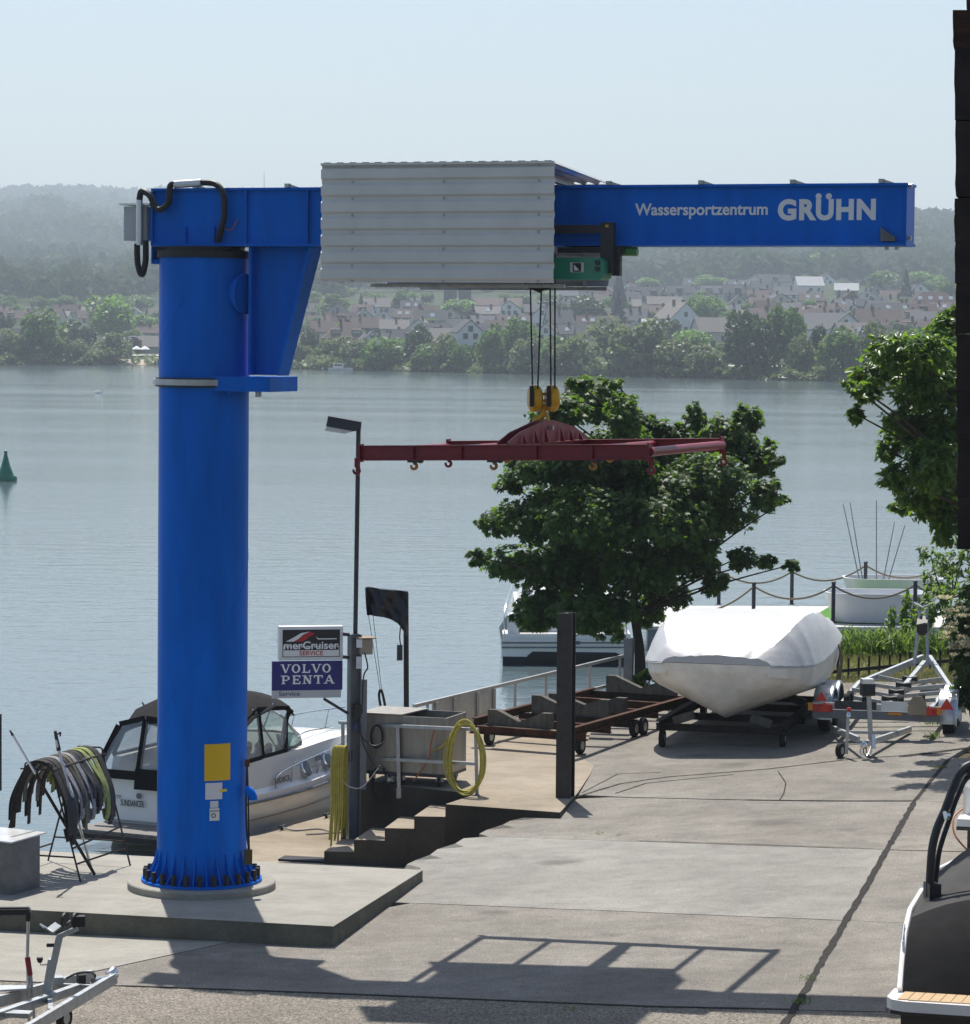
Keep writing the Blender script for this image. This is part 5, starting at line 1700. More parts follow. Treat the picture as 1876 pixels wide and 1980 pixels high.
mb = MB(); mb.box(PY(706, 1233, SPY - 0.02), (0.30, 0.28, 0.015), 0.3); mb.build('rain_cover', M('rusty sheet', (0.30, 0.22, 0.15), 0.7, var=0.3), bx_)
mb = MB(); mb.box(PY(695, 1244, SPY - 0.16), (0.09, 0.06, 0.13)); mb.build('switch', WHITE, pole)
mb = MB(); mb.box(PY(694, 1281, SPY - 0.14), (0.08, 0.07, 0.19)); mb.build('switch', ALU, pole)
mb = MB(); mb.box(PY(691, 1375, SPY - 0.14), (0.1, 0.09, 0.22), 0.2); mb.build('plug_box', BLACK, pole)
mb = MB(); mb.box(PY(691, 1405, SPY - 0.15), (0.09, 0.09, 0.12), 0.2); mb.build('plug_box', M('blue plug', (0.02, 0.05, 0.15), 0.5), pole)
def cable(pts, r, mat, parent, name='cable'):
    mb = MB(); mb.tube(curve_pts(pts, 7), r, 6); return mb.build(name, mat, parent)
cable([PY(692, 1395, SPY - .2), PY(700, 1425, SPY - .25), PY(722, 1442, SPY - .3), PY(742, 1436, SPY - .3)], 0.011, BLACK, pole)
cable([PY(693, 1390, SPY - .2), PY(703, 1440, SPY - .25), PY(722, 1475, SPY - .3), PY(745, 1488, SPY - .3)], 0.010, BLACK, pole)
cable([PY(705, 1262, SPY - .12), PY(711, 1290, SPY - .14), PY(703, 1310, SPY - .16), PY(700, 1380, SPY - .16)], 0.012, DARK, pole)
cable([PY(660, 1500, SPY - .1), PY(670, 1518, SPY - .2), PY(700, 1522, SPY - .3), PY(735, 1480, SPY - .3)], 0.006, WHITE, pole)
# lamp post above
lamp = thing('floodlight_mast', 'thin lamp post with a tilted flat floodlight above the signs', 'lamp post', sb + Vector((0, 0.1, 0)))
mb = MB(); mb.cyl(PY(687, 1240, SPY + 0.1), PY(693.5, 815, SPY + 0.1), 0.036, n=12); mb.build('mast', DARK, lamp)
a, b = PY(632, 816, SPY + 0.1), PY(697, 822, SPY + 0.1)
mb = MB()
d_ = (b - a).normalized(); u_ = Vector((-d_.z, 0, d_.x))
sec = [(-0.12, -0.12), (0.10, -0.16), (0.10, 0.12), (-0.12, 0.08)]
prof = [(0.0, -0.06), (0.46, -0.10), (0.545, -0.06), (0.545, 0.055), (0.02, 0.10)]
mb.prism([a + d_ * x + u_ * z + Vector((0, -0.14, 0)) for x, z in prof], (0, 0.28, 0)); lh = mb.build('lamp_housing', DARK, lamp)
mb = MB(); mb.prism([a + d_ * x + u_ * z + Vector((0, -0.13, 0)) for x, z in ((-0.01, -0.135), (0.30, -0.155), (0.44, -0.104), (0.01, -0.064))], (0, 0.26, 0)); mb.build('lamp_glass', M('milky lamp glass', (0.55, 0.55, 0.52), 0.2), lh)
# sign boards
def sign_frame(px0, px1, py0, py1, Y, turn):
    a, b = PY(px0, py1, Y), PY(px1, py0, Y)
    c = (a + b) / 2
    r = Vector((math.cos(turn), math.sin(turn), 0))
    return c, r, (b.x - a.x) / math.cos(turn), b.z - a.z
turn = R(12)
c, r, w, h = sign_frame(541, 663, 1212, 1276, SPY - 0.1, turn)
n = Vector((r.y, -r.x, 0))
sg = thing('service_sign', 'white framed light box sign with red and white wave over black', 'sign', c - Z3 * h / 2)
def plate(mb, c, r, n, x0, x1, z0, z1, d0, d1):
    return mb.prism([c + r * x0 + Z3 * z0 + n * d0, c + r * x1 + Z3 * z0 + n * d0, c + r * x1 + Z3 * z1 + n * d0, c + r * x0 + Z3 * z1 + n * d0], n * (d1 - d0))
mb = MB(); plate(mb, c, r, n, -w / 2, w / 2, -h / 2, h / 2, -0.2, 0.0); mb.build('light_box', WHITE, sg)
W2, H2 = w / 2 - 0.05, h / 2 - 0.05
mb = MB(); plate(mb, c, r, n, -W2, W2, -H2, H2, 0.001, 0.003); mb.build('sign_face', BLACK, sg)
mb = MB(); plate(mb, c, r, n, -W2 + 0.012, W2 - 0.012, -H2 + 0.012, -0.04, 0.0035, 0.005); mb.build('sign_field', WHITE, sg)
RED_L = M('sign red', (0.45, 0.015, 0.02), 0.5, var=0.05)
def blob(pts, mat, d=0.006, name='swoosh'):
    mb = MB(); mb.prism([c + r * (x * w) + Z3 * (z * h) + n * d for x, z in pts], n * 0.002); return mb.build(name, mat, sg)
blob([(-0.40, 0.06), (-0.26, 0.20), (-0.16, 0.31), (-0.02, 0.35), (-0.12, 0.27), (-0.20, 0.14), (-0.28, 0.055)], WHITE)
blob([(-0.27, 0.055), (-0.19, 0.14), (-0.11, 0.26), (-0.01, 0.34), (0.06, 0.28), (-0.02, 0.22), (-0.08, 0.12), (-0.14, 0.055)], RED_L, 0.0065)
blob([(0.07, 0.21), (0.11, 0.145), (0.40, 0.145), (0.40, 0.115), (0.10, 0.115)], WHITE)
put_text('merCruiser', 0.17, c + n * 0.008 + Z3 * (-0.055 * h), r, Z3, sg, WHITE_L, bold=0.003, width=0.86 * w)
mb = MB(); plate(mb, c, r, n, -W2 + 0.02, W2 - 0.02, -0.20 * h, -0.115 * h, 0.0052, 0.0058); mb.build('lettering_shadow', BLACK, sg)
put_text('merCruiser', 0.17, c + n * 0.0062 + Z3 * (-0.062 * h) + r * 0.008, r, Z3, sg, BLACK, bold=0.009, width=0.875 * w)
put_text('SERVICE', 0.1, c + n * 0.008 + Z3 * (-0.29 * h), r, Z3, sg, RED_L, bold=0.001, width=0.37 * w)
for py in (1226, 1270):
    mb = MB(); mb.cyl(PY(664, py, SPY - 0.05), PY(676, py + 1, SPY - 0.02), 0.03, n=8); mb.build('bracket', DARK, sg)
c, r, w, h = sign_frame(527, 662, 1279, 1334, SPY - 0.14, turn)
n = Vector((r.y, -r.x, 0))
sg = thing('engine_sign', 'dark blue sign board with white slab serif lettering on the pole', 'sign', c - Z3 * h / 2)
NAVY = M('sign navy', (0.012, 0.012, 0.16), 0.4, var=0.05)
mb = MB(); plate(mb, c, r, n, -w / 2, w / 2, -h / 2, h / 2, -0.05, 0.0); mb.build('board', NAVY, sg)
# slab serif letters drawn as bars: x, z in letter units (0..1)
GL = {'V': ([((0.12, 1), (0.5, 0), 0.20), ((0.88, 1), (0.5, 0), 0.11)], [(0.12, 1), (0.88, 1)]),
      'L': ([((0.28, 0), (0.28, 1), 0.2), ((0.1, 0.05), (0.92, 0.05), 0.13), ((0.87, 0), (0.87, 0.35), 0.11)], [(0.28, 1), (0.22, 0)]),
      'P': ([((0.28, 0), (0.28, 1), 0.2), ((0.28, 0.94), (0.7, 0.94), 0.12), ((0.28, 0.45), (0.7, 0.45), 0.12), ((0.8, 0.5), (0.8, 0.9), 0.2)], [(0.28, 0), (0.2, 1)]),
      'E': ([((0.26, 0), (0.26, 1), 0.2), ((0.1, 0.95), (0.88, 0.95), 0.12), ((0.1, 0.05), (0.9, 0.05), 0.12), ((0.26, 0.5), (0.66, 0.5), 0.12), ((0.85, 0), (0.85, 0.32), 0.11), ((0.83, 0.7), (0.83, 1), 0.11), ((0.66, .36), (.66, .64), .09)], []),
      'N': ([((0.2, 0), (0.2, 1), 0.12), ((0.8, 0), (0.8, 1), 0.12), ((0.2, 1), (0.8, 0), 0.22)], [(0.2, 0), (0.15, 1), (0.8, 1)]),
      'T': ([((0.5, 0), (0.5, 1), 0.2), ((0.06, 0.94), (0.94, 0.94), 0.12), ((0.1, 0.68), (0.1, 1), 0.11), ((0.9, 0.68), (0.9, 1), 0.11)], [(0.5, 0)]),
      'A': ([((0.12, 0), (0.5, 1), 0.11), ((0.88, 0), (0.5, 1), 0.2), ((0.25, 0.32), (0.75, 0.32), 0.11)], [(0.12, 0), (0.88, 0)])}
def slab_word(word, cx, cz, cw, ch, mat):
    lw = cw / len(word)
    for i, chh in enumerate(word):
        x0 = cx - cw / 2 + i * lw + lw * 0.05; lww = lw * 0.9
        z0 = cz - ch / 2
        mb = MB()
        def pt(x, z, d): return c + r * (x0 + x * lww) + Z3 * (z0 + z * ch) + n * d
        if chh == 'O':
            ro, ri = [], []
            for k in range(24):
                a_ = 2 * math.pi * k / 24
                ro.append(pt(0.5 + 0.47 * math.cos(a_), 0.5 + 0.53 * math.sin(a_), 0.002)); ri.append(pt(0.5 + 0.24 * math.cos(a_), 0.5 + 0.40 * math.sin(a_), 0.002))
            f_ = [(k, (k + 1) % 24, 24 + (k + 1) % 24, 24 + k) for k in range(24)]
            mb.add(ro + ri, f_)
        else:
            bars, serifs = GL[chh]
            for j, (a_, b_, t_) in enumerate(bars):
                A_, B_ = pt(*a_, 0.002 + j * 0.0004), pt(*b_, 0.002 + j * 0.0004)
                mb.beam(A_, B_, t_ * lww, 0.001, n)
            for j, (x, z) in enumerate(serifs):
                zz = min(max(z, 0.045), 0.955)
                mb.beam(pt(x - 0.2, zz, 0.004 + j * 0.0004), pt(x + 0.2, zz, 0.004 + j * 0.0004), 0.09 * ch, 0.001, n)
        mb.build('letter', mat, sg, 0)
slab_word('VOLVO', -0.02, 0.115, 0.84 * w * 0.86, 0.135, WHITE_L)
slab_word('PENTA', -0.0, -0.062, 0.84 * w * 0.92, 0.135, WHITE_L)
c2, r2, w2, h2 = sign_frame(527, 659, 1333, 1349, SPY - 0.14, turn)
mb = MB(); plate(mb, c2, r2, n, -w2 / 2, w2 / 2, -h2 / 2, h2 / 2, -0.05, -0.002); mb.build('sub_board', M('sub board grey', (0.50, 0.51, 0.53), 0.5, var=0.04), sg)
put_text('Service', 0.1, c2 + n * 0.002 - r * 0.25 * w2, r, Z3, sg, NAVY, width=0.30 * w2)
mb = MB(); mb.beam(PY(626, 1351, SPY - 0.1), PY(672, 1379, SPY - 0.02), 0.04, 0.045); mb.build('strut', DARK, sg)
# hoses hanging on the pole's left
hs = thing('hanging_hose', 'yellow hose hung in long loops beside the sign pole', 'hose', PY(650, 1640, SPY - 0.2))
mb = MB(); mb.box(PY(668, 1462, SPY - 0.05), (0.22, 0.1, 0.16)); mb.build('hose_bracket', DARK, hs)
rr = random.Random(3)
mb = MB()
for k in range(7):
    xo = 640 + k * 3.6; 
    mb.tube(curve_pts([PY(xo - 2 + rr.uniform(-2, 2), 1638 - rr.uniform(0, 26), SPY - 0.25 - 0.012 * k), PY(xo + 1, 1560, SPY - 0.25 - 0.012 * k), PY(xo + 1, 1480, SPY - 0.22), PY(xo + 5, 1446, SPY - 0.18 - .01 * k), PY(xo + 10, 1449, SPY - 0.12), PY(xo + 10 + rr.uniform(-3, 3), 1490, SPY - 0.1), PY(xo + 9, 1560, SPY - 0.1), PY(xo + 7 + rr.uniform(-4, 3), 1628 - rr.uniform(0, 30), SPY - 0.12)], 6), 0.016, 7)
mb.build('loops', YHOSE, hs)['kind'] = 'stuff'

# ------------------------------------------------------------------ railing at the platform edge with hose coil
RAIL = M('galvanised rail', (0.40, 0.41, 0.42), 0.45, 0.7, var=0.15, scale=8)
RY0, RY1 = P(772, 1521, PLAT_Z).y, P(923, 1536, PLAT_Z).y
def rp(px, py):
    t = (px - 772) / (923 - 772)
    return PY(px, py, RY0 + (RY1 - RY0) * t)
rail = thing('platform_railing', 'galvanised two bar railing above the stairs', 'railing', rp(850, 1530))
for pts, nm in (((( 656, 1397), (770, 1404), (925, 1411)), 'top_bar'), (((690, 1466), (770, 1469), (921, 1477)), 'middle_bar')):
    q = [rp(*p) for p in pts]
    mb = MB()
    for a, b in zip(q, q[1:]):
        mb.beam(a, b, 0.05, 0.05)
    mb.build(nm, RAIL, rail)
for (x0, y0, x1, y1) in ((769, 1407, 772, 1541), (920, 1413, 922.5, 1536), (663, 1400, 664, 1505)):
    mb = MB(); mb.beam(rp(x0, y0), rp(x1, y1), 0.055, 0.055); mb.build('post', RAIL, rail)
mb = MB(); mb.box(rp(923, 1536.5), (0.16, 0.14, 0.012)); mb.build('foot_plate', RAIL, rail)
mb = MB(); mb.box(rp(773, 1534), (0.1, 0.03, 0.16)); mb.build('foot_plate', RAIL, rail)
coil = thing('hose_coil', 'yellow water hose coiled over the end post of the railing', 'hose', rp(905, 1536))
mb = MB()
rr = random.Random(9)
for k in range(6):
    ring = []
    cx_, cy_ = 901 + rr.uniform(-4, 4), 1464 + rr.uniform(-4, 3)
    ax_, ay_ = 33 + rr.uniform(-5, 6), 68 + rr.uniform(-4, 4)
    for i in range(30):
        t = 2 * math.pi * i / 30
        ring.append(rp(cx_ + ax_ * math.cos(t) * (1 + 0.12 * math.sin(t)), cy_ + ay_ * math.sin(t)) + Vector((0, -0.06 - 0.018 * k, 0)))
    mb.tube(ring, 0.017, 7, closed=True)
mb.build('loops', YHOSE, coil)['kind'] = 'stuff'
mb = MB(); mb.tube(curve_pts([rp(868, 1425) + Vector((0, -.1, 0)), rp(850, 1448) + Vector((0, .1, 0)), rp(815, 1462) + Vector((0, .3, 0)), rp(765, 1478) + Vector((0, .3, 0)), rp(760, 1490) + Vector((0, .3, 0))]), 0.016, 7); mb.build('loose_end', YHOSE, coil)
mb = MB(); mb.tube(curve_pts([rp(840, 1412), rp(833, 1440), rp(828, 1470), rp(800, 1510)]), 0.012, 6); tag(mb.build('orange_cable', M('orange cable', (0.35, 0.09, 0.03), 0.5)), 'thin orange cable hanging from the railing before the tank', 'cable')
for k, (cx_, cy_, ax_, ay_) in enumerate(((728, 1424, 11, 22), (733, 1516, 14, 34))):
    mb = MB(); ring = [rp(cx_ + ax_ * math.cos(t), cy_ + ay_ * math.sin(t)) + Vector((0, -0.05, 0)) for t in [i * math.pi / 12 for i in range(24)]]
    mb.tube(ring, 0.01, 6, closed=True)
    mb.tube([p + Vector((0.012, -0.015, 0.01)) for p in ring], 0.009, 6, closed=True)
    tag(mb.build('cable_coil', BLACK), ('black cable coiled on the railing by the sign pole', 'black cable loop hanging on the dark platform wall')[k], 'cable')
mb = MB(); mb.lathe(rp(756, 1510) + Vector((0, 0.25, 0)), [(0.05, -0.1), (0.09, -0.06), (0.1, 0.05), (0.05, 0.1)], 14, (0.4, -1, 0.1)); tag(mb.build('pump_motor', ALU), 'small silver pump lying under the tank', 'pump')

# ------------------------------------------------------------------ stainless tank on castors
INOX = M('stainless steel', (0.27, 0.255, 0.225), 0.45, 0.6, var=0.25, scale=2.5, stretch=(3, 3, 0.4), bump=0.03)
tz0, tz1 = PLAT_Z + 0.22, PLAT_Z + 1.12
tA = P(864, 1389, tz1); tB = P(712, 1381, tz1)
tu = (tA - tB); tu.z = 0; tlen = tu.length + 0.12; tu.normalize()
tv = Vector((-tu.y, tu.x, 0)); tw = 0.92
tank = thing('rinse_tank', 'stainless steel box tank on castors behind the railing', 'tank', tA.lerp(tB, 0.5) - Z3 * 0.9)
o_ = Vector((tA.x, tA.y, 0))
def tp(u, v, z): return o_ - tu * u + tv * v + Z3 * z
def tplate(u0, u1, v0, v1, z0, z1, name, mat=INOX, par=None):
    mb = MB(); mb.prism([tp(u0, v0, z0), tp(u1, v0, z0), tp(u1, v1, z0), tp(u0, v1, z0)], (0, 0, z1 - z0)); return mb.build(name, mat, par or tank)
tplate(0.0, tlen, 0.0, 0.02, tz0, tz1, 'front_wall')
tplate(0.0, tlen, tw - 0.02, tw, tz0, tz1, 'back_wall')
tplate(0.0, 0.02, 0.021, tw - 0.021, tz0, tz1, 'end_wall')
tplate(tlen - 0.02, tlen, 0.021, tw - 0.021, tz0, tz1, 'end_wall')
tplate(0.021, tlen - 0.021, 0.021, tw - 0.021, tz0, tz0 + 0.03, 'floor', DARK)
mb = MB(); mb.prism([tp(tlen * 0.52, -0.02, tz1 + 0.006), tp(tlen + 0.02, -0.02, tz1 + 0.006), tp(tlen + 0.02, tw + 0.02, tz1 + 0.006), tp(tlen * 0.45, tw + 0.02, tz1 + 0.006)], (0, 0, 0.02)); mb.build('lid', INOX, tank)
tplate(0.0, tlen, -0.02, tw + 0.02, tz0 - 0.05, tz0 - 0.002, 'base_frame', DARK)
for u, v in ((0.15, 0.12), (0.15, tw - 0.12), (tlen - 0.15, 0.12), (tlen - 0.15, tw - 0.12), (tlen * 0.55, 0.12)):
    w_ = tp(u, v, PLAT_Z + 0.085)
    mb = MB(); mb.cyl(w_ - tu * 0.02, w_ + tu * 0.02, 0.078, n=18); cw = mb.build('castor_wheel', BLACK, tank)
    mb = MB(); mb.beam(w_ + Z3 * 0.0 + tu * 0.035, w_ + Z3 * 0.09 + tu * 0.035, 0.012, 0.05); mb.beam(w_ - tu * 0.035, w_ + Z3 * 0.09 - tu * 0.035, 0.012, 0.05); mb.build('fork', GREY_STEEL, cw)

# small davit with black cover
DY = 52.0
dv = thing('small_davit', 'slim black davit with its arm wrapped in black fabric', 'davit', PY(786, 1385, DY))
mb = MB(); mb.cyl(PY(786, 1395, DY), PY(785, 1146, DY), 0.045, n=12); mb.build('post', BLACK, dv)
def cloth(px, py): return PY(px, py, DY - 0.12 + 0.10 * math.sin(px * 0.11) + 0.06 * math.sin(py * 0.17 + px * .05))
top = [(706, 1136), (712, 1134), (735, 1138), (760, 1140), (789, 1143)]
bot = [(710, 1189), (722, 1189), (748, 1194), (770, 1204), (789, 1232)]
ringa = []
for i in range(17):
    t = i / 16 * 4; k = min(int(t), 3); f = t - k
    tx, ty = top[k][0] + (top[k + 1][0] - top[k][0]) * f, top[k][1] + (top[k + 1][1] - top[k][1]) * f
    bx2, by2 = bot[k][0] + (bot[k + 1][0] - bot[k][0]) * f, bot[k][1] + (bot[k + 1][1] - bot[k][1]) * f
    col = []
    for j in range(9):
        s = j / 8
        p = PY(tx + (bx2 - tx) * s, ty + (by2 - ty) * s, DY)
        wv = 0.10 + 0.05 * math.sin(t * 3.1 + s * 4) + 0.035 * math.sin(t * 7 - s * 6)
        col.append((p, wv))
    ringa.append([p + Vector((0, -wv, 0)) for p, wv in col] + [p + Vector((0, wv * 0.8, 0)) for p, wv in reversed(col)])
mb = MB(); mb.loft(ringa, True); mb.build('cover', M('black tarpaulin', (0.010, 0.011, 0.016), 0.38, var=0.3, scale=5, bump=0.4, bscale=9), dv, 60)
mb = MB(); mb.cyl(PY(712, 1186, DY), PY(735, 1333, DY), 0.005, n=5); mb.cyl(PY(721, 1186, DY), PY(738, 1333, DY), 0.005, n=5); mb.build('hoist_wire', DARK, dv)
hp = [PY(736, 1333, DY), PY(733, 1345, DY), PY(738, 1372, DY), PY(745, 1371, DY), PY(741, 1346, DY), PY(737, 1333, DY)]
mb = MB(); mb.tube(curve_pts(hp, 5), 0.022, 7); mb.build('hoist_hook', BLACK, dv)
mb = MB(); mb.tube(curve_pts([PY(776, 1205, DY - .15), PY(773, 1230, DY - .15), PY(775, 1248, DY - .15)]), 0.012, 6); mb.box(PY(773, 1262, DY - 0.15), (0.09, 0.06, 0.26), 0.2); mb.build('pendant_control', DARK, dv)

# ------------------------------------------------------------------ posts and waterside railing
ip = P(1093, 1541, plat_z(0, 48.2))
mb = MB(); mb.ibeam(ip - Z3 * 0.05, PY(1096, 1185, ip.y), 0.24, 0.24, 0.025, (0.3, 1, 0))
tag(mb.build('steel_post', M('dark brown steel', (0.04, 0.036, 0.034), 0.5, 0.4, var=0.25, scale=5, bump=0.1)), 'tall dark steel beam standing upright in the yard', 'post')
sp = P(1215, 1334, 0.45)
mb = MB(); mb.ibeam(sp - Z3 * 0.2, PY(1217, 1234, sp.y), 0.17, 0.17, 0.02, (0.3, 1, 0))
tag(mb.build('steel_post', STEEL_P), 'shorter grey steel post at the end of the waterside railing', 'post')
WR = M('weathered aluminium', (0.38, 0.39, 0.40), 0.4, 0.75, var=0.15, scale=3)
wr = thing('waterside_railing', 'long aluminium railing with sheet panel along the water', 'railing', P(1000, 1375, 0.4))
E0, E1 = P(800, 1422, PLAT_Z + 0.12), P(1205, 1318, 0.55)
dirw = E1 - E0
def wpt(t, z): 
    q = E0 + dirw * t; q.z += z; return q
def tw_of(px):
    lo, hi = -0.2, 1.3
    for i in range(40):
        m = (lo + hi) / 2; q = wpt(m, 0)
        if 938 + q.x / q.y * FPX > px: hi = m
        else: lo = m
    return lo
for z, nm in ((0.0, 'bottom_bar'), (0.52, 'top_bar')):
    mb = MB(); mb.beam(wpt(0, z), wpt(1, z), 0.06, 0.06); mb.build(nm, WR, wr)
for px in (1000, 1060, 1145, 1203, 830):
    t = tw_of(px); mb = MB(); mb.beam(wpt(t, -0.1), wpt(t, 0.52), 0.05, 0.05); mb.build('post', WR, wr)
ta, tb = tw_of(838), tw_of(959)
mb = MB(); q = [wpt(ta, -0.25), wpt(tb, -0.25), wpt(tb, 0.5), wpt(ta, 0.5)]; mb.prism(q, (0.02, -0.01, 0)); mb.build('sheet_panel', WR, wr)
for px in (845, 880, 925, 957):
    t = tw_of(px); mb = MB(); mb.beam(wpt(t, -0.25) + Vector((.03, -.03, 0)), wpt(t, 0.5) + Vector((.03, -.03, 0)), 0.05, 0.05); mb.build('panel_rib', WR, wr)

# ------------------------------------------------------------------ empty boat cradle
RUST = M('rusty steel', (0.045, 0.024, 0.018), 0.85, 0.2, var=0.4, scale=6, bump=0.15, col2=(0.10, 0.05, 0.035))
OLDSTEEL = M('old black steel', (0.035, 0.027, 0.024), 0.7, 0.3, var=0.4, scale=6, bump=0.15)
WOOD = M('weathered timber', (0.10, 0.092, 0.08), 0.85, var=0.3, scale=4, stretch=(1, 6, 1), bump=0.3)
TYRE = M('tyre rubber', (0.02, 0.02, 0.021), 0.8, var=0.3, scale=20, bump=0.2)
def wheel(c, axis, r, w, parent, rim=True, name='wheel'):
    axis = Vector(axis).normalized(); c = Vector(c)
    mb = MB(); mb.lathe(c, [(r * 0.5, -w / 2), (r * 0.9, -w / 2), (r, -w * 0.3), (r, w * 0.3), (r * 0.9, w / 2), (r * 0.5, w / 2)], 24, axis)
    o = mb.build(name, TYRE, parent)
    if rim:
        mb = MB(); mb.lathe(c, [(r * 0.5, -w * 0.51), (r * 0.46, -w * 0.3), (r * 0.2, -w * 0.53), (r * 0.2, w * 0.53), (r * 0.46, w * 0.3), (r * 0.5, w * 0.51)], 16, axis); mb.build('rim', RAIL, o)
    return o
hd = Vector((0.44, 0.898, 0)); hr = Vector((0.898, -0.44, 0))
def frame_pt(o0, dd, rr_):
    def f(a, b, z): return o0 + dd * a + rr_ * b + Z3 * z
    return f
cr_o = P(917, 1396, 0.80); cr_o.z = 0
CP = frame_pt(cr_o, hd, hr)
cz = 0.80
cradle = thing('boat_cradle', 'empty rusty steel boat cradle on wheels with timber V blocks', 'boat cradle', CP(2.4, 1.0, plat_z(0, 55)))
for b, l0, l1, z in ((0.0, 0.0, 5.1, cz), (2.1, -0.6, 5.2, cz + 0.02)):
    mb = MB(); mb.ibeam(CP(l0, b, z), CP(l1, b, z + 0.04), 0.10, 0.14, 0.016); mb.build('side_rail', RUST, cradle)
for a, z in ((-0.05, cz - 0.12), (1.0, cz - 0.1), (1.9, cz - 0.1), (3.1, cz - 0.06), (4.1, cz - 0.04), (4.95, cz)):
    mb = MB(); mb.ibeam(CP(a, -0.05, z), CP(a, 2.15, z), 0.1, 0.14, 0.016); mb.build('cross_member', OLDSTEEL if int(a * 2) % 2 else RUST, cradle)
def vblock(CPf, a, b0, b1, z, hgt, name='timber_block', par=None):
    m_ = (b0 + b1) / 2
    th = 0.14
    for x0, x1, s in ((b0, m_, 1), (b1, m_, -1)):
        mb = MB()
        q = [CPf(a, x0, z), CPf(a, x1, z), CPf(a, x1, z + 0.10), CPf(a, x0 + s * 0.18, z + hgt), CPf(a, x0, z + hgt)]
        mb.prism(q, (CPf(a + th, 0, 0) - CPf(a, 0, 0))); mb.build(name, WOOD, par)
vblock(CP, 0.02, 0.25, 1.45, cz - 0.05, 0.28, par=cradle)
vblock(CP, 1.9, 0.2, 1.7, cz - 0.03, 0.32, par=cradle)
vblock(CP, 2.4, 0.3, 1.8, cz + 0.0, 0.28, par=cradle)
vblock(CP, 4.85, 0.35, 1.75, cz + 0.08, 0.30, par=cradle)
for a, b in ((0.05, 2.0), (2.1, 2.12), (2.35, 2.18), (3.9, 2.1), (0.3, 0.15), (4.4, 0.15)):
    q = CP(a, b, 0); gz = max(plat_z(q.x, q.y), yard_z(q.x, q.y))
    wheel(CP(a, b, gz + 0.155), hr * 0.8 + hd * 0.6 if a > 3 else hr, 0.155, 0.09, cradle)
    mb = MB(); mb.beam(CP(a, b, gz + 0.30), CP(a, b, cz - 0.05), 0.1, 0.12); mb.build('wheel_leg', OLDSTEEL, cradle)
# ------------------------------------------------------------------ shrink-wrapped boat on its cradle
bw = PY(1388, 1385, 52.5); bw.z = 0
_ba = UA + R(2)
BP = frame_pt(bw, Vector((math.sin(_ba), math.cos(_ba), 0)) * 0.85, Vector((math.cos(_ba), -math.sin(_ba), 0)))
gz = yard_z(4.4, 54)
wb = thing('wrapped_boat', 'motor boat wrapped in white shrink film with its bow towards the yard', 'boat', BP(3.0, 0, gz))
SHR = M('shrink film white', (0.50, 0.50, 0.505), 0.4, var=0.05, scale=3, bump=0.35, bscale=6)
SHRD = M('dusty shrink film', (0.80, 0.765, 0.70), 0.42, var=0.16, scale=2.2, bump=0.35, bscale=7)
ka = [0.0, 0.12, 0.35, 0.7, 1.2, 2.0, 3.0, 4.2, 5.6, 6.9, 7.4]
K_ = dict(hb=[0.92, 1.10, 1.26, 1.38, 1.47, 1.50, 1.48, 1.42, 1.30, 1.15, 1.05], kz=[1.40, 1.20, 1.05, 0.97, 0.93, 0.91, 0.92, 0.92, 0.93, 0.95, 0.97],
          gn=[1.97, 1.95, 1.93, 1.91, 1.90, 1.90, 1.92, 1.95, 1.96, 1.95, 1.9], tp=[2.06, 2.20, 2.32, 2.44, 2.55, 2.62, 2.62, 2.55, 2.36, 2.24, 2.16])
st_a = list(np.concatenate([np.linspace(0, 1.2, 14), np.linspace(1.35, 7.4, 30)]))
hb, kz, gn, tp_ = [list(np.interp(st_a, ka, K_[k])) for k in ('hb', 'kz', 'gn', 'tp')]
hull, cover = [], []
def wrk(a, b, amp=0.018):
    n1_ = mnoise.noise(Vector((a * 2.1, b * 2.6, 0.3)))
    n2_ = 1 - 2 * abs(mnoise.noise(Vector((a * 4.5 + b * 3, b * 5.0, 4.0))))
    n3_ = 1 - 2 * abs(mnoise.noise(Vector((a * 10 - b * 6, b * 9.0, 7.0))))
    return amp * (0.35 * n1_ + 0.5 * n2_ + 0.5 * n3_)
for i, a in enumerate(st_a):
    k, g, B_, T_ = kz[i], gn[i], hb[i], tp_[i]
    ch = k + (g - k) * (0.60 - 0.2 * min(1, a / 3))
    key = [(-B_, g), (-B_ * 0.985, g - 0.2), (-B_ * 0.93, ch + 0.1), (-B_ * 0.84, ch), (0, k)]
    bs_, zs_ = [p_[0] for p_ in key], [p_[1] for p_ in key]
    tt = np.linspace(0, 4, 15)
    half = [(float(np.interp(q_, range(5), bs_)), float(np.interp(q_, range(5), zs_))) for q_ in tt]
    sec = half + [(-b, z) for b, z in reversed(half[:-1])]
    hull.append([BP(a - 0.22 * max(0, 1 - a / 0.35) * abs(b) / B_, b + wrk(a, z * 2 + b), z + 0.5 * wrk(a + 3, b)) for b, z in sec])
    n_ = 26
    cs = []
    for j in range(n_ + 1):
        t = -1 + 2 * j / n_
        e = abs(t)
        zz = g + (T_ - g) * (1 - max(0, (e - 0.80) / 0.20) ** 1.15) if e > 0.80 else T_ + 0.03 * (1 - e)
        cs.append(BP(a - 0.22 * max(0, 1 - a / 0.35), t * (B_ + 0.025), zz + wrk(a + 5, t * 2, 0.042 if e < .97 else 0.016)))
    cover.append(cs)
mb = MB(); mb.loft(hull); hl = mb.build('wrapped_hull', SHRD, wb, 40)
mb = MB(); mb.loft(cover); mb.build('film_cover', SHR, wb, 24)
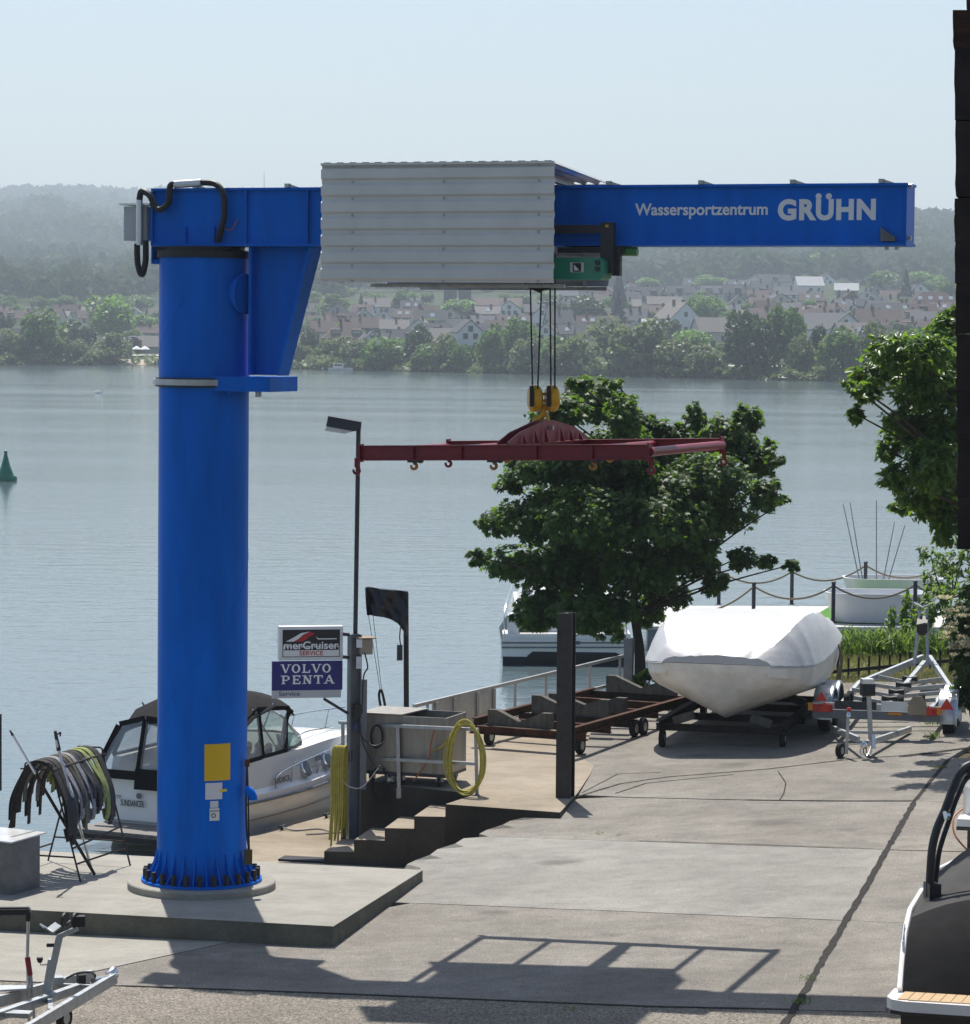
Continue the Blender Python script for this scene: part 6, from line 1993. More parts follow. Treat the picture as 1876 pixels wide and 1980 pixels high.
for s in (-1, 1):
    mb = MB(); mb.tube([BP(st_a[i] - 0.22 * max(0, 1 - st_a[i] / 0.35), s * (hb[i] + 0.004), gn[i] - 0.02 + wrk(st_a[i], s, 0.012)) for i in range(len(st_a))], 0.022, 6); mb.build('film_band', SHR, wb)
# engine lump under film at the stern
mb = MB()
ring = []
for a_, s_ in ((6.7, 0.62), (7.2, 0.78), (7.7, 0.70), (8.1, 0.4)):
    ring.append([BP(a_, s_ * 1.1 * math.cos(t), 1.55 + s_ * 0.95 * math.sin(t) + wrk(a_, t, 0.05)) for t in [k * math.pi / 7 for k in range(14)]])
mb.loft(ring, True); mb.build('wrapped_engine', SHR, wb, 50)
# round sticker and ropes on the side
sx = BP(4.9, 1.40, 1.62)
mb = MB(); mb.lathe(sx, [(0.2, 0), (0.2, 0.015), (0.0, 0.016)], 24, U); stk_ = mb.build('round_sticker', BLACK, wb)
ring = [sx + U * 0.02 + V * (0.15 * math.cos(t)) + Z3 * (0.15 * math.sin(t)) for t in [k * math.pi / 12 for k in range(24)]]
mb = MB(); mb.tube(ring, 0.012, 5, closed=True); mb.build('sticker_ring', M('sticker tan', (0.4, 0.33, 0.18), 0.5), stk_)
ROPE = M('old rope', (0.22, 0.18, 0.11), 0.9, var=0.3, scale=30, bump=0.5, bscale=80)
for dv_, zb_ in ((0.0, 1.0), (0.12, 1.25), (-0.14, 0.95)):
    mb = MB(); mb.tube(curve_pts([BP(4.35, 1.45, 2.0), BP(4.4 + dv_, 1.50, 1.75), BP(4.2 + dv_ * 2, 1.48, 1.4), BP(4.0 + dv_ * 2.5, 1.42, zb_)]), 0.016, 6); mb.build('rope', ROPE, wb)
cr2 = thing('boat_cradle', 'black wheeled steel cradle carrying the white wrapped boat', 'boat cradle', BP(3, 0, gz))
for b in (-1.05, 1.05):
    mb = MB(); mb.ibeam(BP(0.2, b, 0.86), BP(6.4, b, 0.9), 0.12, 0.16, 0.016); mb.build('side_rail', OLDSTEEL, cr2)
for a in (0.45, 2.4, 4.4, 6.2):
    mb = MB(); mb.ibeam(BP(a, -1.15, 0.80), BP(a, 1.15, 0.80), 0.1, 0.12, 0.016); mb.build('cross_member', OLDSTEEL, cr2)
for a in (0.5, 4.5):
    for s in (-1, 1):
        mb = MB(); mb.beam(BP(a, s * 0.85, 0.9), BP(a, s * 0.5, 1.02), 0.14, 0.14); mb.build('timber_block', WOOD, cr2)
for a, b in ((0.5, -1.05), (0.5, 1.05), (4.6, -1.05), (4.6, 1.05)):
    q = BP(a, b, 0); g_ = yard_z(q.x, q.y)
    wheel(BP(a, b, g_ + 0.15), U, 0.15, 0.09, cr2)
    mb = MB(); mb.beam(BP(a, b, g_ + 0.28), BP(a, b, 0.80), 0.1, 0.1); mb.build('wheel_leg', OLDSTEEL, cr2)
# ------------------------------------------------------------------ moored cruiser behind the pillar
GEL = M('white gelcoat', (0.84, 0.82, 0.79), 0.22, var=0.04, scale=2, coat=0.3)
CANV = M('charcoal canvas', (0.014, 0.0135, 0.0145), 0.9, var=0.2, scale=6, bump=0.3, bscale=14)
CLEAR = glass_mat('clear vinyl', (0.75, 0.76, 0.76), 0.68, 0.12)
TINT = glass_mat('tinted glass', (0.35, 0.55, 0.50), 0.55, 0.03)
CHROME = M('polished steel', (0.66, 0.67, 0.68), 0.18, 1.0, var=0.06)
INNER = M('cream upholstery', (0.55, 0.53, 0.48), 0.6, var=0.1, scale=4)
def tubeobj(pts, r, mat, parent, name, n=7, smooth=6):
    mb = MB(); mb.tube(curve_pts(pts, smooth) if smooth else pts, r, n); return mb.build(name, mat, parent)
nout = Vector((-bank_dir.y, bank_dir.x, 0))
so = qp[0] + bank_dir * 0.35 + nout * 0.22           # starboard stern corner
sc0 = Vector((so.x, so.y, 0)) + nout * 1.42            # stern centre
port = nout
def B1(x, y, z): return sc0 + bank_dir * (x * 0.74 if x > 0 else x) + port * y + Z3 * z     # x forward, y to port
mc = thing('motor_cruiser', 'white cabin cruiser with charcoal canvas top moored behind the crane pillar', 'boat', B1(3, 0, WATER_Z))
xs = [0.0, 1.5, 3.0, 4.5, 5.8, 6.9, 7.7, 8.2]
hbm = [1.36, 1.38, 1.36, 1.28, 1.12, 0.82, 0.42, 0.04]
sh = [-0.20, -0.21, -0.20, -0.16, -0.08, 0.02, 0.10, 0.15]
rings = []
for x, b, s in zip(xs, hbm, sh):
    k = -1.45 if x < 6 else -1.45 + (x - 6) * 0.62
    cz_ = -1.05 + (0.0 if x < 4 else (x - 4) * 0.13)
    rings.append([B1(x, -b, s), B1(x, -b * 0.97, s - 0.28), B1(x, -b * 0.86, cz_), B1(x, 0, min(k, s - 0.05)), B1(x, b * 0.86, cz_), B1(x, b * 0.97, s - 0.28), B1(x, b, s)])
mb = MB(); mb.loft(rings); mb.build('hull', GEL, mc, 40)
# deck, coaming and foredeck
rings = []
for x, b, s, ch, cb in zip(xs, hbm, sh, (0.42, 0.44, 0.46, 0.48, 0.44, 0.34, 0.24, 0.17), (0.86, 0.88, 0.88, 0.85, 0.8, 0.72, 0.6, 0.4)):
    rings.append([B1(x, -b, s + 0.003), B1(x, -b * 0.99, s + 0.10), B1(x, -b * 0.92, s + 0.17), B1(x, -b * cb, ch), B1(x, -b * cb * 0.55, ch + 0.06), B1(x, b * cb * 0.55, ch + 0.06), B1(x, b * cb, ch), B1(x, b * 0.92, s + 0.17), B1(x, b * 0.99, s + 0.10), B1(x, b, s + 0.003)])
mb = MB(); mb.loft(rings[2:] , caps=True); mb.build('foredeck', GEL, mc, 40)
for s in (-1, 1):
    mb = MB(); mb.loft([[r_[i] for i in ((0, 1, 2, 3) if s < 0 else (9, 8, 7, 6))] + [r_[3 if s < 0 else 6] + port * (s * -0.0 + (0.12 if s < 0 else -0.12)) - Z3 * 0.0, r_[3 if s < 0 else 6] + port * (0.12 if s < 0 else -0.12) - Z3 * 0.6] for r_ in rings[:3]]); mb.build('coaming', GEL, mc, 40)
mb = MB(); mb.prism([B1(-0.06, -1.3, -0.62), B1(-0.06, 1.34, -0.62), B1(0.0, 1.3, 0.16), B1(0.0, -1.26, 0.16)], bank_dir * 0.12); mb.build('transom', GEL, mc, 40)
mb = MB(); mb.prism([B1(0.2, -0.95, -0.2), B1(0.2, 0.95, -0.2), B1(2.9, 0.95, -0.2), B1(2.9, -0.95, -0.2)], (0, 0, -0.05)); mb.build('cockpit_floor', INNER, mc)
mb = MB(); mb.prism([B1(0.35, -0.9, -0.15), B1(0.35, 0.9, -0.15), B1(0.9, 0.9, -0.15), B1(0.9, -0.9, -0.15)], (0, 0, 0.38)); mb.build('stern_bench', INNER, mc)
mb = MB(); mb.prism([B1(1.9, 0.25, -0.15), B1(1.9, 0.9, -0.15), B1(2.5, 0.9, -0.15), B1(2.5, 0.25, -0.15)], (0, 0, 0.75)); mb.build('helm_seat', INNER, mc)
mb = MB(); mb.prism([B1(2.6, -1.0, 0.3), B1(2.6, 0.2, 0.3), B1(3.0, 0.2, 0.62), B1(3.0, -1.0, 0.62)], (0, 0, 0.05)); dash = mb.build('dashboard', M('dash teal grey', (0.30, 0.40, 0.38), 0.5), mc)
for k in range(4):
    c = B1(2.72, -0.85 + 0.2 * k, 0.47)
    mb = MB(); mb.lathe(c, [(0.07, 0), (0.07, 0.02), (0.0, 0.021)], 14, (-bank_dir + Z3 * 0.9)); mb.build('gauge', BLACK, dash)
# swim platform
mb = MB(); mb.prism([B1(-0.95, -1.18, -0.72), B1(-0.95, 1.3, -0.72), B1(-0.07, 1.3, -0.72), B1(-0.07, -1.18, -0.72)], (0, 0, 0.05)); spf = mb.build('swim_platform', M('grey teak', (0.20, 0.185, 0.17), 0.7, var=0.25, scale=3, stretch=(1, 12, 1)), mc)
mb = MB(); mb.prism([B1(-0.99, -1.22, -0.82), B1(-0.99, 1.34, -0.82), B1(-0.05, 1.34, -0.82), B1(-0.05, -1.22, -0.82)], (0, 0, 0.095)); mb.build('platform_edge', BLACK, spf)
# rub rails and stripe
for s in (-1, 1):
    tubeobj([B1(x, s * (b + 0.012), z - 0.01) for x, b, z in zip(xs, hbm, sh)], 0.022, STEEL_P, mc, 'rub_rail', 6, 3)
tubeobj([B1(x, -(b * 0.975 + 0.004), z - 0.30) for x, b, z in zip(xs[:-1], hbm, sh)], 0.008, M('hull stripe', (0.35, 0.29, 0.22), 0.5), mc, 'hull_stripe', 5, 3)
tubeobj([B1(x, -(b * 0.93), z + 0.31) for x, b, z in zip(xs[2:6], hbm[2:], sh[2:])], 0.007, STEEL_P, mc, 'cabin_stripe', 5, 3)
# portholes
for x in (3.0, 4.15):
    b = np.interp(x, xs, hbm); s_ = np.interp(x, xs, sh)
    c = B1(x, -b * 0.925, s_ + 0.32); ax = (-port * 0.9 + Z3 * 0.42).normalized()
    mb = MB(); mb.lathe(c, [(0.15, -0.02), (0.15, 0.02), (0.12, 0.03)], 22, ax); ph = mb.build('porthole', CHROME, mc)
    mb = MB(); mb.lathe(c + ax * 0.032, [(0.115, 0), (0.0, 0.002)], 22, ax, cap=False); mb.build('pane', M_WIN, ph)
# windscreen
wsb = [B1(2.35, -1.16, 0.47), B1(3.35, -1.02, 0.52), B1(4.25, -0.6, 0.55), B1(4.45, 0, 0.56), B1(4.25, 0.6, 0.55), B1(3.35, 1.02, 0.52), B1(2.35, 1.16, 0.47)]
wst = [B1(2.25, -1.10, 0.62), B1(2.75, -0.95, 0.97), B1(3.25, -0.55, 1.02), B1(3.4, 0, 1.03), B1(3.25, 0.55, 1.02), B1(2.75, 0.95, 0.97), B1(2.25, 1.10, 0.62)]
ws = tubeobj(wsb, 0.022, BLACK, mc, 'windscreen', 7, 0)
tubeobj(wst, 0.022, GREY_STEEL, ws, 'top_rail', 7, 0)
for i in range(6):
    mb = MB(); mb.quad(wsb[i], wsb[i + 1], wst[i + 1], wst[i]); mb.build('pane', TINT, ws, 0)
for i in (1, 2, 4, 5):
    tubeobj([wsb[i], wst[i]], 0.016, GREY_STEEL, ws, 'mullion', 6, 0)
# canvas enclosure: curved top, black borders, clear panels
bows = [(-0.30, 0.62, 0.96, 0.88), (0.15, 1.05, 1.1, 0.9), (0.9, 1.36, 1.16, 0.9), (1.9, 1.48, 1.14, 0.88), (2.65, 1.42, 1.08, 0.86), (3.05, 1.22, 1.02, 0.82)]
def bow_arc(x, zt_, hb_, n_=13):
    out = []
    for j in range(n_):
        t = -1 + 2 * j / (n_ - 1)
        out.append(B1(x, t * hb_, zt_ - 0.22 * abs(t) ** 3))
    return out
mb = MB()
top_ = [bow_arc(x, z, h_) for x, z, h_, _ in bows[1:]]
mb.loft(top_, caps=False); mb.loft([[p - Z3 * 0.02 for p in r_] for r_ in top_], caps=False)
can = mb.build('canopy', CANV, mc, 60)
# hanging sides: aft curtain and side curtains as clear sheets with black borders
def curtain(quad, name, border=0.05, mat=CLEAR, inset=0.10):
    a, b, c, d = [Vector(q) for q in quad]      # bottom-left, bottom-right, top-right, top-left
    mb = MB(); mb.quad(a, b, c, d); o = mb.build(name, mat, can, 0)
    for p_, q_ in ((a, b), (b, c), (c, d), (d, a)):
        mb = MB(); mb.beam(p_, q_, 0.012, border); mb.build('border', CANV, o)
    return o
A_l, A_r = B1(-0.32, 1.12, 0.10), B1(-0.12, 0.52, 0.10)
def ztop(x): return float(np.interp(x, [b_[0] for b_ in bows], [b_[1] for b_ in bows]))
curtain((B1(-0.22, 1.36, 0.16), B1(-0.12, 0.62, 0.14), B1(0.16, 0.62, 1.05), B1(0.16, 1.12, 0.92)), 'aft_window', 0.15)
curtain((B1(-0.12, 0.60, 0.14), B1(0.0, -1.22, 0.14), B1(0.2, -1.08, 0.90), B1(0.16, 0.60, 1.05)), 'aft_window', 0.15)
mb = MB(); mb.prism([B1(-0.16, 0.66, -0.08), B1(-0.06, -1.22, -0.08), B1(-0.02, -1.2, 0.26), B1(-0.12, 0.66, 0.26)], -bank_dir * 0.01); mb.build('aft_flap', CANV, can)
curtain((B1(1.2, -1.2, 0.46), B1(2.38, -1.17, 0.48), B1(2.7, -1.02, 1.16), B1(1.2, -1.1, 1.26)), 'side_window', 0.07)
curtain((B1(0.05, -1.2, 0.44), B1(1.18, -1.2, 0.46), B1(1.18, -1.1, 1.26), B1(0.25, -1.05, 0.9)), 'side_window', 0.07)
curtain((B1(2.38, 1.17, 0.48), B1(0.05, 1.2, 0.44), B1(0.25, 1.05, 0.9), B1(2.7, 1.02, 1.16)), 'side_window', 0.07)
curtain((B1(2.40, -1.1, 0.60), B1(2.78, -0.96, 0.98), B1(3.02, -0.95, 1.08), B1(2.7, -1.02, 1.16)), 'front_window', 0.06)
tubeobj([B1(2.2, -1.18, 0.46), B1(2.75, -0.98, 0.95), B1(3.04, -0.96, 1.08)], 0.04, CANV, can, 'edge_roll', 7, 4)
tubeobj([B1(0.16, 1.12, 0.92), B1(0.02, 1.24, 0.6), B1(-0.22, 1.38, 0.1)], 0.05, CANV, can, 'edge_roll', 7, 4)
tubeobj(bow_arc(0.18, 1.03, 1.08), 0.03, CANV, can, 'edge_roll', 7, 2)
for x, y in ((0.7, 1), (0.7, -1)):
    tubeobj([B1(0.9, y * 1.1, 0.42), B1(1.9, y * 1.08, 1.3)], 0.014, CHROME, can, 'hood_pole', 6, 0)
    tubeobj([B1(2.2, y * 1.1, 0.42), B1(1.0, y * 1.08, 1.26)], 0.014, CHROME, can, 'hood_pole', 6, 0)
# rails
for s in (-1, 1):
    top_r = [B1(x, s * (np.interp(x, xs, hbm) * 0.95), np.interp(x, xs, sh) + z) for x, z in ((1.5, 0.12), (1.8, 0.38), (4.6, 0.52), (6.0, 0.55), (7.2, 0.56), (8.15, 0.55))]
    rl = tubeobj(top_r, 0.014, CHROME, mc, 'bow_rail', 6, 5)
    for x in (2.4, 3.7, 5.0, 6.0, 7.0, 7.8):
        b = np.interp(x, xs, hbm) * 0.93; z = np.interp(x, xs, sh)
        tubeobj([B1(x - 0.12, s * b, z + 0.14), B1(x + 0.12, s * b, z + 0.53)], 0.012, CHROME, rl, 'stanchion', 6, 0)
tubeobj([B1(3.5, -0.85, 0.52), B1(4.0, -0.8, 0.62), B1(5.5, -0.6, 0.56), B1(6.4, -0.4, 0.5)], 0.012, CHROME, mc, 'grab_rail', 6, 4)
# lettering
DKL = M('boat lettering', (0.05, 0.045, 0.05), 0.5)
put_text('SUNDANCER', 0.15, B1(-0.085, 0.74, -0.33), -port, Z3, mc, DKL, width=0.46, bold=0.002)
put_text('270', 0.09, B1(-0.085, 1.03, -0.24), -port, Z3, mc, DKL, width=0.13, shear=0.3)
mb = MB(); mb.lathe(B1(-0.075, 0.62, -0.20), [(0.05, 0), (0.05, 0.006), (0.0, 0.007)], 16, -bank_dir); mb.build('emblem', STEEL_P, mc)
side_up = (Z3 * 0.9 + port * 0.25)
put_text('SUNDANCER', 0.14, B1(1.75, -1.335, 0.05), bank_dir, side_up, mc, DKL, width=0.5, bold=0.001)
put_text('Sunset', 0.16, B1(3.62, -1.25, 0.26), bank_dir, side_up, mc, DKL, width=0.3, shear=0.4)
# mooring lines and cleats on the quay
for i, s in enumerate((0.9, 2.4)):
    c = qp[0] + bank_dir * s - nout * 0.12
    q = thing('mooring_cleat', ('nearer' if i == 0 else 'farther') + ' steel mooring cleat with line on the quay edge', 'cleat', c, 0, 'cleats on the quay')
    mb = MB(); mb.tube([c + bank_dir * -0.1 + Z3 * 0.07, c + Z3 * 0.06, c + bank_dir * 0.1 + Z3 * 0.07], 0.018, 7); mb.cyl(c, c + Z3 * 0.06, 0.025, n=8); mb.build('horn', DARK, q)
    pts = [c + Z3 * 0.05, c - nout * 0.25 + Z3 * 0.015, c - nout * 0.5 + bank_dir * 0.35 + Z3 * 0.012, c - nout * 0.85 + bank_dir * 0.1 + Z3 * 0.012, c - nout * 0.6 - bank_dir * 0.25 + Z3 * 0.012, c - nout * 1.05 + bank_dir * 0.3 + Z3 * 0.012]
    mb = MB(); mb.tube(curve_pts(pts, 7), 0.014, 6); mb.build('mooring_line', M('grey rope', (0.32, 0.31, 0.29), 0.9, var=0.2, scale=30), q)
mb = MB(); mb.tube(curve_pts([B1(5.0, -1.22, 0.05), B1(5.3, -1.4, -0.1), B1(5.5, -1.5, -0.5), B1(5.6, -1.55, -0.66)], 6), 0.018, 6); mb.build('bow_line', M('grey rope', (0.32, 0.31, 0.29)), mc)

# ------------------------------------------------------------------ white yacht behind the maple
fy = P(1095, 1287, WATER_Z); FYY = fy.y
fb = thing('white_yacht', 'white motor yacht lying stern on behind the maple', 'boat', fy)
sx_ = FYY / FPX
def F(px, py, dy=0.0): return PY(px, py, FYY + dy)
hx0, hx1 = 969, 1222
rings = []
for dy, ins, lift in ((0, 0, 0), (3, -3, -2), (7, 20, -8), (9.5, 80, -14), (10.5, 120, -18)):
    l, r_ = F(hx0 + ins, 1213), F(hx1 - ins, 1213)
    zt_ = F(1095, 1237 + lift).z; 
    wl = WATER_Z - 0.15
    L_, R_ = F(hx0 + ins, 1237), F(hx1 - ins, 1237)
    rings.append([Vector((L_.x, FYY + dy, zt_)), Vector((L_.x + 0.02, FYY + dy, zt_ - 0.35)), Vector((L_.x + 0.08, FYY + dy, wl)), Vector((R_.x - 0.08, FYY + dy, wl)), Vector((R_.x - 0.02, FYY + dy, zt_ - 0.35)), Vector((R_.x, FYY + dy, zt_))])
mb = MB(); mb.loft(rings); mb.build('hull', GEL, fb, 30)
mb = MB(); a = F(972, 1277); b = F(1219, 1277); mb.prism([Vector((a.x, FYY - 0.015, WATER_Z - 0.05)), Vector((b.x, FYY - 0.015, WATER_Z - 0.05)), Vector((b.x, FYY - 0.015, WATER_Z + 0.22)), Vector((a.x, FYY - 0.015, WATER_Z + 0.22))], (0, 0.012, 0)); mb.build('boot_stripe', M('navy antifoul', (0.012, 0.016, 0.03), 0.5), fb)
mb = MB(); mb.prism([F(1016, 1284, -.03), F(1212, 1284, -.03), F(1205, 1268, -.03), F(1190, 1262, -.03), F(1030, 1260, -.03), F(1020, 1268, -.03)], (0, 0.02, 0)); mb.build('drive_recess', BLACK, fb)
for py in (1243, 1252):
    mb = MB(); mb.beam(F(970, py, -0.02), F(1220, py, -0.02), 0.04, 0.035); mb.build('rub_rail', STEEL_P, fb)
def slabpx(px0, px1, py0, py1, d0, d1, name, mat, ins=0):
    mb = MB(); mb.prism([F(px0, py1, d0), F(px1, py1, d0), F(px1 - ins, py0, d0), F(px0 + ins, py0, d0)], (0, d1 - d0, 0)); return mb.build(name, mat, fb)
slabpx(972, 1219, 1226, 1237, 0.05, 1.2, 'swim_step', GEL)
slabpx(980, 1215, 1196, 1233, 0.7, 1.1, 'transom', GEL, 4)
slabpx(982, 1003, 1190, 1226, 0.2, 1.1, 'locker', GEL)
slabpx(985, 1210, 1168, 1200, 2.4, 6.5, 'cabin', GEL, 10)
slabpx(1000, 1195, 1150, 1168, 2.6, 6.0, 'cabin_roof', GEL, 14)
slabpx(1128, 1171, 1198, 1216, 0.66, 0.69, 'transom_door', M('smoke panel', (0.2, 0.2, 0.21), 0.4))
slabpx(1010, 1188, 1172, 1190, 2.36, 2.39, 'cabin_window', M_WIN)
slabpx(1085, 1105, 1236, 1247, -0.03, -0.01, 'vent_grille', DARK)
slabpx(1100, 1122, 1240, 1246, -0.035, -0.012, 'vent_grille', DARK)
slabpx(1005, 1060, 1219, 1226, 0.5, 0.7, 'rope_heap', DARK)
put_text('FALCONE', 0.3, (F(1048, 1208, 0.66) + F(1110, 1208, 0.66)) / 2, (1, 0, 0), Z3, fb, M('faded blue lettering', (0.28, 0.36, 0.48), 0.5), width=115 * sx_, bold=0.004)
for px0, px1 in ((976, 990), (1210, 1198)):
    tubeobj([F(px0, 1232, 0.3), F(px0, 1180, 0.3), F(px1, 1130, 2.5), F(px1, 1120, 5)], 0.02, CHROME, fb, 'side_rail', 6, 4)
tubeobj([F(1018, 1130, 3), F(1018, 1165, 3)], 0.12, STEEL_P, fb, 'mast_foot', 8, 0)

# ------------------------------------------------------------------ floating pontoon with rope posts
PZ = -0.35
DECK = M('pale deck boards', (0.50, 0.49, 0.47), 0.7, var=0.08, scale=2)
pon = thing('pontoon', 'pale floating pontoon with a strip of green turf', 'pontoon', P(1600, 1213, PZ))
a, b = P(1240, 1211, PZ), P(1820, 1213, PZ)
c, d = P(1850, 1173, PZ), P(1240, 1171, PZ)
mb = MB(); mb.prism([a, b, c, d], (0, 0, -0.09)); mb.build('deck', DECK, pon)
mb = MB(); inn = [a.lerp(c, 0.02), b.lerp(d, 0.02), c.lerp(a, 0.02), d.lerp(b, 0.02)]; mb.prism([p - Z3 * 0.095 for p in inn], (0, 0, -0.75)); mb.build('float', M('pontoon grey', (0.22, 0.25, 0.28), 0.5, var=0.1), pon)
TURF = leaf_mat('artificial turf', (0.06, 0.17, 0.02), (0.10, 0.26, 0.03), 0.1, scale=3, rough=0.9)
mb = MB(); mb.prism([P(1556, 1203, PZ + .01), P(1760, 1208, PZ + .01), P(1790, 1176, PZ + .01), P(1606, 1173, PZ + .01)], (0, 0, 0.02)); mb.build('turf', TURF, pon)
POSTM = M('dark rope post', (0.035, 0.03, 0.045), 0.5, 0.2, var=0.2)
ROPEP = M('natural rope', (0.24, 0.20, 0.14), 0.9, var=0.3, scale=40, bump=0.5, bscale=90)
near = [(1300, 1170, 1214), (1457, 1128, 1205), (1611, 1127, 1213), (1769, 1125, 1214), (1900, 1124, 1214)]
farp = [(1250, 1093, 1170), (1390, 1098, 1170), (1531, 1100, 1170), (1673, 1088, 1171), (1820, 1090, 1172), (1960, 1092, 1172)]
def rope_posts(lst, word):
    tops = []
    nv = 0
    for i, (px, y0, y1) in enumerate(lst):
        base = P(px, y1 - 1, PZ)
        tp2 = Vector((base.x, base.y, PY(px, y0, base.y).z))
        if 1340 < px < 1876:
            nv += 1
            q = thing('rope_post', f'{ordinal(nv)} dark rope post from the left in the {word} row on the pontoon', 'post', base, 0, 'rope posts on the pontoon')
            mb = MB(); mb.cyl(base, tp2, 0.055, n=12); mb.build('post', POSTM, q)
            mb = MB(); mb.lathe(tp2, [(0.065, 0), (0.065, 0.03), (0.02, 0.05)], 12); mb.build('cap', POSTM, q)
            mb = MB(); mb.lathe(base, [(0.1, 0), (0.1, 0.015), (0.06, 0.02)], 12); mb.build('foot', POSTM, q)
        tops.append(tp2)
    for i in range(len(tops) - 1):
        a_, b_ = tops[i] - Z3 * 0.08, tops[i + 1] - Z3 * 0.08
        pts = [a_.lerp(b_, t / 14) - Z3 * (0.36 * 4 * (t / 14) * (1 - t / 14)) for t in range(15)]
        if 1330 < lst[i + 1][0] and lst[i][0] < 1876:
            mb = MB(); mb.tube(pts, 0.028, 7); tag(mb.build('rope', ROPEP), f'{ordinal(i + 1)} sagging rope from the left between the {word} row of pontoon posts', 'rope', 'ropes of the pontoon')
rope_posts(near, 'near')
rope_posts(farp, 'far')
TUB = M('white shell', (0.62, 0.63, 0.64), 0.45, var=0.05)
def tub(px0, px1, py0, py1, label, inset=16):
    base = P((px0 + px1) / 2, py1, PZ); Y = base.y
    t = thing('boat_shaped_tub', label, 'tub', base)
    l0, r0 = PY(px0, py0, Y), PY(px1, py0, Y); h_ = l0.z - PZ
    L_ = r0.x - l0.x; cx_ = (l0.x + r0.x) / 2
    def ring(f, z, inn=0):
        out = []
        for k in range(28):
            a_ = 2 * math.pi * k / 28
            x = (abs(math.cos(a_)) ** 0.55) * (1 if math.cos(a_) > 0 else -1) * (L_ / 2 * f - inn); y = (abs(math.sin(a_)) ** 0.75) * (1 if math.sin(a_) > 0 else -1) * (1.0 * f - inn)
            out.append(Vector((cx_ + x, Y + 0.6 + y, z)))
        return out
    mb = MB(); mb.loft([ring(0.80, PZ + 0.035), ring(0.88, PZ + h_ * 0.45), ring(1.0, PZ + h_), ring(1.0, PZ + h_, 0.06), ring(0.84, PZ + h_ * 0.4, 0.06)], True); mb.build('shell', TUB, t, 50)
    return base
t1 = tub(1597, 1800, 1146, 1206, 'nearer white boat shaped tub on the green turf')
t2 = tub(1634, 1830, 1118, 1176, 'farther white boat shaped tub holding five thin rods')
for i, (xa, ya, xb, yb) in enumerate(((1668, 1150, 1631, 975), (1673, 1150, 1644, 972), (1695, 1150, 1695, 968), (1703, 1150, 1730, 1010), (1710, 1150, 1750, 1016))):
    mb = MB(); mb.tube([PY(xa, ya, t2.y + .3), PY(xb, yb, t2.y + .3)], [0.02, 0.012], 6); tag(mb.build('thin_rod', STEEL_P), f'{ordinal(i + 1)} thin grey rod from the left rising out of the white tub', 'rod', 'rods in the white tub')
mb = MB(); mb.tube(curve_pts([P(1575, 1236, -0.5), PY(1600, 1243, 84), PY(1650, 1250, 80), PY(1700, 1262, 76)]), 0.02, 6); tag(mb.build('mooring_chain', BLACK), 'black mooring cable from the pontoon to the bank', 'cable')
# ------------------------------------------------------------------ sling rack, boat hooks, metal box on the slab
IRON = M('rusty rod', (0.06, 0.045, 0.04), 0.75, 0.3, var=0.4, scale=15)
F1, F2, F3 = P(156, 1706, SLAB_Z), P(252, 1674, SLAB_Z), P(93, 1664, SLAB_Z)
F4 = F1 + (F3 - F2)
rack = thing('sling_rack', 'rusty trestle rack hung with lifting slings', 'rack', (F1 + F3) / 2)
mA, mB_ = (F1 + F4) / 2, (F2 + F3) / 2
zA = PY(70, 1488, mA.y).z; zB = PY(190, 1457, mB_.y).z
wv = (F1 - F4).normalized() * 0.2
TA = Vector((mA.x, mA.y, zA)); TB = Vector((mB_.x, mB_.y, zB))
for t_, (f_, g_) in ((TA, (F1, F4)), (TB, (F2, F3))):
    for ff, s in ((f_, 1), (g_, -1)):
        mb = MB(); mb.cyl(ff, t_ + wv * s, 0.013, n=7); mb.build('leg', IRON, rack)
    mb = MB(); mb.cyl(t_ + wv * 1.3, t_ - wv * 1.3, 0.012, n=7); mb.build('cross_rod', IRON, rack)
    mb = MB(); q = [t_ + wv * s + Z3 * z for s, z in ((-1, 0), (-0.95, 0.07), (-0.8, 0.09), (0.8, 0.09), (0.95, 0.07), (1, 0))]; mb.tube(q, 0.012, 7); mb.build('end_hoop', IRON, rack)
    lo = 0.22; a_, b_ = f_.lerp(t_ + wv, lo), g_.lerp(t_ - wv, lo); mb = MB(); mb.cyl(a_, b_, 0.012, n=7); mb.build('cross_rod', IRON, rack)
for s in (-1, 1):
    mb = MB(); mb.cyl(TA + wv * s, TB + wv * s, 0.016, n=8); mb.build('top_rod', IRON, rack)
for a_, b_, lo in ((F1, F2, 0.16), (F4, F3, 0.16), (F1, F2, 0.30)):
    ta_, tb_ = (TA + wv, TB + wv) if a_ is F1 else (TA - wv, TB - wv)
    mb = MB(); mb.cyl(a_.lerp(ta_, lo), b_.lerp(tb_, lo + (0.05 if lo > 0.2 else 0)), 0.013, n=7); mb.build('foot_rod', IRON, rack)
SL = {'grey': M('grey webbing', (0.06, 0.057, 0.055), 0.9, var=0.3, scale=20, bump=0.4, bscale=120), 'pale': M('faded webbing', (0.26, 0.25, 0.25), 0.9, var=0.25, scale=20, bump=0.4, bscale=120),
      'green': M('green webbing', (0.24, 0.27, 0.10), 0.9, var=0.3, scale=20, bump=0.4, bscale=120), 'olive': M('olive webbing', (0.15, 0.14, 0.09), 0.9, var=0.3, scale=20, bump=0.4, bscale=120)}
al = (TB - TA).normalized()
def ribbon(pts, w, side, th=0.014):
    """strap of width w along side following pts"""
    mb = MB(); rings = []
    for i, p in enumerate(pts):
        d = (pts[min(i + 1, len(pts) - 1)] - pts[max(i - 1, 0)]).normalized()
        nn = d.cross(side).normalized() * th / 2
        s = side * w / 2
        rings.append([p - s - nn, p + s - nn, p + s + nn, p - s + nn])
    mb.loft(rings, True); return mb
rr = random.Random(21)
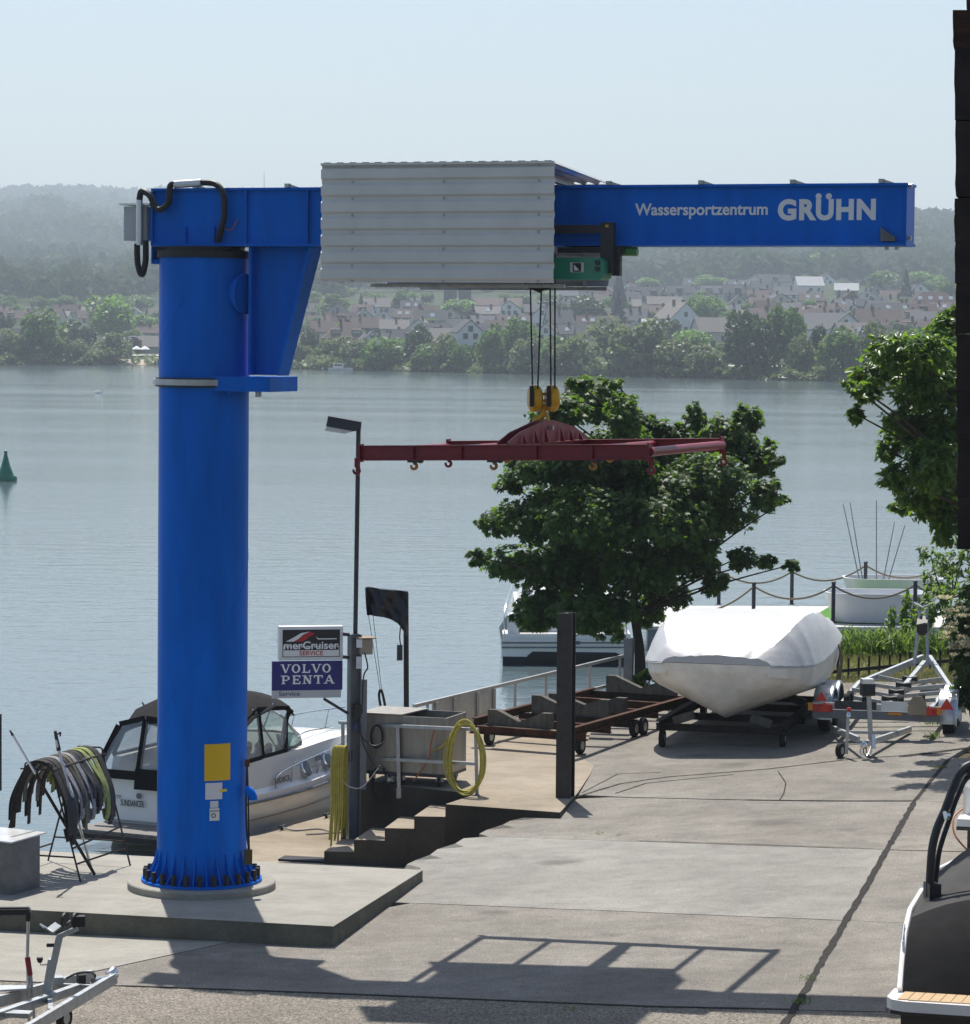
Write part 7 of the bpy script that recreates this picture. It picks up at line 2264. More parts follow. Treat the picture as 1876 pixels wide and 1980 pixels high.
lst = [('grey', .03, .16, .80, .95), ('grey', .13, .16, .62, 1.02), ('pale', .23, .15, .5, .75), ('grey', .31, .12, .82, .66), ('olive', .38, .10, .4, .88), ('pale', .46, .13, .55, .80), ('grey', .53, .10, .75, .58),
       ('grey', .60, .12, .5, .72), ('green', .70, .12, .34, .62), ('green', .80, .16, .5, .86), ('grey', .90, .15, .6, .92)]
for i, (cl_, t, w, hl_, hr_) in enumerate(lst):
    base = TA.lerp(TB, t)
    sl = thing('lifting_sling', f'{ordinal(i + 1)} lifting sling from the box end of the rack, {"pale grey" if cl_ == "pale" else cl_ if cl_ != "green" else "yellow green"} webbing', 'sling', base - Z3 * 0.6, 0, 'slings on the rack')
    for layer, (dh, off) in enumerate(((0, 0.0), (0.10, 0.028))):
        sw = al * rr.uniform(-0.05, 0.05)
        pts = [base - wv * 1.9 - Z3 * (hl_ - dh) + sw, base - wv * 1.75 - Z3 * hl_ * 0.5 + sw * .5, base - wv * 1.15 - Z3 * 0.06, base - wv * 0.5 + Z3 * (0.07 + off), base + wv * 0.5 + Z3 * (0.07 + off), base + wv * 1.2 - Z3 * 0.06, base + wv * 1.85 - Z3 * hr_ * 0.5 - sw * .5, base + wv * 2.0 - Z3 * (hr_ - dh) - sw]
        if layer:
            pts = [p + (wv.normalized() * (0.05 if j > 3 else -0.05) if j in (0, 1, 6, 7) else Vector()) for j, p in enumerate(pts)]
        ribbon(curve_pts(pts, 6), w * 0.72, (al + wv.normalized() * rr.uniform(-.15, .15)).normalized()).build('strap', SL[cl_], sl)
    ribbon(curve_pts([pts[-1] + wv.normalized() * 0.0 + Z3 * 0.1, pts[-1] - Z3 * 0.06 - wv.normalized() * 0.03, pts[-1] - wv.normalized() * 0.07 + Z3 * 0.08], 6), w * 0.72, al).build('loop_end', SL[cl_], sl)
q = thing('boat_hook', 'long dark boat hook leaning across the sling rack', 'boat hook', P(183, 1690, SLAB_Z))
a_, b_ = P(183, 1691, SLAB_Z + .02), PY(19, 1412, mA.y - 0.25)
mb = MB(); mb.tube([a_, a_.lerp(b_, 0.7)], 0.022, 8); mb.build('shaft', IRON, q)
mb = MB(); mb.tube([a_.lerp(b_, 0.68), a_.lerp(b_, 0.97)], 0.016, 8); mb.build('extension', ALU, q)
mb = MB(); mb.tube([a_.lerp(b_, 0.965), b_], [0.02, 0.008], 6); mb.build('tip', BLACK, q)
q = thing('boat_hook', 'silver boat hook with black hooked tip standing in the slings', 'boat hook', P(178, 1682, SLAB_Z))
a_, b_ = P(178, 1684, SLAB_Z + .02), PY(108, 1430, mA.y - 0.3)
mb = MB(); mb.tube([a_, b_], 0.019, 8); mb.build('shaft', ALU, q)
tip = PY(106.5, 1413, mA.y - 0.3)
mb = MB(); mb.tube([a_.lerp(b_, 0.92), tip], [0.03, 0.02], 8); mb.tube(curve_pts([b_.lerp(tip, .6), PY(113, 1419, mA.y - .3), PY(117, 1416, mA.y - .3), PY(116, 1424, mA.y - .3)], 4), 0.012, 6); mb.build('hook_head', BLACK, q)
# grey sheet metal box
c0 = P(20, 1731, SLAB_Z); c1 = P(77, 1715, SLAB_Z)
bd = (c1 - c0).normalized(); bl = Vector((-bd.y, bd.x, 0)); bs = (c1 - c0).length
box = thing('metal_box', 'grey sheet metal box with sloping lid at the left picture edge', 'box', c0)
BOXM = M('dull zinc sheet', (0.17, 0.17, 0.165), 0.55, 0.4, var=0.25, scale=4, bump=0.08)
hb_ = PY(20, 1630, c0.y).z - SLAB_Z
mb = MB(); mb.prism([c0 + Z3 * 0.10, c1 + Z3 * 0.10, c1 + bl * 1.3 + Z3 * 0.10, c0 + bl * 1.3 + Z3 * 0.10], (0, 0, hb_ - 0.10)); mb.build('body', BOXM, box)
for o_ in (c0, c0 + bl * 0.75):
    mb = MB(); mb.prism([o_ + Z3 * 0.0, o_ + bd * bs, o_ + bd * bs + bl * 0.22, o_ + bl * 0.22], (0, 0, 0.098)); mb.build('skid', BOXM, box)
mb = MB(); e = 0.06; mb.prism([c0 - bd * e - bl * e + Z3 * (hb_ + .004), c1 + bd * e - bl * e + Z3 * (hb_ + .02), c1 + bd * e + bl * 1.35 + Z3 * (hb_ + .05), c0 - bd * e + bl * 1.35 + Z3 * (hb_ + .035)], (0, 0, 0.018)); mb.build('lid', ALU, box)
# dark board whose edge just enters the picture
p0 = P(-20, 1668, SLAB_Z)
nb = thing('notice_board', 'dark board whose edge just enters beside the sling rack', 'board', p0)
mb = MB(); mb.prism([PY(-110, 1530, p0.y), PY(2.5, 1529, p0.y), PY(2.5, 1381, p0.y), PY(-110, 1381, p0.y)], (0, 0.04, 0)); mb.build('panel', DARK, nb)
mb = MB(); mb.cyl(p0, PY(-22, 1400, p0.y) + Vector((0, .06, 0)), 0.03, n=8); mb.build('post', DARK, nb)

# ------------------------------------------------------------------ silver boat trailer, lower left corner
TRL = M('hot dip zinc', (0.40, 0.42, 0.43), 0.42, 0.65, var=0.2, scale=10, bump=0.05)
tz = 0.42
T = lambda px, py, z=tz: P(px, py, z)
tr = thing('boat_trailer', 'galvanised boat trailer drawbar in the lower left corner', 'trailer', T(150, 1965, yard_z(-4.5, 33)))
def tb(a, b, w=0.06, h=0.10, name='beam', mat=TRL, par=None):
    mb = MB(); mb.beam(a, b, w, h); return mb.build(name, mat, par or tr)
tb(T(-60, 2060), T(222, 1891), 0.06, 0.12, 'drawbar')
tb(T(-130, 1972), T(178, 1886), 0.06, 0.12, 'drawbar')
tb(T(-60, 1984), T(155, 1909), 0.08, 0.09, 'centre_beam')
tb(T(112, 1905, tz + .02), T(178, 1908, tz + .02), 0.05, 0.04, 'cross_member')
tb(T(-40, 1958, tz), T(60, 1962, tz), 0.16, 0.05, 'cross_member')
mb = MB(); mb.prism([T(-40, 1908, tz + .08), T(50, 1909, tz + .08), T(53, 1915, tz + .08), T(-40, 1920, tz + .08)], (0, 0, 0.02)); mb.build('step_plate', ALU, tr)
wp0, wp1 = T(90, 1925), PY(115, 1812, T(90, 1925).y)
post_ = tb(wp0, wp1, 0.08, 0.07, 'winch_post')
yy_ = wp0.y
tb(PY(112, 1812, yy_), PY(150, 1795, yy_), 0.07, 0.05, 'winch_arm', TRL, post_)
tb(wp0, PY(102, 1855, yy_), 0.105, 0.09, 'post_sleeve', TRL, post_)
vb = PY(97, 1800, yy_)
for s, e_ in ((-1, PY(81, 1790, yy_ - .05)), (1, PY(113, 1788, yy_ + .05))):
    mb = MB(); mb.beam(vb, e_, 0.13, 0.018, Vector((0.3, 0, 1))); mb.build('bow_stop', TRL, post_)
wc = PY(136, 1780, yy_)
for s in (-1, 1):
    mb = MB(); mb.lathe(wc + Vector((0.055 * s, 0.0, 0)), [(0.085, -0.012), (0.085, 0.012)], 20, (1, -0.3, 0)); mb.build('winch_disc', BLACK, post_)
mb = MB(); mb.box(PY(153, 1781, yy_), (0.12, 0.09, 0.11), 0.2); mb.build('winch_gear', BLACK, post_)
mb = MB(); mb.cyl(wc, PY(118, 1792, yy_), 0.006, n=5); mb.build('winch_rope', WHITE, post_)
mb = MB(); mb.cyl(PY(91, 1828, yy_ - .05), PY(106, 1828, yy_), 0.02, n=8); mb.build('grip', BLACK, post_)
mb = MB(); mb.tube([PY(95, 1865, yy_), PY(79, 1866, yy_ - .05), PY(77, 1861, yy_ - .05)], 0.008, 6); mb.build('crank', CHROME, post_)
mb = MB(); mb.lathe(PY(77, 1856, yy_ - .05), [(0.02, -0.03), (0.034, 0.0), (0.034, 0.025), (0.0, 0.03)], 10, cap=False); mb.build('crank_knob', BLACK, post_)
# coupling head with handle, cables
ch = T(216, 1882, tz + 0.05)
mb = MB(); mb.lathe(ch, [(0.0, -0.06), (0.055, -0.05), (0.06, 0.03), (0.035, 0.07), (0.0, 0.075)], 14, (0.5, 0.6, 0.5), cap=False); mb.build('coupling_head', CHROME, tr)
mb = MB(); mb.tube([T(180, 1897, tz + .05), T(226, 1886, tz + .03)], [0.035, 0.03], 9); mb.build('coupling_tube', TRL, tr)
mb = MB(); mb.tube(curve_pts([T(128, 1892, tz + .08), T(150, 1882, tz + .14), T(175, 1880, tz + .14), T(184, 1886, tz + .12), T(182, 1892, tz + .06)]), 0.012, 6); mb.build('brake_cable', BLACK, tr)
mb = MB(); mb.box(T(157, 1893, tz + .08), (0.08, 0.1, 0.1), 0.4); mb.build('plug_socket', BLACK, tr)
mb = MB(); mb.box(T(110, 1895, tz + .08), (0.12, 0.16, 0.08), 0.3); mb.build('wheel_clamp', TRL, tr)
jw = T(124, 1969, yard_z(-4.4, 33.4) + 0.13)
wheel(jw, (0.9, -0.4, 0), 0.13, 0.07, tr, True, 'jockey_wheel')
tb(T(96, 1925, tz), T(98, 1955, tz - .02), 0.05, 0.05, 'post_foot')
put_text('Brenderup', 0.05, T(129, 1951, tz) + Vector((0.055, -0.05, 0)), (T(222, 1891) - T(-60, 2060)), Z3, tr, M('trailer red print', (0.5, 0.09, 0.05), 0.5), width=0.2) if False else None
# light bar post with black lamp bar
lp = thing('lamp_bar', 'upright pole with black light bar standing over the left trailer', 'light bar', PY(58, 1985, 32.6))
LY = 32.6
mb = MB(); mb.tube([PY(57, 2005, LY), PY(53, 1850, LY), PY(55, 1768, LY)], 0.018, 8); mb.build('pole', ALU, lp)
mb = MB(); mb.tube([PY(68, 2000, LY), PY(60, 1890, LY), PY(55, 1852, LY)], 0.016, 8); mb.build('brace', TRL, lp)
mb = MB(); mb.tube([PY(53, 1851, LY), PY(58, 1886, LY)], 0.03, 8); mb.build('red_sleeve', M('red sleeve', (0.30, 0.02, 0.03), 0.5), lp)
mb = MB(); mb.beam(PY(-60, 1764, LY), PY(58, 1762, LY), 0.1, 0.06); mb.build('light_bar', BLACK, lp)
mb = MB(); mb.beam(PY(-60, 1757, LY), PY(56, 1756, LY), 0.05, 0.025); mb.build('bar_tube', BLACK, lp)
mb = MB(); mb.box(PY(55, 1772, LY), (0.05, 0.06, 0.1)); mb.build('clamp', BLACK, lp)

# ------------------------------------------------------------------ tandem trailer at the right
t0 = PY(1705, 1405, 53.0); t0.z = 0
TP = frame_pt(t0, V, U)
tg = yard_z(t0.x, 53)
t2_ = thing('tandem_trailer', 'large galvanised tandem boat trailer with red tail lights by the fence', 'trailer', TP(2, 0, tg))
def rb(a, b, w=0.06, h=0.1, name='beam', mat=TRL, par=None):
    mb = MB(); mb.beam(TP(*a), TP(*b), w, h); return mb.build(name, mat, par or t2_)
zz = tg + 0.55
for s in (-1, 1):
    rb((0.0, s * 0.78, zz - .1), (3.6, s * 0.82, zz), 0.07, 0.12, 'side_rail')
    rb((3.6, s * 0.82, zz), (7.6, s * 0.07, zz + 0.12), 0.07, 0.12, 'drawbar')
for a in (0.05, 1.2, 2.3, 3.5, 4.6):
    for s in (-1, 1):
        b1_ = 0.8 if a < 4 else 0.6
        rb((a, s * b1_, zz + 0.04), (a, 0, zz - 0.06), 0.05, 0.07, 'cross_member')
    mb = MB(); mb.lathe(TP(a, 0, zz + 0.03), [(0.05, -0.14), (0.06, -0.13), (0.03, 0), (0.06, 0.13), (0.05, 0.14)], 14, U); mb.build('keel_roller', BLACK, t2_)
rb((3.6, 0, zz - 0.02), (7.3, 0, zz + 0.06), 0.08, 0.08, 'centre_beam')
for a in (0.15, 0.6):
    for b in (-0.62, -0.30, 0.30, 0.62):
        if a > 0.5 and abs(b) < .5: continue
        wheel(TP(a, b, zz + 0.10), U, 0.11, 0.10, t2_, False, 'side_roller')
for s in (-1, 1):
    for a in (0.85, 1.68):
        wheel(TP(a, s * 1.08, tg + 0.33), U, 0.33, 0.2, t2_)
        mb = MB(); arc = []
        for k in range(11):
            t = R(-8 + 196 * k / 10); x, z_ = -math.cos(t) * 0.49, math.sin(t) * 0.49
            arc.append([TP(a + x * .97, s * 1.08 - 0.17, tg + 0.33 + z_ - 0.05), TP(a + x, s * 1.08 - 0.15, tg + 0.33 + z_), TP(a + x, s * 1.08 + 0.15, tg + 0.33 + z_), TP(a + x * .97, s * 1.08 + 0.17, tg + 0.33 + z_ - 0.05)])
        mb.loft(arc, caps=False); mb.build('mudguard', M('mudguard zinc', (0.50, 0.52, 0.54), 0.32, 0.8, var=0.12, scale=8), t2_, 60)
    rb((1.6, s * 0.8, zz - 0.1), (1.6, s * 1.0, tg + 0.31), 0.08, 0.08, 'axle_arm')
rb((1.6, -0.95, tg + .31), (1.6, 0.95, tg + .31), 0.07, 0.07, 'axle')
# light board
lz = tg + 0.52
mb = MB(); mb.prism([TP(-0.12, -1.18, lz), TP(-0.12, 1.12, lz), TP(-0.12, 1.12, lz + 0.10), TP(-0.12, -1.18, lz + 0.10)], V * 0.03); lbd = mb.build('light_board', TRL, t2_)
mb = MB(); mb.prism([TP(-0.10, -1.18, lz - 0.17), TP(-0.10, 1.0, lz - 0.17), TP(-0.10, 1.0, lz - 0.02), TP(-0.10, -1.18, lz - 0.02)], V * 0.05); mb.build('bumper_beam', STEEL_P, t2_)
mb = MB(); mb.prism([TP(-0.13, 0.0, lz - .01), TP(-0.13, 0.45, lz - .01), TP(-0.13, 0.45, lz + 0.16), TP(-0.13, 0.0, lz + 0.16)], V * 0.008); plw = mb.build('number_plate', WHITE, lbd)
mb = MB(); mb.prism([TP(-0.13, -0.80, lz - .0), TP(-0.13, -0.08, lz - .0), TP(-0.13, -0.08, lz + 0.14), TP(-0.13, -0.80, lz + 0.14)], V * 0.008); mb.build('mesh_plate', DARK, lbd)
REDL = M('tail light red', (0.45, 0.012, 0.012), 0.25, var=0.15, scale=20)
AMB = M('indicator amber', (0.75, 0.25, 0.02), 0.25, var=0.1)
for s, b in ((-1, -1.0), (1, 0.78)):
    mb = MB(); mb.prism([TP(-0.15, b - 0.17, lz - 0.06), TP(-0.15, b + 0.17, lz - 0.06), TP(-0.15, b + 0.17, lz + 0.07), TP(-0.15, b - 0.17, lz + 0.07)], V * 0.028); l_ = mb.build('tail_light', REDL, lbd)
    e_ = b + s * 0.215
    mb = MB(); mb.prism([TP(-0.15, e_ - 0.04, lz - 0.04), TP(-0.15, e_ + 0.04, lz - 0.04), TP(-0.15, e_ + 0.04, lz + 0.09), TP(-0.15, e_ - 0.04, lz + 0.09)], V * 0.026); mb.build('indicator', AMB, lbd)
    for dz in (0.10, 0.0) if s < 0 else (0.0,):
        tb_ = b + (0.03 if dz == 0 else -0.02)
        mb = MB(); mb.prism([TP(-0.18, tb_ - 0.10, lz - 0.05 + dz * 1.8), TP(-0.18, tb_ + 0.10, lz - 0.05 + dz * 1.8), TP(-0.18, tb_, lz + 0.12 + dz * 1.8)], V * 0.012); mb.build('red_triangle', M('reflector red', (0.62, 0.03, 0.02), 0.3), lbd)
mb = MB(); mb.prism([TP(-0.18, 1.00, lz + 0.06), TP(-0.18, 1.24, lz + 0.06), TP(-0.18, 1.12, lz + 0.26)], V * 0.012); mb.build('red_triangle', M('reflector red', (0.62, 0.03, 0.02)), lbd)
mb = MB(); mb.prism([TP(-0.19, 0.47, lz - 0.05), TP(-0.19, 0.78, lz - 0.05), TP(-0.19, 0.78, lz + 0.15), TP(-0.19, 0.70, lz + 0.27), TP(-0.19, 0.55, lz + 0.27), TP(-0.19, 0.47, lz + 0.15)], V * 0.015); mb.build('paddle', M('plywood', (0.33, 0.27, 0.19), 0.8), lbd)
mb = MB(); mb.prism([TP(-0.14, 0.12, lz - 0.07), TP(-0.14, 0.36, lz - 0.07), TP(-0.14, 0.36, lz - 0.03), TP(-0.14, 0.12, lz - 0.03)], V * 0.02); mb.build('plate_lamp', AMB, lbd)
# winch stand at the far end
for s in (-1, 1):
    rb((6.6, s * 0.13, zz + 0.05), (6.9, s * 0.06, zz + 1.12), 0.05, 0.07, 'winch_stand')
rb((6.7, 0, zz + 0.75), (6.95, 0, zz + 0.9), 0.2, 0.25, 'winch', BLACK)
mb = MB(); q = TP(6.75, 0, zz + 1.18)
for s in (-1, 1):
    mb.beam(q, q + U * (0.17 * s) + Z3 * 0.09, 0.14, 0.02, Z3)
mb.build('bow_stop', ALU, t2_)
rb((7.3, 0.65, tg + 0.2), (7.3, 0.65, zz + 0.75), 0.06, 0.06, 'jockey_post'); rb((7.3, 0.5, zz + 0.80), (7.3, 0.72, zz + 0.80), 0.03, 0.03, 'crank', CHROME)
mb = MB(); mb.lathe(TP(7.3, 0.74, zz + 0.84), [(0.03, -0.05), (0.05, 0), (0.03, 0.05)], 10); mb.build('crank_knob', REDL, t2_)
# second drawbar in front
d0 = PY(1674, 1441, 51.0); g2 = yard_z(d0.x, 51)
dt = thing('small_trailer', 'trailer drawbar with jockey wheel parked under the tandem trailer', 'trailer', Vector((d0.x, d0.y, g2)))
def D(px, py, Y): return PY(px, py, Y)
def db(a, b, w=0.05, h=0.08, name='beam', mat=TRL):
    mb = MB(); mb.beam(a, b, w, h); return mb.build(name, mat, dt)
db(D(1676, 1438, 51.1), D(1760, 1410, 53.6), 0.06, 0.10, 'drawbar')
db(D(1660, 1430, 51.2), D(1610, 1408, 53.6), 0.06, 0.10, 'drawbar')
db(D(1620, 1415, 52.6), D(1740, 1418, 52.8), 0.05, 0.05, 'cross_member')
db(D(1684, 1430, 51.3), D(1680, 1340, 51.3), 0.09, 0.07, 'winch_post')
mb = MB(); mb.box(D(1678, 1333, 51.2), (0.22, 0.2, 0.2), 0.1); mb.build('winch', BLACK, dt)
mb = MB(); mb.box(D(1677, 1318, 51.2), (0.19, 0.2, 0.10), 0.1); mb.build('bow_roller_bracket', ALU, dt)
mb = MB(); mb.lathe(D(1671, 1441, 50.9), [(0.0, -0.09), (0.05, -0.08), (0.07, 0.0), (0.05, 0.08), (0.0, 0.1)], 14, (-0.4, -1, 0.1), cap=False); mb.build('coupling_head', CHROME, dt)
for k in range(3):
    mb = MB(); mb.tube(curve_pts([D(1668 + 4 * k, 1438, 51), D(1664 + 6 * k, 1455, 50.9), D(1676 + 4 * k, 1462, 50.9), D(1686, 1440, 51.1)]), 0.01, 5); mb.build('chain', DARK if k else CHROME, dt)
db(D(1637, 1458, 51.1), D(1640, 1388, 51.1), 0.05, 0.05, 'jockey_post')
mb = MB(); mb.lathe(D(1641, 1380, 51.1), [(0.04, -0.05), (0.035, 0.0), (0.0, 0.05)], 10, cap=False); mb.build('post_cap', CHROME, dt)
mb = MB(); mb.lathe(D(1642, 1372, 51.1), [(0.025, -0.03), (0.045, 0), (0.03, 0.03)], 10); mb.build('crank_knob', REDL, dt)
wj = D(1625, 1449, 51.15); wj.z = yard_z(wj.x, wj.y) + 0.125
wheel(wj, (0.85, -0.5, 0), 0.125, 0.08, dt, True, 'jockey_wheel')
db(D(1690, 1448, 51.05), D(1689, 1420, 51.1), 0.06, 0.03, 'brake_lever', ALU)
# concrete kerb slab behind the trailer
mb = MB(); mb.box(TP(5.5, 1.9, tg + 0.12), (1.4, 0.3, 0.3), -UA); tag(mb.build('concrete_block', C_TAN), 'flat tan concrete block behind the right mudguards', 'block')

# ------------------------------------------------------------------ covered wake boat, lower right corner
w0 = P(1717, 1932, 0.92); w0z = 0.92; w0.z = 0
WP = frame_pt(w0, V, U)
wk = thing('wake_boat', 'covered wake boat with tan swim deck in the lower right corner', 'boat', WP(2.5, 1.2, yard_z(5, 33)))
BW = 2.5
NAVYH = M('dark hull', (0.02, 0.022, 0.03), 0.25, var=0.1, coat=0.4)
TEAK = M('tan foam deck', (0.46, 0.33, 0.20), 0.75, var=0.08, scale=8)
def bb(a, ins, z): return [WP(a, ins, z), WP(a, BW - ins, z)]
rings = []
for a, ins, zt_, zc_, zk in ((0.55, 0.10, 0.91, 0.75, 0.55), (0.9, 0.07, 1.2, 0.76, 0.53), (2.0, 0.0, 1.42, 0.8, 0.5), (4.0, 0.05, 1.5, 0.9, 0.5), (5.4, 0.45, 1.55, 1.05, 0.6), (6.4, 1.15, 1.6, 1.3, 0.9)):
    rings.append([WP(a, ins, zt_), WP(a, ins + 0.04, zc_ + .2), WP(a, ins + 0.12, zc_), WP(a, BW / 2, zk), WP(a, BW - ins - 0.12, zc_), WP(a, BW - ins - 0.04, zc_ + .2), WP(a, BW - ins, zt_)])
mb = MB(); mb.loft(rings); mb.build('hull', GEL, wk, 40)
# swim deck: rounded white edge, dark underside, tan planks
def deck_poly(ins, z):
    return [WP(0.62, ins, z), WP(0.20, ins - 0.03, z), WP(0.07, ins + 0.03, z), WP(0.0, ins + 0.16, z), WP(-0.03, BW / 2, z), WP(0.0, BW - 0.16, z), WP(0.2, BW - ins, z), WP(0.62, BW - ins, z)]
mb = MB(); mb.prism(deck_poly(0.0, 0.80), (0, 0, 0.105)); sd = mb.build('swim_deck', GEL, wk)
mb = MB(); mb.prism([p + (p - WP(0.4, BW / 2, p.z)).normalized() * 0.012 for p in deck_poly(0.0, 0.765)], (0, 0, 0.032)); mb.build('rub_strip', NAVYH, sd)
mb = MB(); mb.prism([WP(0.10, 0.12, 0.5), WP(0.10, BW - .12, 0.5), WP(0.62, BW - .1, 0.5), WP(0.62, 0.1, 0.5)], (0, 0, 0.262)); mb.build('hull_underside', NAVYH, sd)
npl = 22
for k in range(npl):
    u0, u1 = 0.09 + (BW - 0.18) * k / npl, 0.09 + (BW - 0.18) * (k + 1) / npl - 0.008
    sk = 0.10
    f0 = 0.05 + 0.1 * max(0, (0.16 - u0) / 0.16) ** 2
    mb = MB(); mb.prism([WP(f0, u0, 0.906), WP(f0, u1, 0.906), WP(0.44, u1 + sk * .35, 0.906), WP(0.44, u0 + sk * .35, 0.906)], (0, 0, 0.010)); mb.build('deck_plank', TEAK, sd)
# cover
COV = M('grey boat cover', (0.062, 0.06, 0.058), 0.92, var=0.12, scale=3, bump=0.25, bscale=10)
DKC = M('dark mesh cover', (0.012, 0.012, 0.0125), 0.95, var=0.2, scale=4, bump=0.3, bscale=8)
rings = []
for a, ins, ze, zc_ in ((0.43, 0.10, 0.915, 0.93), (0.72, 0.09, 1.2, 1.36), (1.1, 0.08, 1.36, 1.62), (1.7, 0.05, 1.44, 1.72), (2.4, 0.04, 1.48, 1.78), (3.4, 0.05, 1.52, 2.15), (4.2, 0.15, 1.54, 2.0), (5.4, 0.5, 1.58, 1.75), (6.3, 1.15, 1.62, 1.66)):
    sec = []
    for j in range(15):
        t = -1 + 2 * j / 14
        x = BW / 2 + t * (BW / 2 - ins)
        sec.append(WP(a, x, ze + (zc_ - ze) * (1 - abs(t) ** 2.2) + 0.02 * mnoise.noise(Vector((a * 2, t * 4, 0)))))
    rings.append(sec)
mb = MB(); mb.loft(rings[3:], caps=False); mb.build('cover', COV, wk, 60)
mb = MB(); mb.loft(rings[:4], caps=False); mb.build('stern_cover', DKC, wk, 60)
mb = MB(); mb.tube([WP(a, i_ - 0.01, z_ + 0.005) for a, i_, z_ in ((0.43, 0.08, 0.93), (1.1, 0.05, 1.36), (2.0, 0.01, 1.45), (4.0, 0.06, 1.53), (5.4, 0.46, 1.58))], 0.03, 8); mb.build('gunwale', GEL, wk)
mb = MB(); mb.tube([WP(0.9, 0.04, 1.34), WP(1.25, 0.02, 1.44)], 0.014, 6); mb.build('grab_handle', CHROME, wk)
# tower
ty = WP(2.2, 0.0, 0).y
tw_ = [(1797, 1735), (1799, 1690), (1803, 1640), (1813, 1600), (1827, 1568), (1843, 1525), (1858, 1493), (1880, 1478), (1930, 1470), (2040, 1470)]
def TW(px, py, k): return PY(px, py, ty + k)
tower = tubeobj([TW(x, y, 0.012 * i * i * 0.4) for i, (x, y) in enumerate(tw_)], 0.045, M('black powder coat', (0.014, 0.014, 0.016), 0.35, 0.1, var=0.2), wk, 'tower', 10, 5)
tubeobj([TW(1808, 1722, .1), TW(1812, 1680, .1), TW(1818, 1640, .1), TW(1836, 1585, .15), TW(1852, 1540, .2), TW(1876, 1500, .3), TW(1940, 1486, .4)], 0.028, MATS['black powder coat'], tower, 'tower_brace', 8, 5)
mb = MB(); mb.box(TW(1803, 1725, 0.0), (0.13, 0.2, 0.2), 0.2); mb.build('tower_foot', MATS['black powder coat'], tower)
mb = MB(); mb.box(TW(1873, 1488, 0.3), (0.12, 0.25, 0.10), 0.2); mb.build('tower_light', MATS['black powder coat'], tower)
tubeobj([TW(1827, 1577, 0), TW(1833, 1577, 0.02)], 0.05, CHROME, tower, 'clamp', 10, 0)
# trailer the boat stands on
wt = thing('boat_trailer', 'trailer bunks and wheels under the covered wake boat', 'trailer', WP(2.5, 1.2, yard_z(5, 33)))
for b in (0.55, BW - 0.55):
    mb = MB(); mb.beam(WP(0.5, b, 0.5), WP(5.5, b, 0.52), 0.08, 0.12); mb.build('bunk', TRL, wt)
for b in (0.25, BW - .25):
    for a in (2.0, 2.8):
        g_ = yard_z(*WP(a, b, 0).xy); wheel(WP(a, b, g_ + 0.25), U, 0.25, 0.17, wt)
mb = MB(); mb.beam(WP(2.4, 0.3, 0.42), WP(2.4, BW - .3, 0.42), 0.08, 0.08); mb.build('axle', TRL, wt)
# stern corner of another white boat behind
s0 = P(1861, 1590, 0.92); s0.z = 0
SP2 = frame_pt(s0, V, U)
sb2 = thing('white_speedboat', 'stern corner of a white speedboat entering at the right edge', 'boat', SP2(2, 1.1, yard_z(7, 43)))
rings = []
for a, ins, zt_ in ((0, 0.06, 1.40), (0.1, 0.0, 1.42), (2.5, 0.0, 1.5), (4.5, 0.3, 1.6), (5.8, 1.0, 1.7)):
    rings.append([SP2(a, ins, zt_), SP2(a, ins, 1.05), SP2(a, ins + 0.1, 0.86), SP2(a, 1.1, 0.65), SP2(a, 2.1 - ins, 0.86), SP2(a, 2.2 - ins, 1.05), SP2(a, 2.2 - ins, zt_)])
mb = MB(); mb.loft(rings); mb.build('hull', GEL, sb2, 40)
mb = MB(); mb.prism([SP2(-0.45, -0.03, 0.93), SP2(-0.45, 2.2, 0.93), SP2(-0.003, 2.2, 0.93), SP2(-0.003, -0.03, 0.93)], (0, 0, 0.1)); mb.build('swim_deck', GEL, sb2)
mb = MB(); mb.prism([SP2(-0.46, -0.04, 0.88), SP2(-0.46, 2.2, 0.88), SP2(-0.003, 2.2, 0.88), SP2(-0.003, -0.04, 0.88)], (0, 0, 0.045)); mb.build('rub_strip', NAVYH, sb2)
mb = MB(); mb.prism([SP2(-0.35, 0.1, 0.55), SP2(-0.35, 2.1, 0.55), SP2(0.2, 2.1, 0.55), SP2(0.2, 0.1, 0.55)], (0, 0, 0.32)); mb.build('hull_underside', NAVYH, sb2)
mb = MB(); mb.beam(SP2(0.6, 1.1, 0.66), SP2(4, 1.1, 0.66), 0.8, 0.1); mb.build('trailer_bunk', TRL, sb2)
for b in (0.3, 1.9):
    g_ = yard_z(*SP2(2, b, 0).xy); wheel(SP2(2, b, g_ + 0.26), U, 0.26, 0.17, sb2)
tubeobj([SP2(0.0, 0.0, 1.1), SP2(-0.2, -0.10, 1.0), SP2(-0.4, -0.06, 0.8), SP2(-0.55, 0.15, 0.6)], 0.012, M('orange cable', (0.35, 0.09, 0.03)), sb2, 'fuel_line', 6, 5)
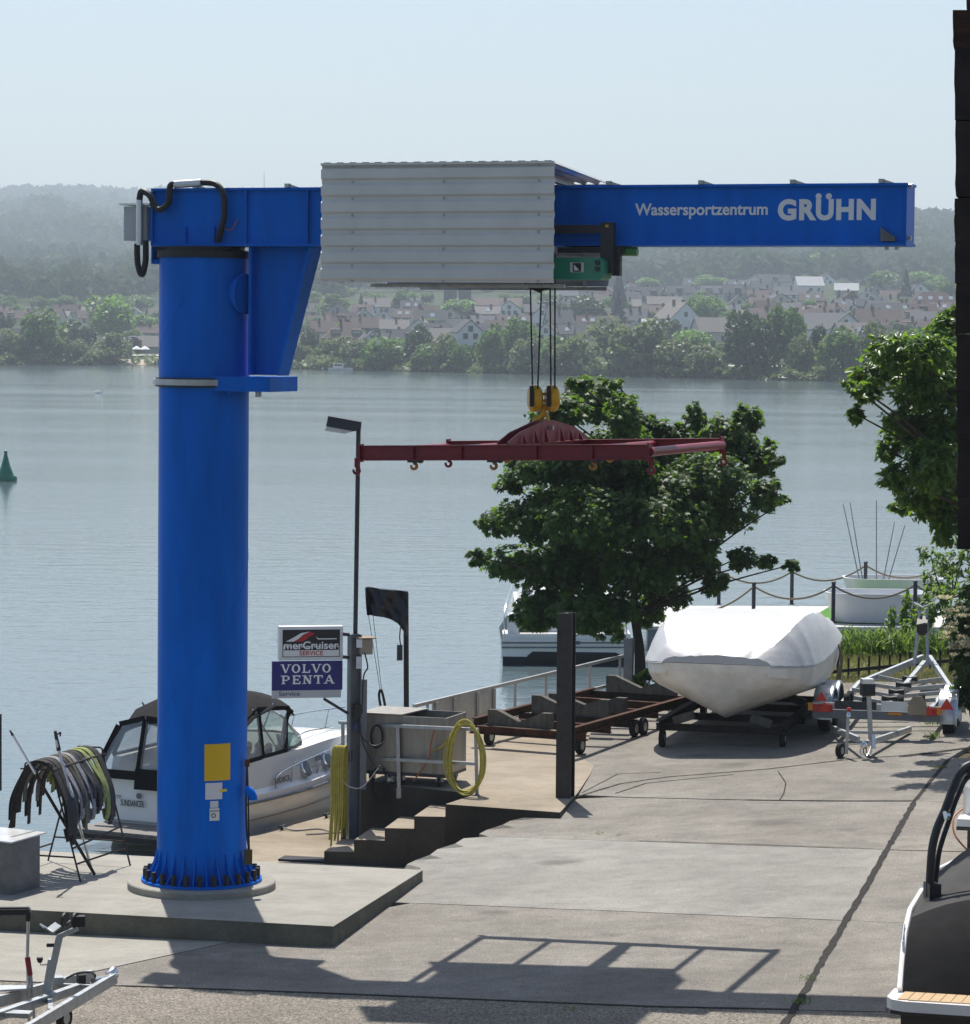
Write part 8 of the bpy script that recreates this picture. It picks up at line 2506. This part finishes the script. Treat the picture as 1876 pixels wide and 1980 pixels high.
# ------------------------------------------------------------------ near trees
LEAF_MAPLE = np.array([(0, -0.5), (0.16, -0.34), (0.5, -0.22), (0.28, 0.0), (0.46, 0.26), (0.17, 0.2), (0, 0.56), (-0.17, 0.2), (-0.46, 0.26), (-0.28, 0.0), (-0.5, -0.22), (-0.16, -0.34)])
LEAF_OVAL = np.array([(0, -0.5), (0.17, -0.25), (0.21, 0.02), (0.14, 0.3), (0, 0.54), (-0.14, 0.3), (-0.21, 0.02), (-0.17, -0.25)])
def leaves_np(pts, out_dir, size, r, shape, droop=0.5, spread=0.8):
    """leaf blades at pts facing up and outwards; returns vertices and triangles"""
    n = len(pts); K = len(shape)
    nrm = out_dir * 0.5 + np.array([0, 0, 0.75]) + r.normal(size=(n, 3)) * spread * 0.55
    nrm /= np.linalg.norm(nrm, axis=1)[:, None]
    tipd = out_dir + r.normal(size=(n, 3)) * 0.7 + np.array([0, 0, -droop])
    tipd -= nrm * (tipd * nrm).sum(1)[:, None]
    tipd /= np.linalg.norm(tipd, axis=1)[:, None] + 1e-9
    sd = np.cross(tipd, nrm)
    s = size * r.uniform(0.6, 1.3, n)
    v = pts[:, None, :] + sd[:, None, :] * (shape[None, :, 0:1] * s[:, None, None]) + tipd[:, None, :] * (shape[None, :, 1:2] * s[:, None, None])
    v = v - nrm[:, None, :] * ((np.abs(shape[None, :, 0:1]) * 0.35 + np.maximum(0, shape[None, :, 1:2]) * 0.25) * s[:, None, None])   # folded, drooping blade
    c = pts
    V_ = np.concatenate([v.reshape(-1, 3), c], 0)
    idx = np.arange(n)[:, None] * K
    k = np.arange(K)
    tri = np.stack([np.broadcast_to(n * K + np.arange(n)[:, None], (n, K)), idx + k, idx + (k + 1) % K], 2).reshape(-1, 3)
    return V_, tri

def clump_points(c, rad, n, r):
    d = r.normal(size=(n, 3)); d /= np.linalg.norm(d, axis=1)[:, None]
    q = r.uniform(0, 1, n) ** 0.45
    # sprays: gather the leaves round a number of twigs so that gaps stay open
    m = max(6, n // 9)
    tw = r.normal(size=(m, 3)); tw /= np.linalg.norm(tw, axis=1)[:, None]; tw *= r.uniform(0.1, 1.05, m)[:, None] ** 0.55
    k = r.integers(0, m, n)
    p = tw[k] + d * (q * 0.27)[:, None]
    return c + p * rad, p / (np.linalg.norm(p, axis=1)[:, None] + 1e-6), c + tw * rad

def near_tree(name, label, clumps, Y, base, fork, leaf, size, mat, dens, seed, depth=1.6, trunk_r=0.14):
    r = np.random.default_rng(seed)
    t = thing(name, label, 'tree', base)
    allp, alld, twigs = [], [], []
    s_ = Y / FPX
    cents = []
    for (px, py, rx, ry) in clumps:
        c = PY(px, py, Y + r.uniform(-depth, depth))
        rad = np.array([rx * s_, 0.5 * (rx + ry) * s_ * 1.15, ry * s_])
        n = int(dens * rx * ry)
        p, d, tw = clump_points(np.array(c), rad, n, r)
        allp.append(p); alld.append(d); twigs.append(tw); cents.append(c)
    V_, F_ = leaves_np(np.concatenate(allp), np.concatenate(alld), size, r, leaf)
    o = link('crown', np_mesh('crown', V_ - np.array(base), F_, mat), t)
    mb = MB()
    fk = Vector(fork)
    mb.tube(curve_pts([base, base.lerp(fk, 0.5) + Vector((0.05, 0, 0)), fk], 5), [trunk_r * (1 - 0.04 * i) for i in range(11)], 10)
    tip = Vector((fk.x, fk.y, max(c.z for c in cents) - 0.7))
    mb.tube([fk, fk.lerp(tip, .5) + Vector((.1, .05, 0)), tip], [trunk_r * .62, trunk_r * .4, 0.02], 8)
    mb.build('trunk', BARK, t)
    mb = MB()
    rr = random.Random(seed)
    for c, tw in zip(cents, twigs):
        hd_ = math.hypot(c.x - fk.x, c.y - fk.y)
        zs = min(max(fk.z - 0.2, c.z - 0.75 * hd_ - 0.2), tip.z)
        st_ = fk.lerp(tip, (zs - fk.z) / (tip.z - fk.z)) if zs > fk.z else Vector((fk.x, fk.y, zs))
        mid = st_.lerp(c, 0.5) + Vector((rr.uniform(-.15, .15), rr.uniform(-.15, .15), rr.uniform(0.05, .3)))
        q = curve_pts([st_, mid, c], 4)
        mb.tube(q, [0.036 * (1 - 0.085 * i) for i in range(len(q))], 6)
        for k in range(min(9, len(tw))):
            mb.tube([c, Vector(tw[k])], [0.012, 0.004], 4)
    mb.build('branches', BARK, t)['kind'] = 'stuff'
    return t
MAPLE = leaf_mat('maple leaves', (0.016, 0.038, 0.009), (0.07, 0.125, 0.026), 0.36, (0.20, 0.37, 0.03), rough=0.5, scale=3.5)
mbase = P(1238, 1330, 0.15)
MY = 66.0
mbase = PY(1238, 1325, MY); mbase.z = 0.1
near_tree('maple_tree', 'broad dark green maple standing between the cradle and the river', [
    (1150, 775, 66, 46), (1085, 800, 58, 34), (1205, 800, 42, 46), (1190, 738, 20, 12), (1120, 742, 30, 16), (1290, 832, 42, 24), (1345, 800, 24, 34), (1400, 850, 62, 48), (1440, 810, 34, 30), (1470, 885, 40, 42), (1510, 890, 16, 12),
    (1040, 905, 62, 34), (985, 935, 36, 20), (1120, 895, 84, 52), (1250, 895, 84, 52), (1370, 930, 80, 55), (1480, 955, 36, 34), (1518, 968, 14, 10), (965, 1010, 42, 30), (1035, 1000, 72, 46), (1150, 1000, 96, 56), (1280, 1005, 96, 56), (1400, 1000, 62, 38),
    (925, 1078, 26, 16), (1000, 1090, 66, 38), (1110, 1100, 96, 54), (1240, 1100, 84, 50), (1340, 1085, 50, 34), (1430, 1078, 36, 22), (1480, 1085, 24, 14), (1530, 1092, 16, 14), (1060, 1165, 62, 34), (1180, 1175, 54, 36),
    (1290, 1150, 44, 28), (1385, 1128, 30, 26), (1012, 1190, 26, 16), (1195, 1222, 20, 24), (1045, 1195, 46, 26), (1120, 1185, 60, 38), (1155, 1212, 36, 22), (1250, 1180, 46, 30), (1200, 868, 80, 44), (1320, 955, 80, 50), (1330, 872, 56, 38), (1235, 822, 44, 30), (1130, 1050, 90, 50), (1230, 960, 90, 60), (1330, 1050, 60, 40), (1090, 960, 70, 40)],
    MY, mbase, PY(1225, 1180, MY), LEAF_MAPLE, 0.145, MAPLE, 0.46, 31, 1.5)
WAL = leaf_mat('walnut leaves', (0.035, 0.075, 0.012), (0.07, 0.13, 0.022), 0.45, (0.22, 0.38, 0.03), rough=0.35, scale=1.5)
WY = 52.0
wbase = PY(1915, 1330, WY); wbase.z = 0.8
near_tree('walnut_tree', 'sunlit light green walnut tree reaching in beside the dark house wall', [
    (1760, 680, 82, 40), (1830, 640, 36, 34), (1700, 720, 54, 30), (1790, 740, 74, 56), (1670, 755, 34, 22), (1830, 840, 38, 66), (1770, 835, 56, 48), (1735, 925, 34, 30), (1790, 965, 54, 40), (1830, 1010, 34, 46), (1735, 810, 30, 24),
    (1850, 720, 40, 66), (1655, 800, 16, 20), (1715, 870, 24, 26), (1740, 985, 26, 14), (1800, 900, 56, 54), (1850, 930, 40, 60), (1848, 600, 20, 12), (1640, 740, 14, 8)],
    WY, wbase, PY(1900, 980, WY), LEAF_OVAL, 0.15, WAL, 0.52, 32, 1.2)

# shrubs and other growth on the bank
def shrub(name, label, clumps, Y, base, leaf, size, mat, dens, seed, depth=0.5, cat='shrub'):
    r = np.random.default_rng(seed)
    t = thing(name, label, cat, base)
    P_, D_ = [], []
    mb = MB()
    for (px, py, rx, ry) in clumps:
        s_ = Y / FPX
        c = PY(px, py, Y + r.uniform(-depth, depth))
        p, d, tw = clump_points(np.array(c), np.array([rx * s_, (rx + ry) * 0.5 * s_, ry * s_]), int(dens * rx * ry), r)
        P_.append(p); D_.append(d)
        mb.tube(curve_pts([base, base.lerp(c, 0.5) + Vector((r.uniform(-.1, .1), 0, .1)), c], 4), 0.015, 5)
    V_, F_ = leaves_np(np.concatenate(P_), np.concatenate(D_), size, r, leaf)
    link('foliage', np_mesh('foliage', V_ - np.array(base), F_, mat), t)
    mb.build('stems', BARK, t)['kind'] = 'stuff'
    return t
SHR_G = leaf_mat('shrub leaves', (0.04, 0.085, 0.015), (0.085, 0.15, 0.03), 0.45, (0.25, 0.4, 0.05), rough=0.45, scale=2)
ELD = leaf_mat('elder leaves', (0.03, 0.06, 0.012), (0.055, 0.10, 0.02), 0.35, (0.13, 0.22, 0.025), rough=0.5, scale=2)
shrub('waterside_shrub', 'pale green loose shrub below the walnut tree', [(1800, 1075, 30, 22), (1840, 1090, 36, 34), (1820, 1125, 40, 30), (1865, 1070, 26, 40)], 70, PY(1835, 1190, 70), LEAF_OVAL, 0.13, SHR_G, 0.22, 41)
shrub('waterside_shrub', 'leafy green weed bush behind the winch stand', [(1790, 1190, 34, 30), (1760, 1215, 26, 22), (1815, 1165, 30, 28)], 67, PY(1790, 1270, 67), LEAF_OVAL, 0.15, SHR_G, 0.2, 44)
shrub('waterside_shrub', 'low green weed bush left of the winch stand', [(1700, 1248, 30, 18), (1665, 1268, 22, 12), (1730, 1235, 22, 18)], 66, PY(1700, 1290, 66), LEAF_OVAL, 0.13, SHR_G, 0.25, 45)
shrub('waterside_shrub', 'green seedling shrub growing between the cradle and the maple trunk', [(1240, 1318, 30, 22), (1262, 1300, 22, 16), (1225, 1330, 20, 10)], 62, PY(1240, 1340, 62), LEAF_OVAL, 0.14, SHR_G, 0.45, 42)
eb = PY(1880, 1420, 54.0); eb.z = yard_z(eb.x, 54)
el = shrub('elder_bush', 'elder bush with cream blossom plates at the right edge', [(1860, 1190, 34, 34), (1880, 1240, 40, 50), (1850, 1240, 26, 30), (1875, 1320, 34, 50), (1890, 1150, 40, 40), (1860, 1290, 24, 30)], 54, eb, LEAF_OVAL, 0.13, ELD, 0.42, 43, 0.4)
r = np.random.default_rng(8)
BLO = leaf_mat('elder blossom', (0.55, 0.50, 0.33), (0.72, 0.68, 0.5), 0.35, (0.6, 0.55, 0.35), rough=0.8, scale=9)
um = []
for k in range(26):
    px, py = r.uniform(1826, 1885), r.uniform(1150, 1265)
    c = np.array(PY(px, py, 54 - 0.45 + r.uniform(-.25, .25)))
    n = 60
    a = r.uniform(0, 2 * np.pi, n); q = np.sqrt(r.uniform(0, 1, n)) * r.uniform(0.08, 0.16)
    um.append(c + np.stack([np.cos(a) * q, np.sin(a) * q * 0.8, r.normal(size=n) * 0.012 - q * 0.25], 1))
um = np.concatenate(um)
v, f = clump_quads(um, np.full(len(um), 0.022), r)
o = link('blossoms', np_mesh('blossoms', v - np.array(eb), f, BLO), el); o['kind'] = 'stuff'

def blades(pts, hmin, hmax, w, r, lean=0.25, leafy=0, seg=4):
    """tapering bent grass blades as quads"""
    n = len(pts)
    h = r.uniform(hmin, hmax, n); a = r.uniform(0, 2 * np.pi, n)
    ld = np.stack([np.cos(a), np.sin(a), np.zeros(n)], 1) * (lean * r.uniform(0.2, 1.4, n) * h)[:, None]
    b = r.uniform(0, 2 * np.pi, n); sd = np.stack([np.cos(b), np.sin(b), np.zeros(n)], 1)
    rows = []
    for k in range(seg + 1):
        t = k / seg
        c = pts + ld * t ** 2 + np.array([0, 0, 1.0]) * (h * t * (1 - 0.25 * t * lean))[:, None]
        ww = w * (1 - t) ** 0.6 * r.uniform(0.8, 1.2, n) if k else np.full(n, w * 0.7)
        rows.append(np.stack([c - sd * ww[:, None] / 2, c + sd * ww[:, None] / 2], 1))
    V_ = np.stack(rows, 1)              # n, seg+1, 2, 3
    base = np.arange(n)[:, None] * (seg + 1) * 2
    F_ = np.concatenate([np.stack([base[:, 0] + 2 * k, base[:, 0] + 2 * k + 1, base[:, 0] + 2 * k + 3, base[:, 0] + 2 * k + 2], 1) for k in range(seg)], 0)
    return V_.reshape(-1, 3), F_
REED = leaf_mat('reed leaves', (0.035, 0.075, 0.014), (0.10, 0.165, 0.04), 0.4, (0.24, 0.38, 0.06), rough=0.5, scale=1.2)
r = np.random.default_rng(51)
pp = []
while len(pp) < 1900:
    px = r.uniform(1612, 1910); Y = r.uniform(65.5, 79)
    x = (px - 938) / FPX * Y
    # keep to the bank: right of the shore line and behind the fence
    edge = np.interp(Y, [62, 68, 73, 80], [6.4, 7.2, 10.2, 15.2])
    if x < edge - 0.9 + 0.35 * r.normal():
        continue
    z = land_z(x, Y) if x > edge else -0.3
    pp.append((x, Y, z))
pp = np.array(pp)
v, f = blades(pp, 0.35, 0.85, 0.04, r, 0.5)
pl2 = pp[r.integers(0, len(pp), 4200)] + np.stack([r.normal(size=4200) * .12, r.normal(size=4200) * .12, r.uniform(0.1, 0.5, 4200)], 1)
v2, f2 = blades(pl2, 0.2, 0.4, 0.055, r, 1.3, seg=3)
o = link('reeds', np_mesh('reeds', np.concatenate([v, v2]), np.concatenate([f, f2 + len(v)]), REED))
tag(o, 'tall reeds and weeds on the bank behind the fence', None, None, 'stuff')
# tall nettle like stems, single plants one can tell apart
for i, (px, y0, y1) in enumerate(((1748, 1215, 1140), (1790, 1200, 1100), (1765, 1240, 1150), (1722, 1260, 1170), (1830, 1210, 1110), (1700, 1290, 1225), (1855, 1230, 1130))):
    base = PY(px, y0 + 40, 68); top = PY(px + r.uniform(-6, 6), y1, 68)
    t = thing('tall_weed', f'{ordinal(sorted([1748, 1790, 1765, 1722, 1830, 1700, 1855]).index(px) + 1)} tall leafy weed from the left above the reeds', 'plant', base, 0, 'tall weeds on the bank')
    mb = MB(); mb.tube([base, base.lerp(top, .5) + Vector((.03, 0, 0)), top], [0.015, 0.012, 0.006], 6); mb.build('stem', REED, t)
    n = 60; tt = r.uniform(0.15, 1, n); pts = np.array(base)[None] + (np.array(top) - np.array(base))[None] * tt[:, None]
    d = r.normal(size=(n, 3)); d[:, 2] *= 0.3; d /= np.linalg.norm(d, axis=1)[:, None]
    V_, F_ = leaves_np(pts + d * 0.09, d, 0.2, r, LEAF_OVAL, 0.9)
    link('leaves', np_mesh('leaves', V_ - np.array(base), F_, SHR_G), t)
# lawn behind the fence
r = np.random.default_rng(52)
pp = []
while len(pp) < 9000:
    px = r.uniform(1590, 1910); Y = r.uniform(59.5, 66)
    x = (px - 938) / FPX * Y
    if x < np.interp(Y, [59, 66], [5.6, 7.0]): continue
    pp.append((x, Y, land_z(x, Y)))
v, f = blades(np.array(pp), 0.05, 0.14, 0.018, r, 0.5, seg=2)
o = link('grass', np_mesh('grass', v, f, leaf_mat('dry lawn', (0.11, 0.12, 0.035), (0.19, 0.19, 0.07), 0.3, (0.3, 0.32, 0.1), rough=0.8, scale=0.8)))
tag(o, 'short dry grass behind the iron fence', None, None, 'stuff')
mb = MB(); q = [Vector((x, y, land_z(x, y) + 0.012)) for x, y in ((5.7, 59.6), (13, 60.5), (13, 66), (7.2, 66))]; mb.add(q, [(0, 1, 2, 3)])
struct('lawn', mb, M('lawn soil', (0.13, 0.13, 0.05), 0.95, var=0.35, scale=1.5, col2=(0.20, 0.19, 0.08)), 'sunny strip of lawn behind the iron fence', 0)
# weeds in the joints
r = np.random.default_rng(53)
for i, (px, py, n, h, lab) in enumerate(((1800, 1400, 40, .22, 'weed tuft beside the right mudguard wheel'), (1805, 1428, 60, .2, 'weed clump at the foot of the tandem trailer'), (1715, 1424, 30, .14, 'green weed on the concrete under the trailer'),
                                         (1544, 1941, 40, .10, 'grass tuft in the wide crack near the picture bottom'), (1563, 1893, 26, .08, 'small grass tuft higher up in the wide crack'), (1820, 1485, 60, .07, 'dry grass in the seam left of the boat tower'),
                                         (1155, 1612, 14, .07, 'tiny weed in the joint beside the pale patch'), (1195, 1615, 10, .06, 'second tiny weed in the joint beside the pale patch'), (1100, 1950, 14, .06, 'tiny weed in the joint before the gritty strip'))):
    p = PG(px, py)
    pts = np.array(p)[None] + np.stack([r.normal(size=n) * .07, r.normal(size=n) * .07, np.zeros(n)], 1)
    v, f = blades(pts, h * 0.4, h, 0.014, r, 0.8, seg=3)
    o = link('weed_tuft', np_mesh('weed_tuft', v - np.array(p), f, REED if 'dry' not in lab else MATS['dry lawn'])); o.location = p
    tag(o, lab, 'weed', 'weeds in the yard joints')
# iron fence
fe = thing('iron_fence', 'low black iron picket fence behind the right trailer', 'fence', PY(1720, 1315, 62.5))
IRONB = M('black iron', (0.015, 0.014, 0.014), 0.5, 0.4, var=0.3, scale=9)
fa_, fb_ = PY(1600, 1300, 61.6), PY(1895, 1272, 63.8)
for k in range(16):
    t = k / 15
    p = fa_.lerp(fb_, t); g_ = land_z(p.x, p.y)
    mb = MB(); mb.beam(Vector((p.x, p.y, g_)), Vector((p.x, p.y, p.z + 0.26)), 0.04, 0.04); mb.build('picket', IRONB, fe)
for dz in (0.0, -0.35):
    mb = MB(); mb.beam(fa_ + Vector((0, -0.025, dz)), fb_ + Vector((0, -0.025, dz)), 0.015, 0.07); mb.build('rail', IRONB, fe)

# ------------------------------------------------------------------ dark slate-clad house corner at the right edge
HY = 18.0
hs_ = thing('slate_clad_house', 'dark slate clad house corner cutting the right picture edge', 'house', PY(2100, 2000, HY + .4))
SLATE = M('dark slate cladding', (0.032, 0.026, 0.024), 0.75, var=0.35, scale=6, bump=0.35, bscale=14)
BRWN = M('old brown timber', (0.05, 0.025, 0.018), 0.8, var=0.4, scale=5, stretch=(1, 1, 8), bump=0.3)
rows2 = [(-80, 17, 1870, BRWN), (19, 91, 1843.5, BRWN), (92, 231, 1846, SLATE), (234, 379.5, 1848, SLATE), (383.5, 467, 1845.5, SLATE), (468, 548, 1847, SLATE), (549, 645, 1848.5, SLATE), (646, 757, 1850, SLATE), (758, 850, 1851, SLATE), (851, 960, 1851.5, SLATE), (961, 1062, 1852, SLATE)]
rr = random.Random(4)
for y0, y1, x0, m_ in rows2:
    pts = []
    for k in range(7):
        t = k / 6
        pts.append((x0 + rr.uniform(-1.3, 1.3), y1 + (y0 - y1) * t))
    q = [PY(2010, y1, HY)] + [PY(x, y, HY) for x, y in pts] + [PY(2010, y0, HY)]
    mb = MB(); mb.prism(q, (0.065, 0.32 + rr.uniform(0, .04), 0)); mb.build('cladding_board', m_, hs_)
mb = MB(); a_, b_ = PY(2008, 2200, HY + 0.02), PY(2900, -200, HY + .02); mb.prism([Vector((a_.x, HY + 0.02, 0)), Vector((b_.x, HY + .02, 0)), Vector((b_.x, HY + .02, b_.z)), Vector((a_.x, HY + .02, b_.z))], (0.85, 4, 0)); mb.build('wall', SLATE, hs_)
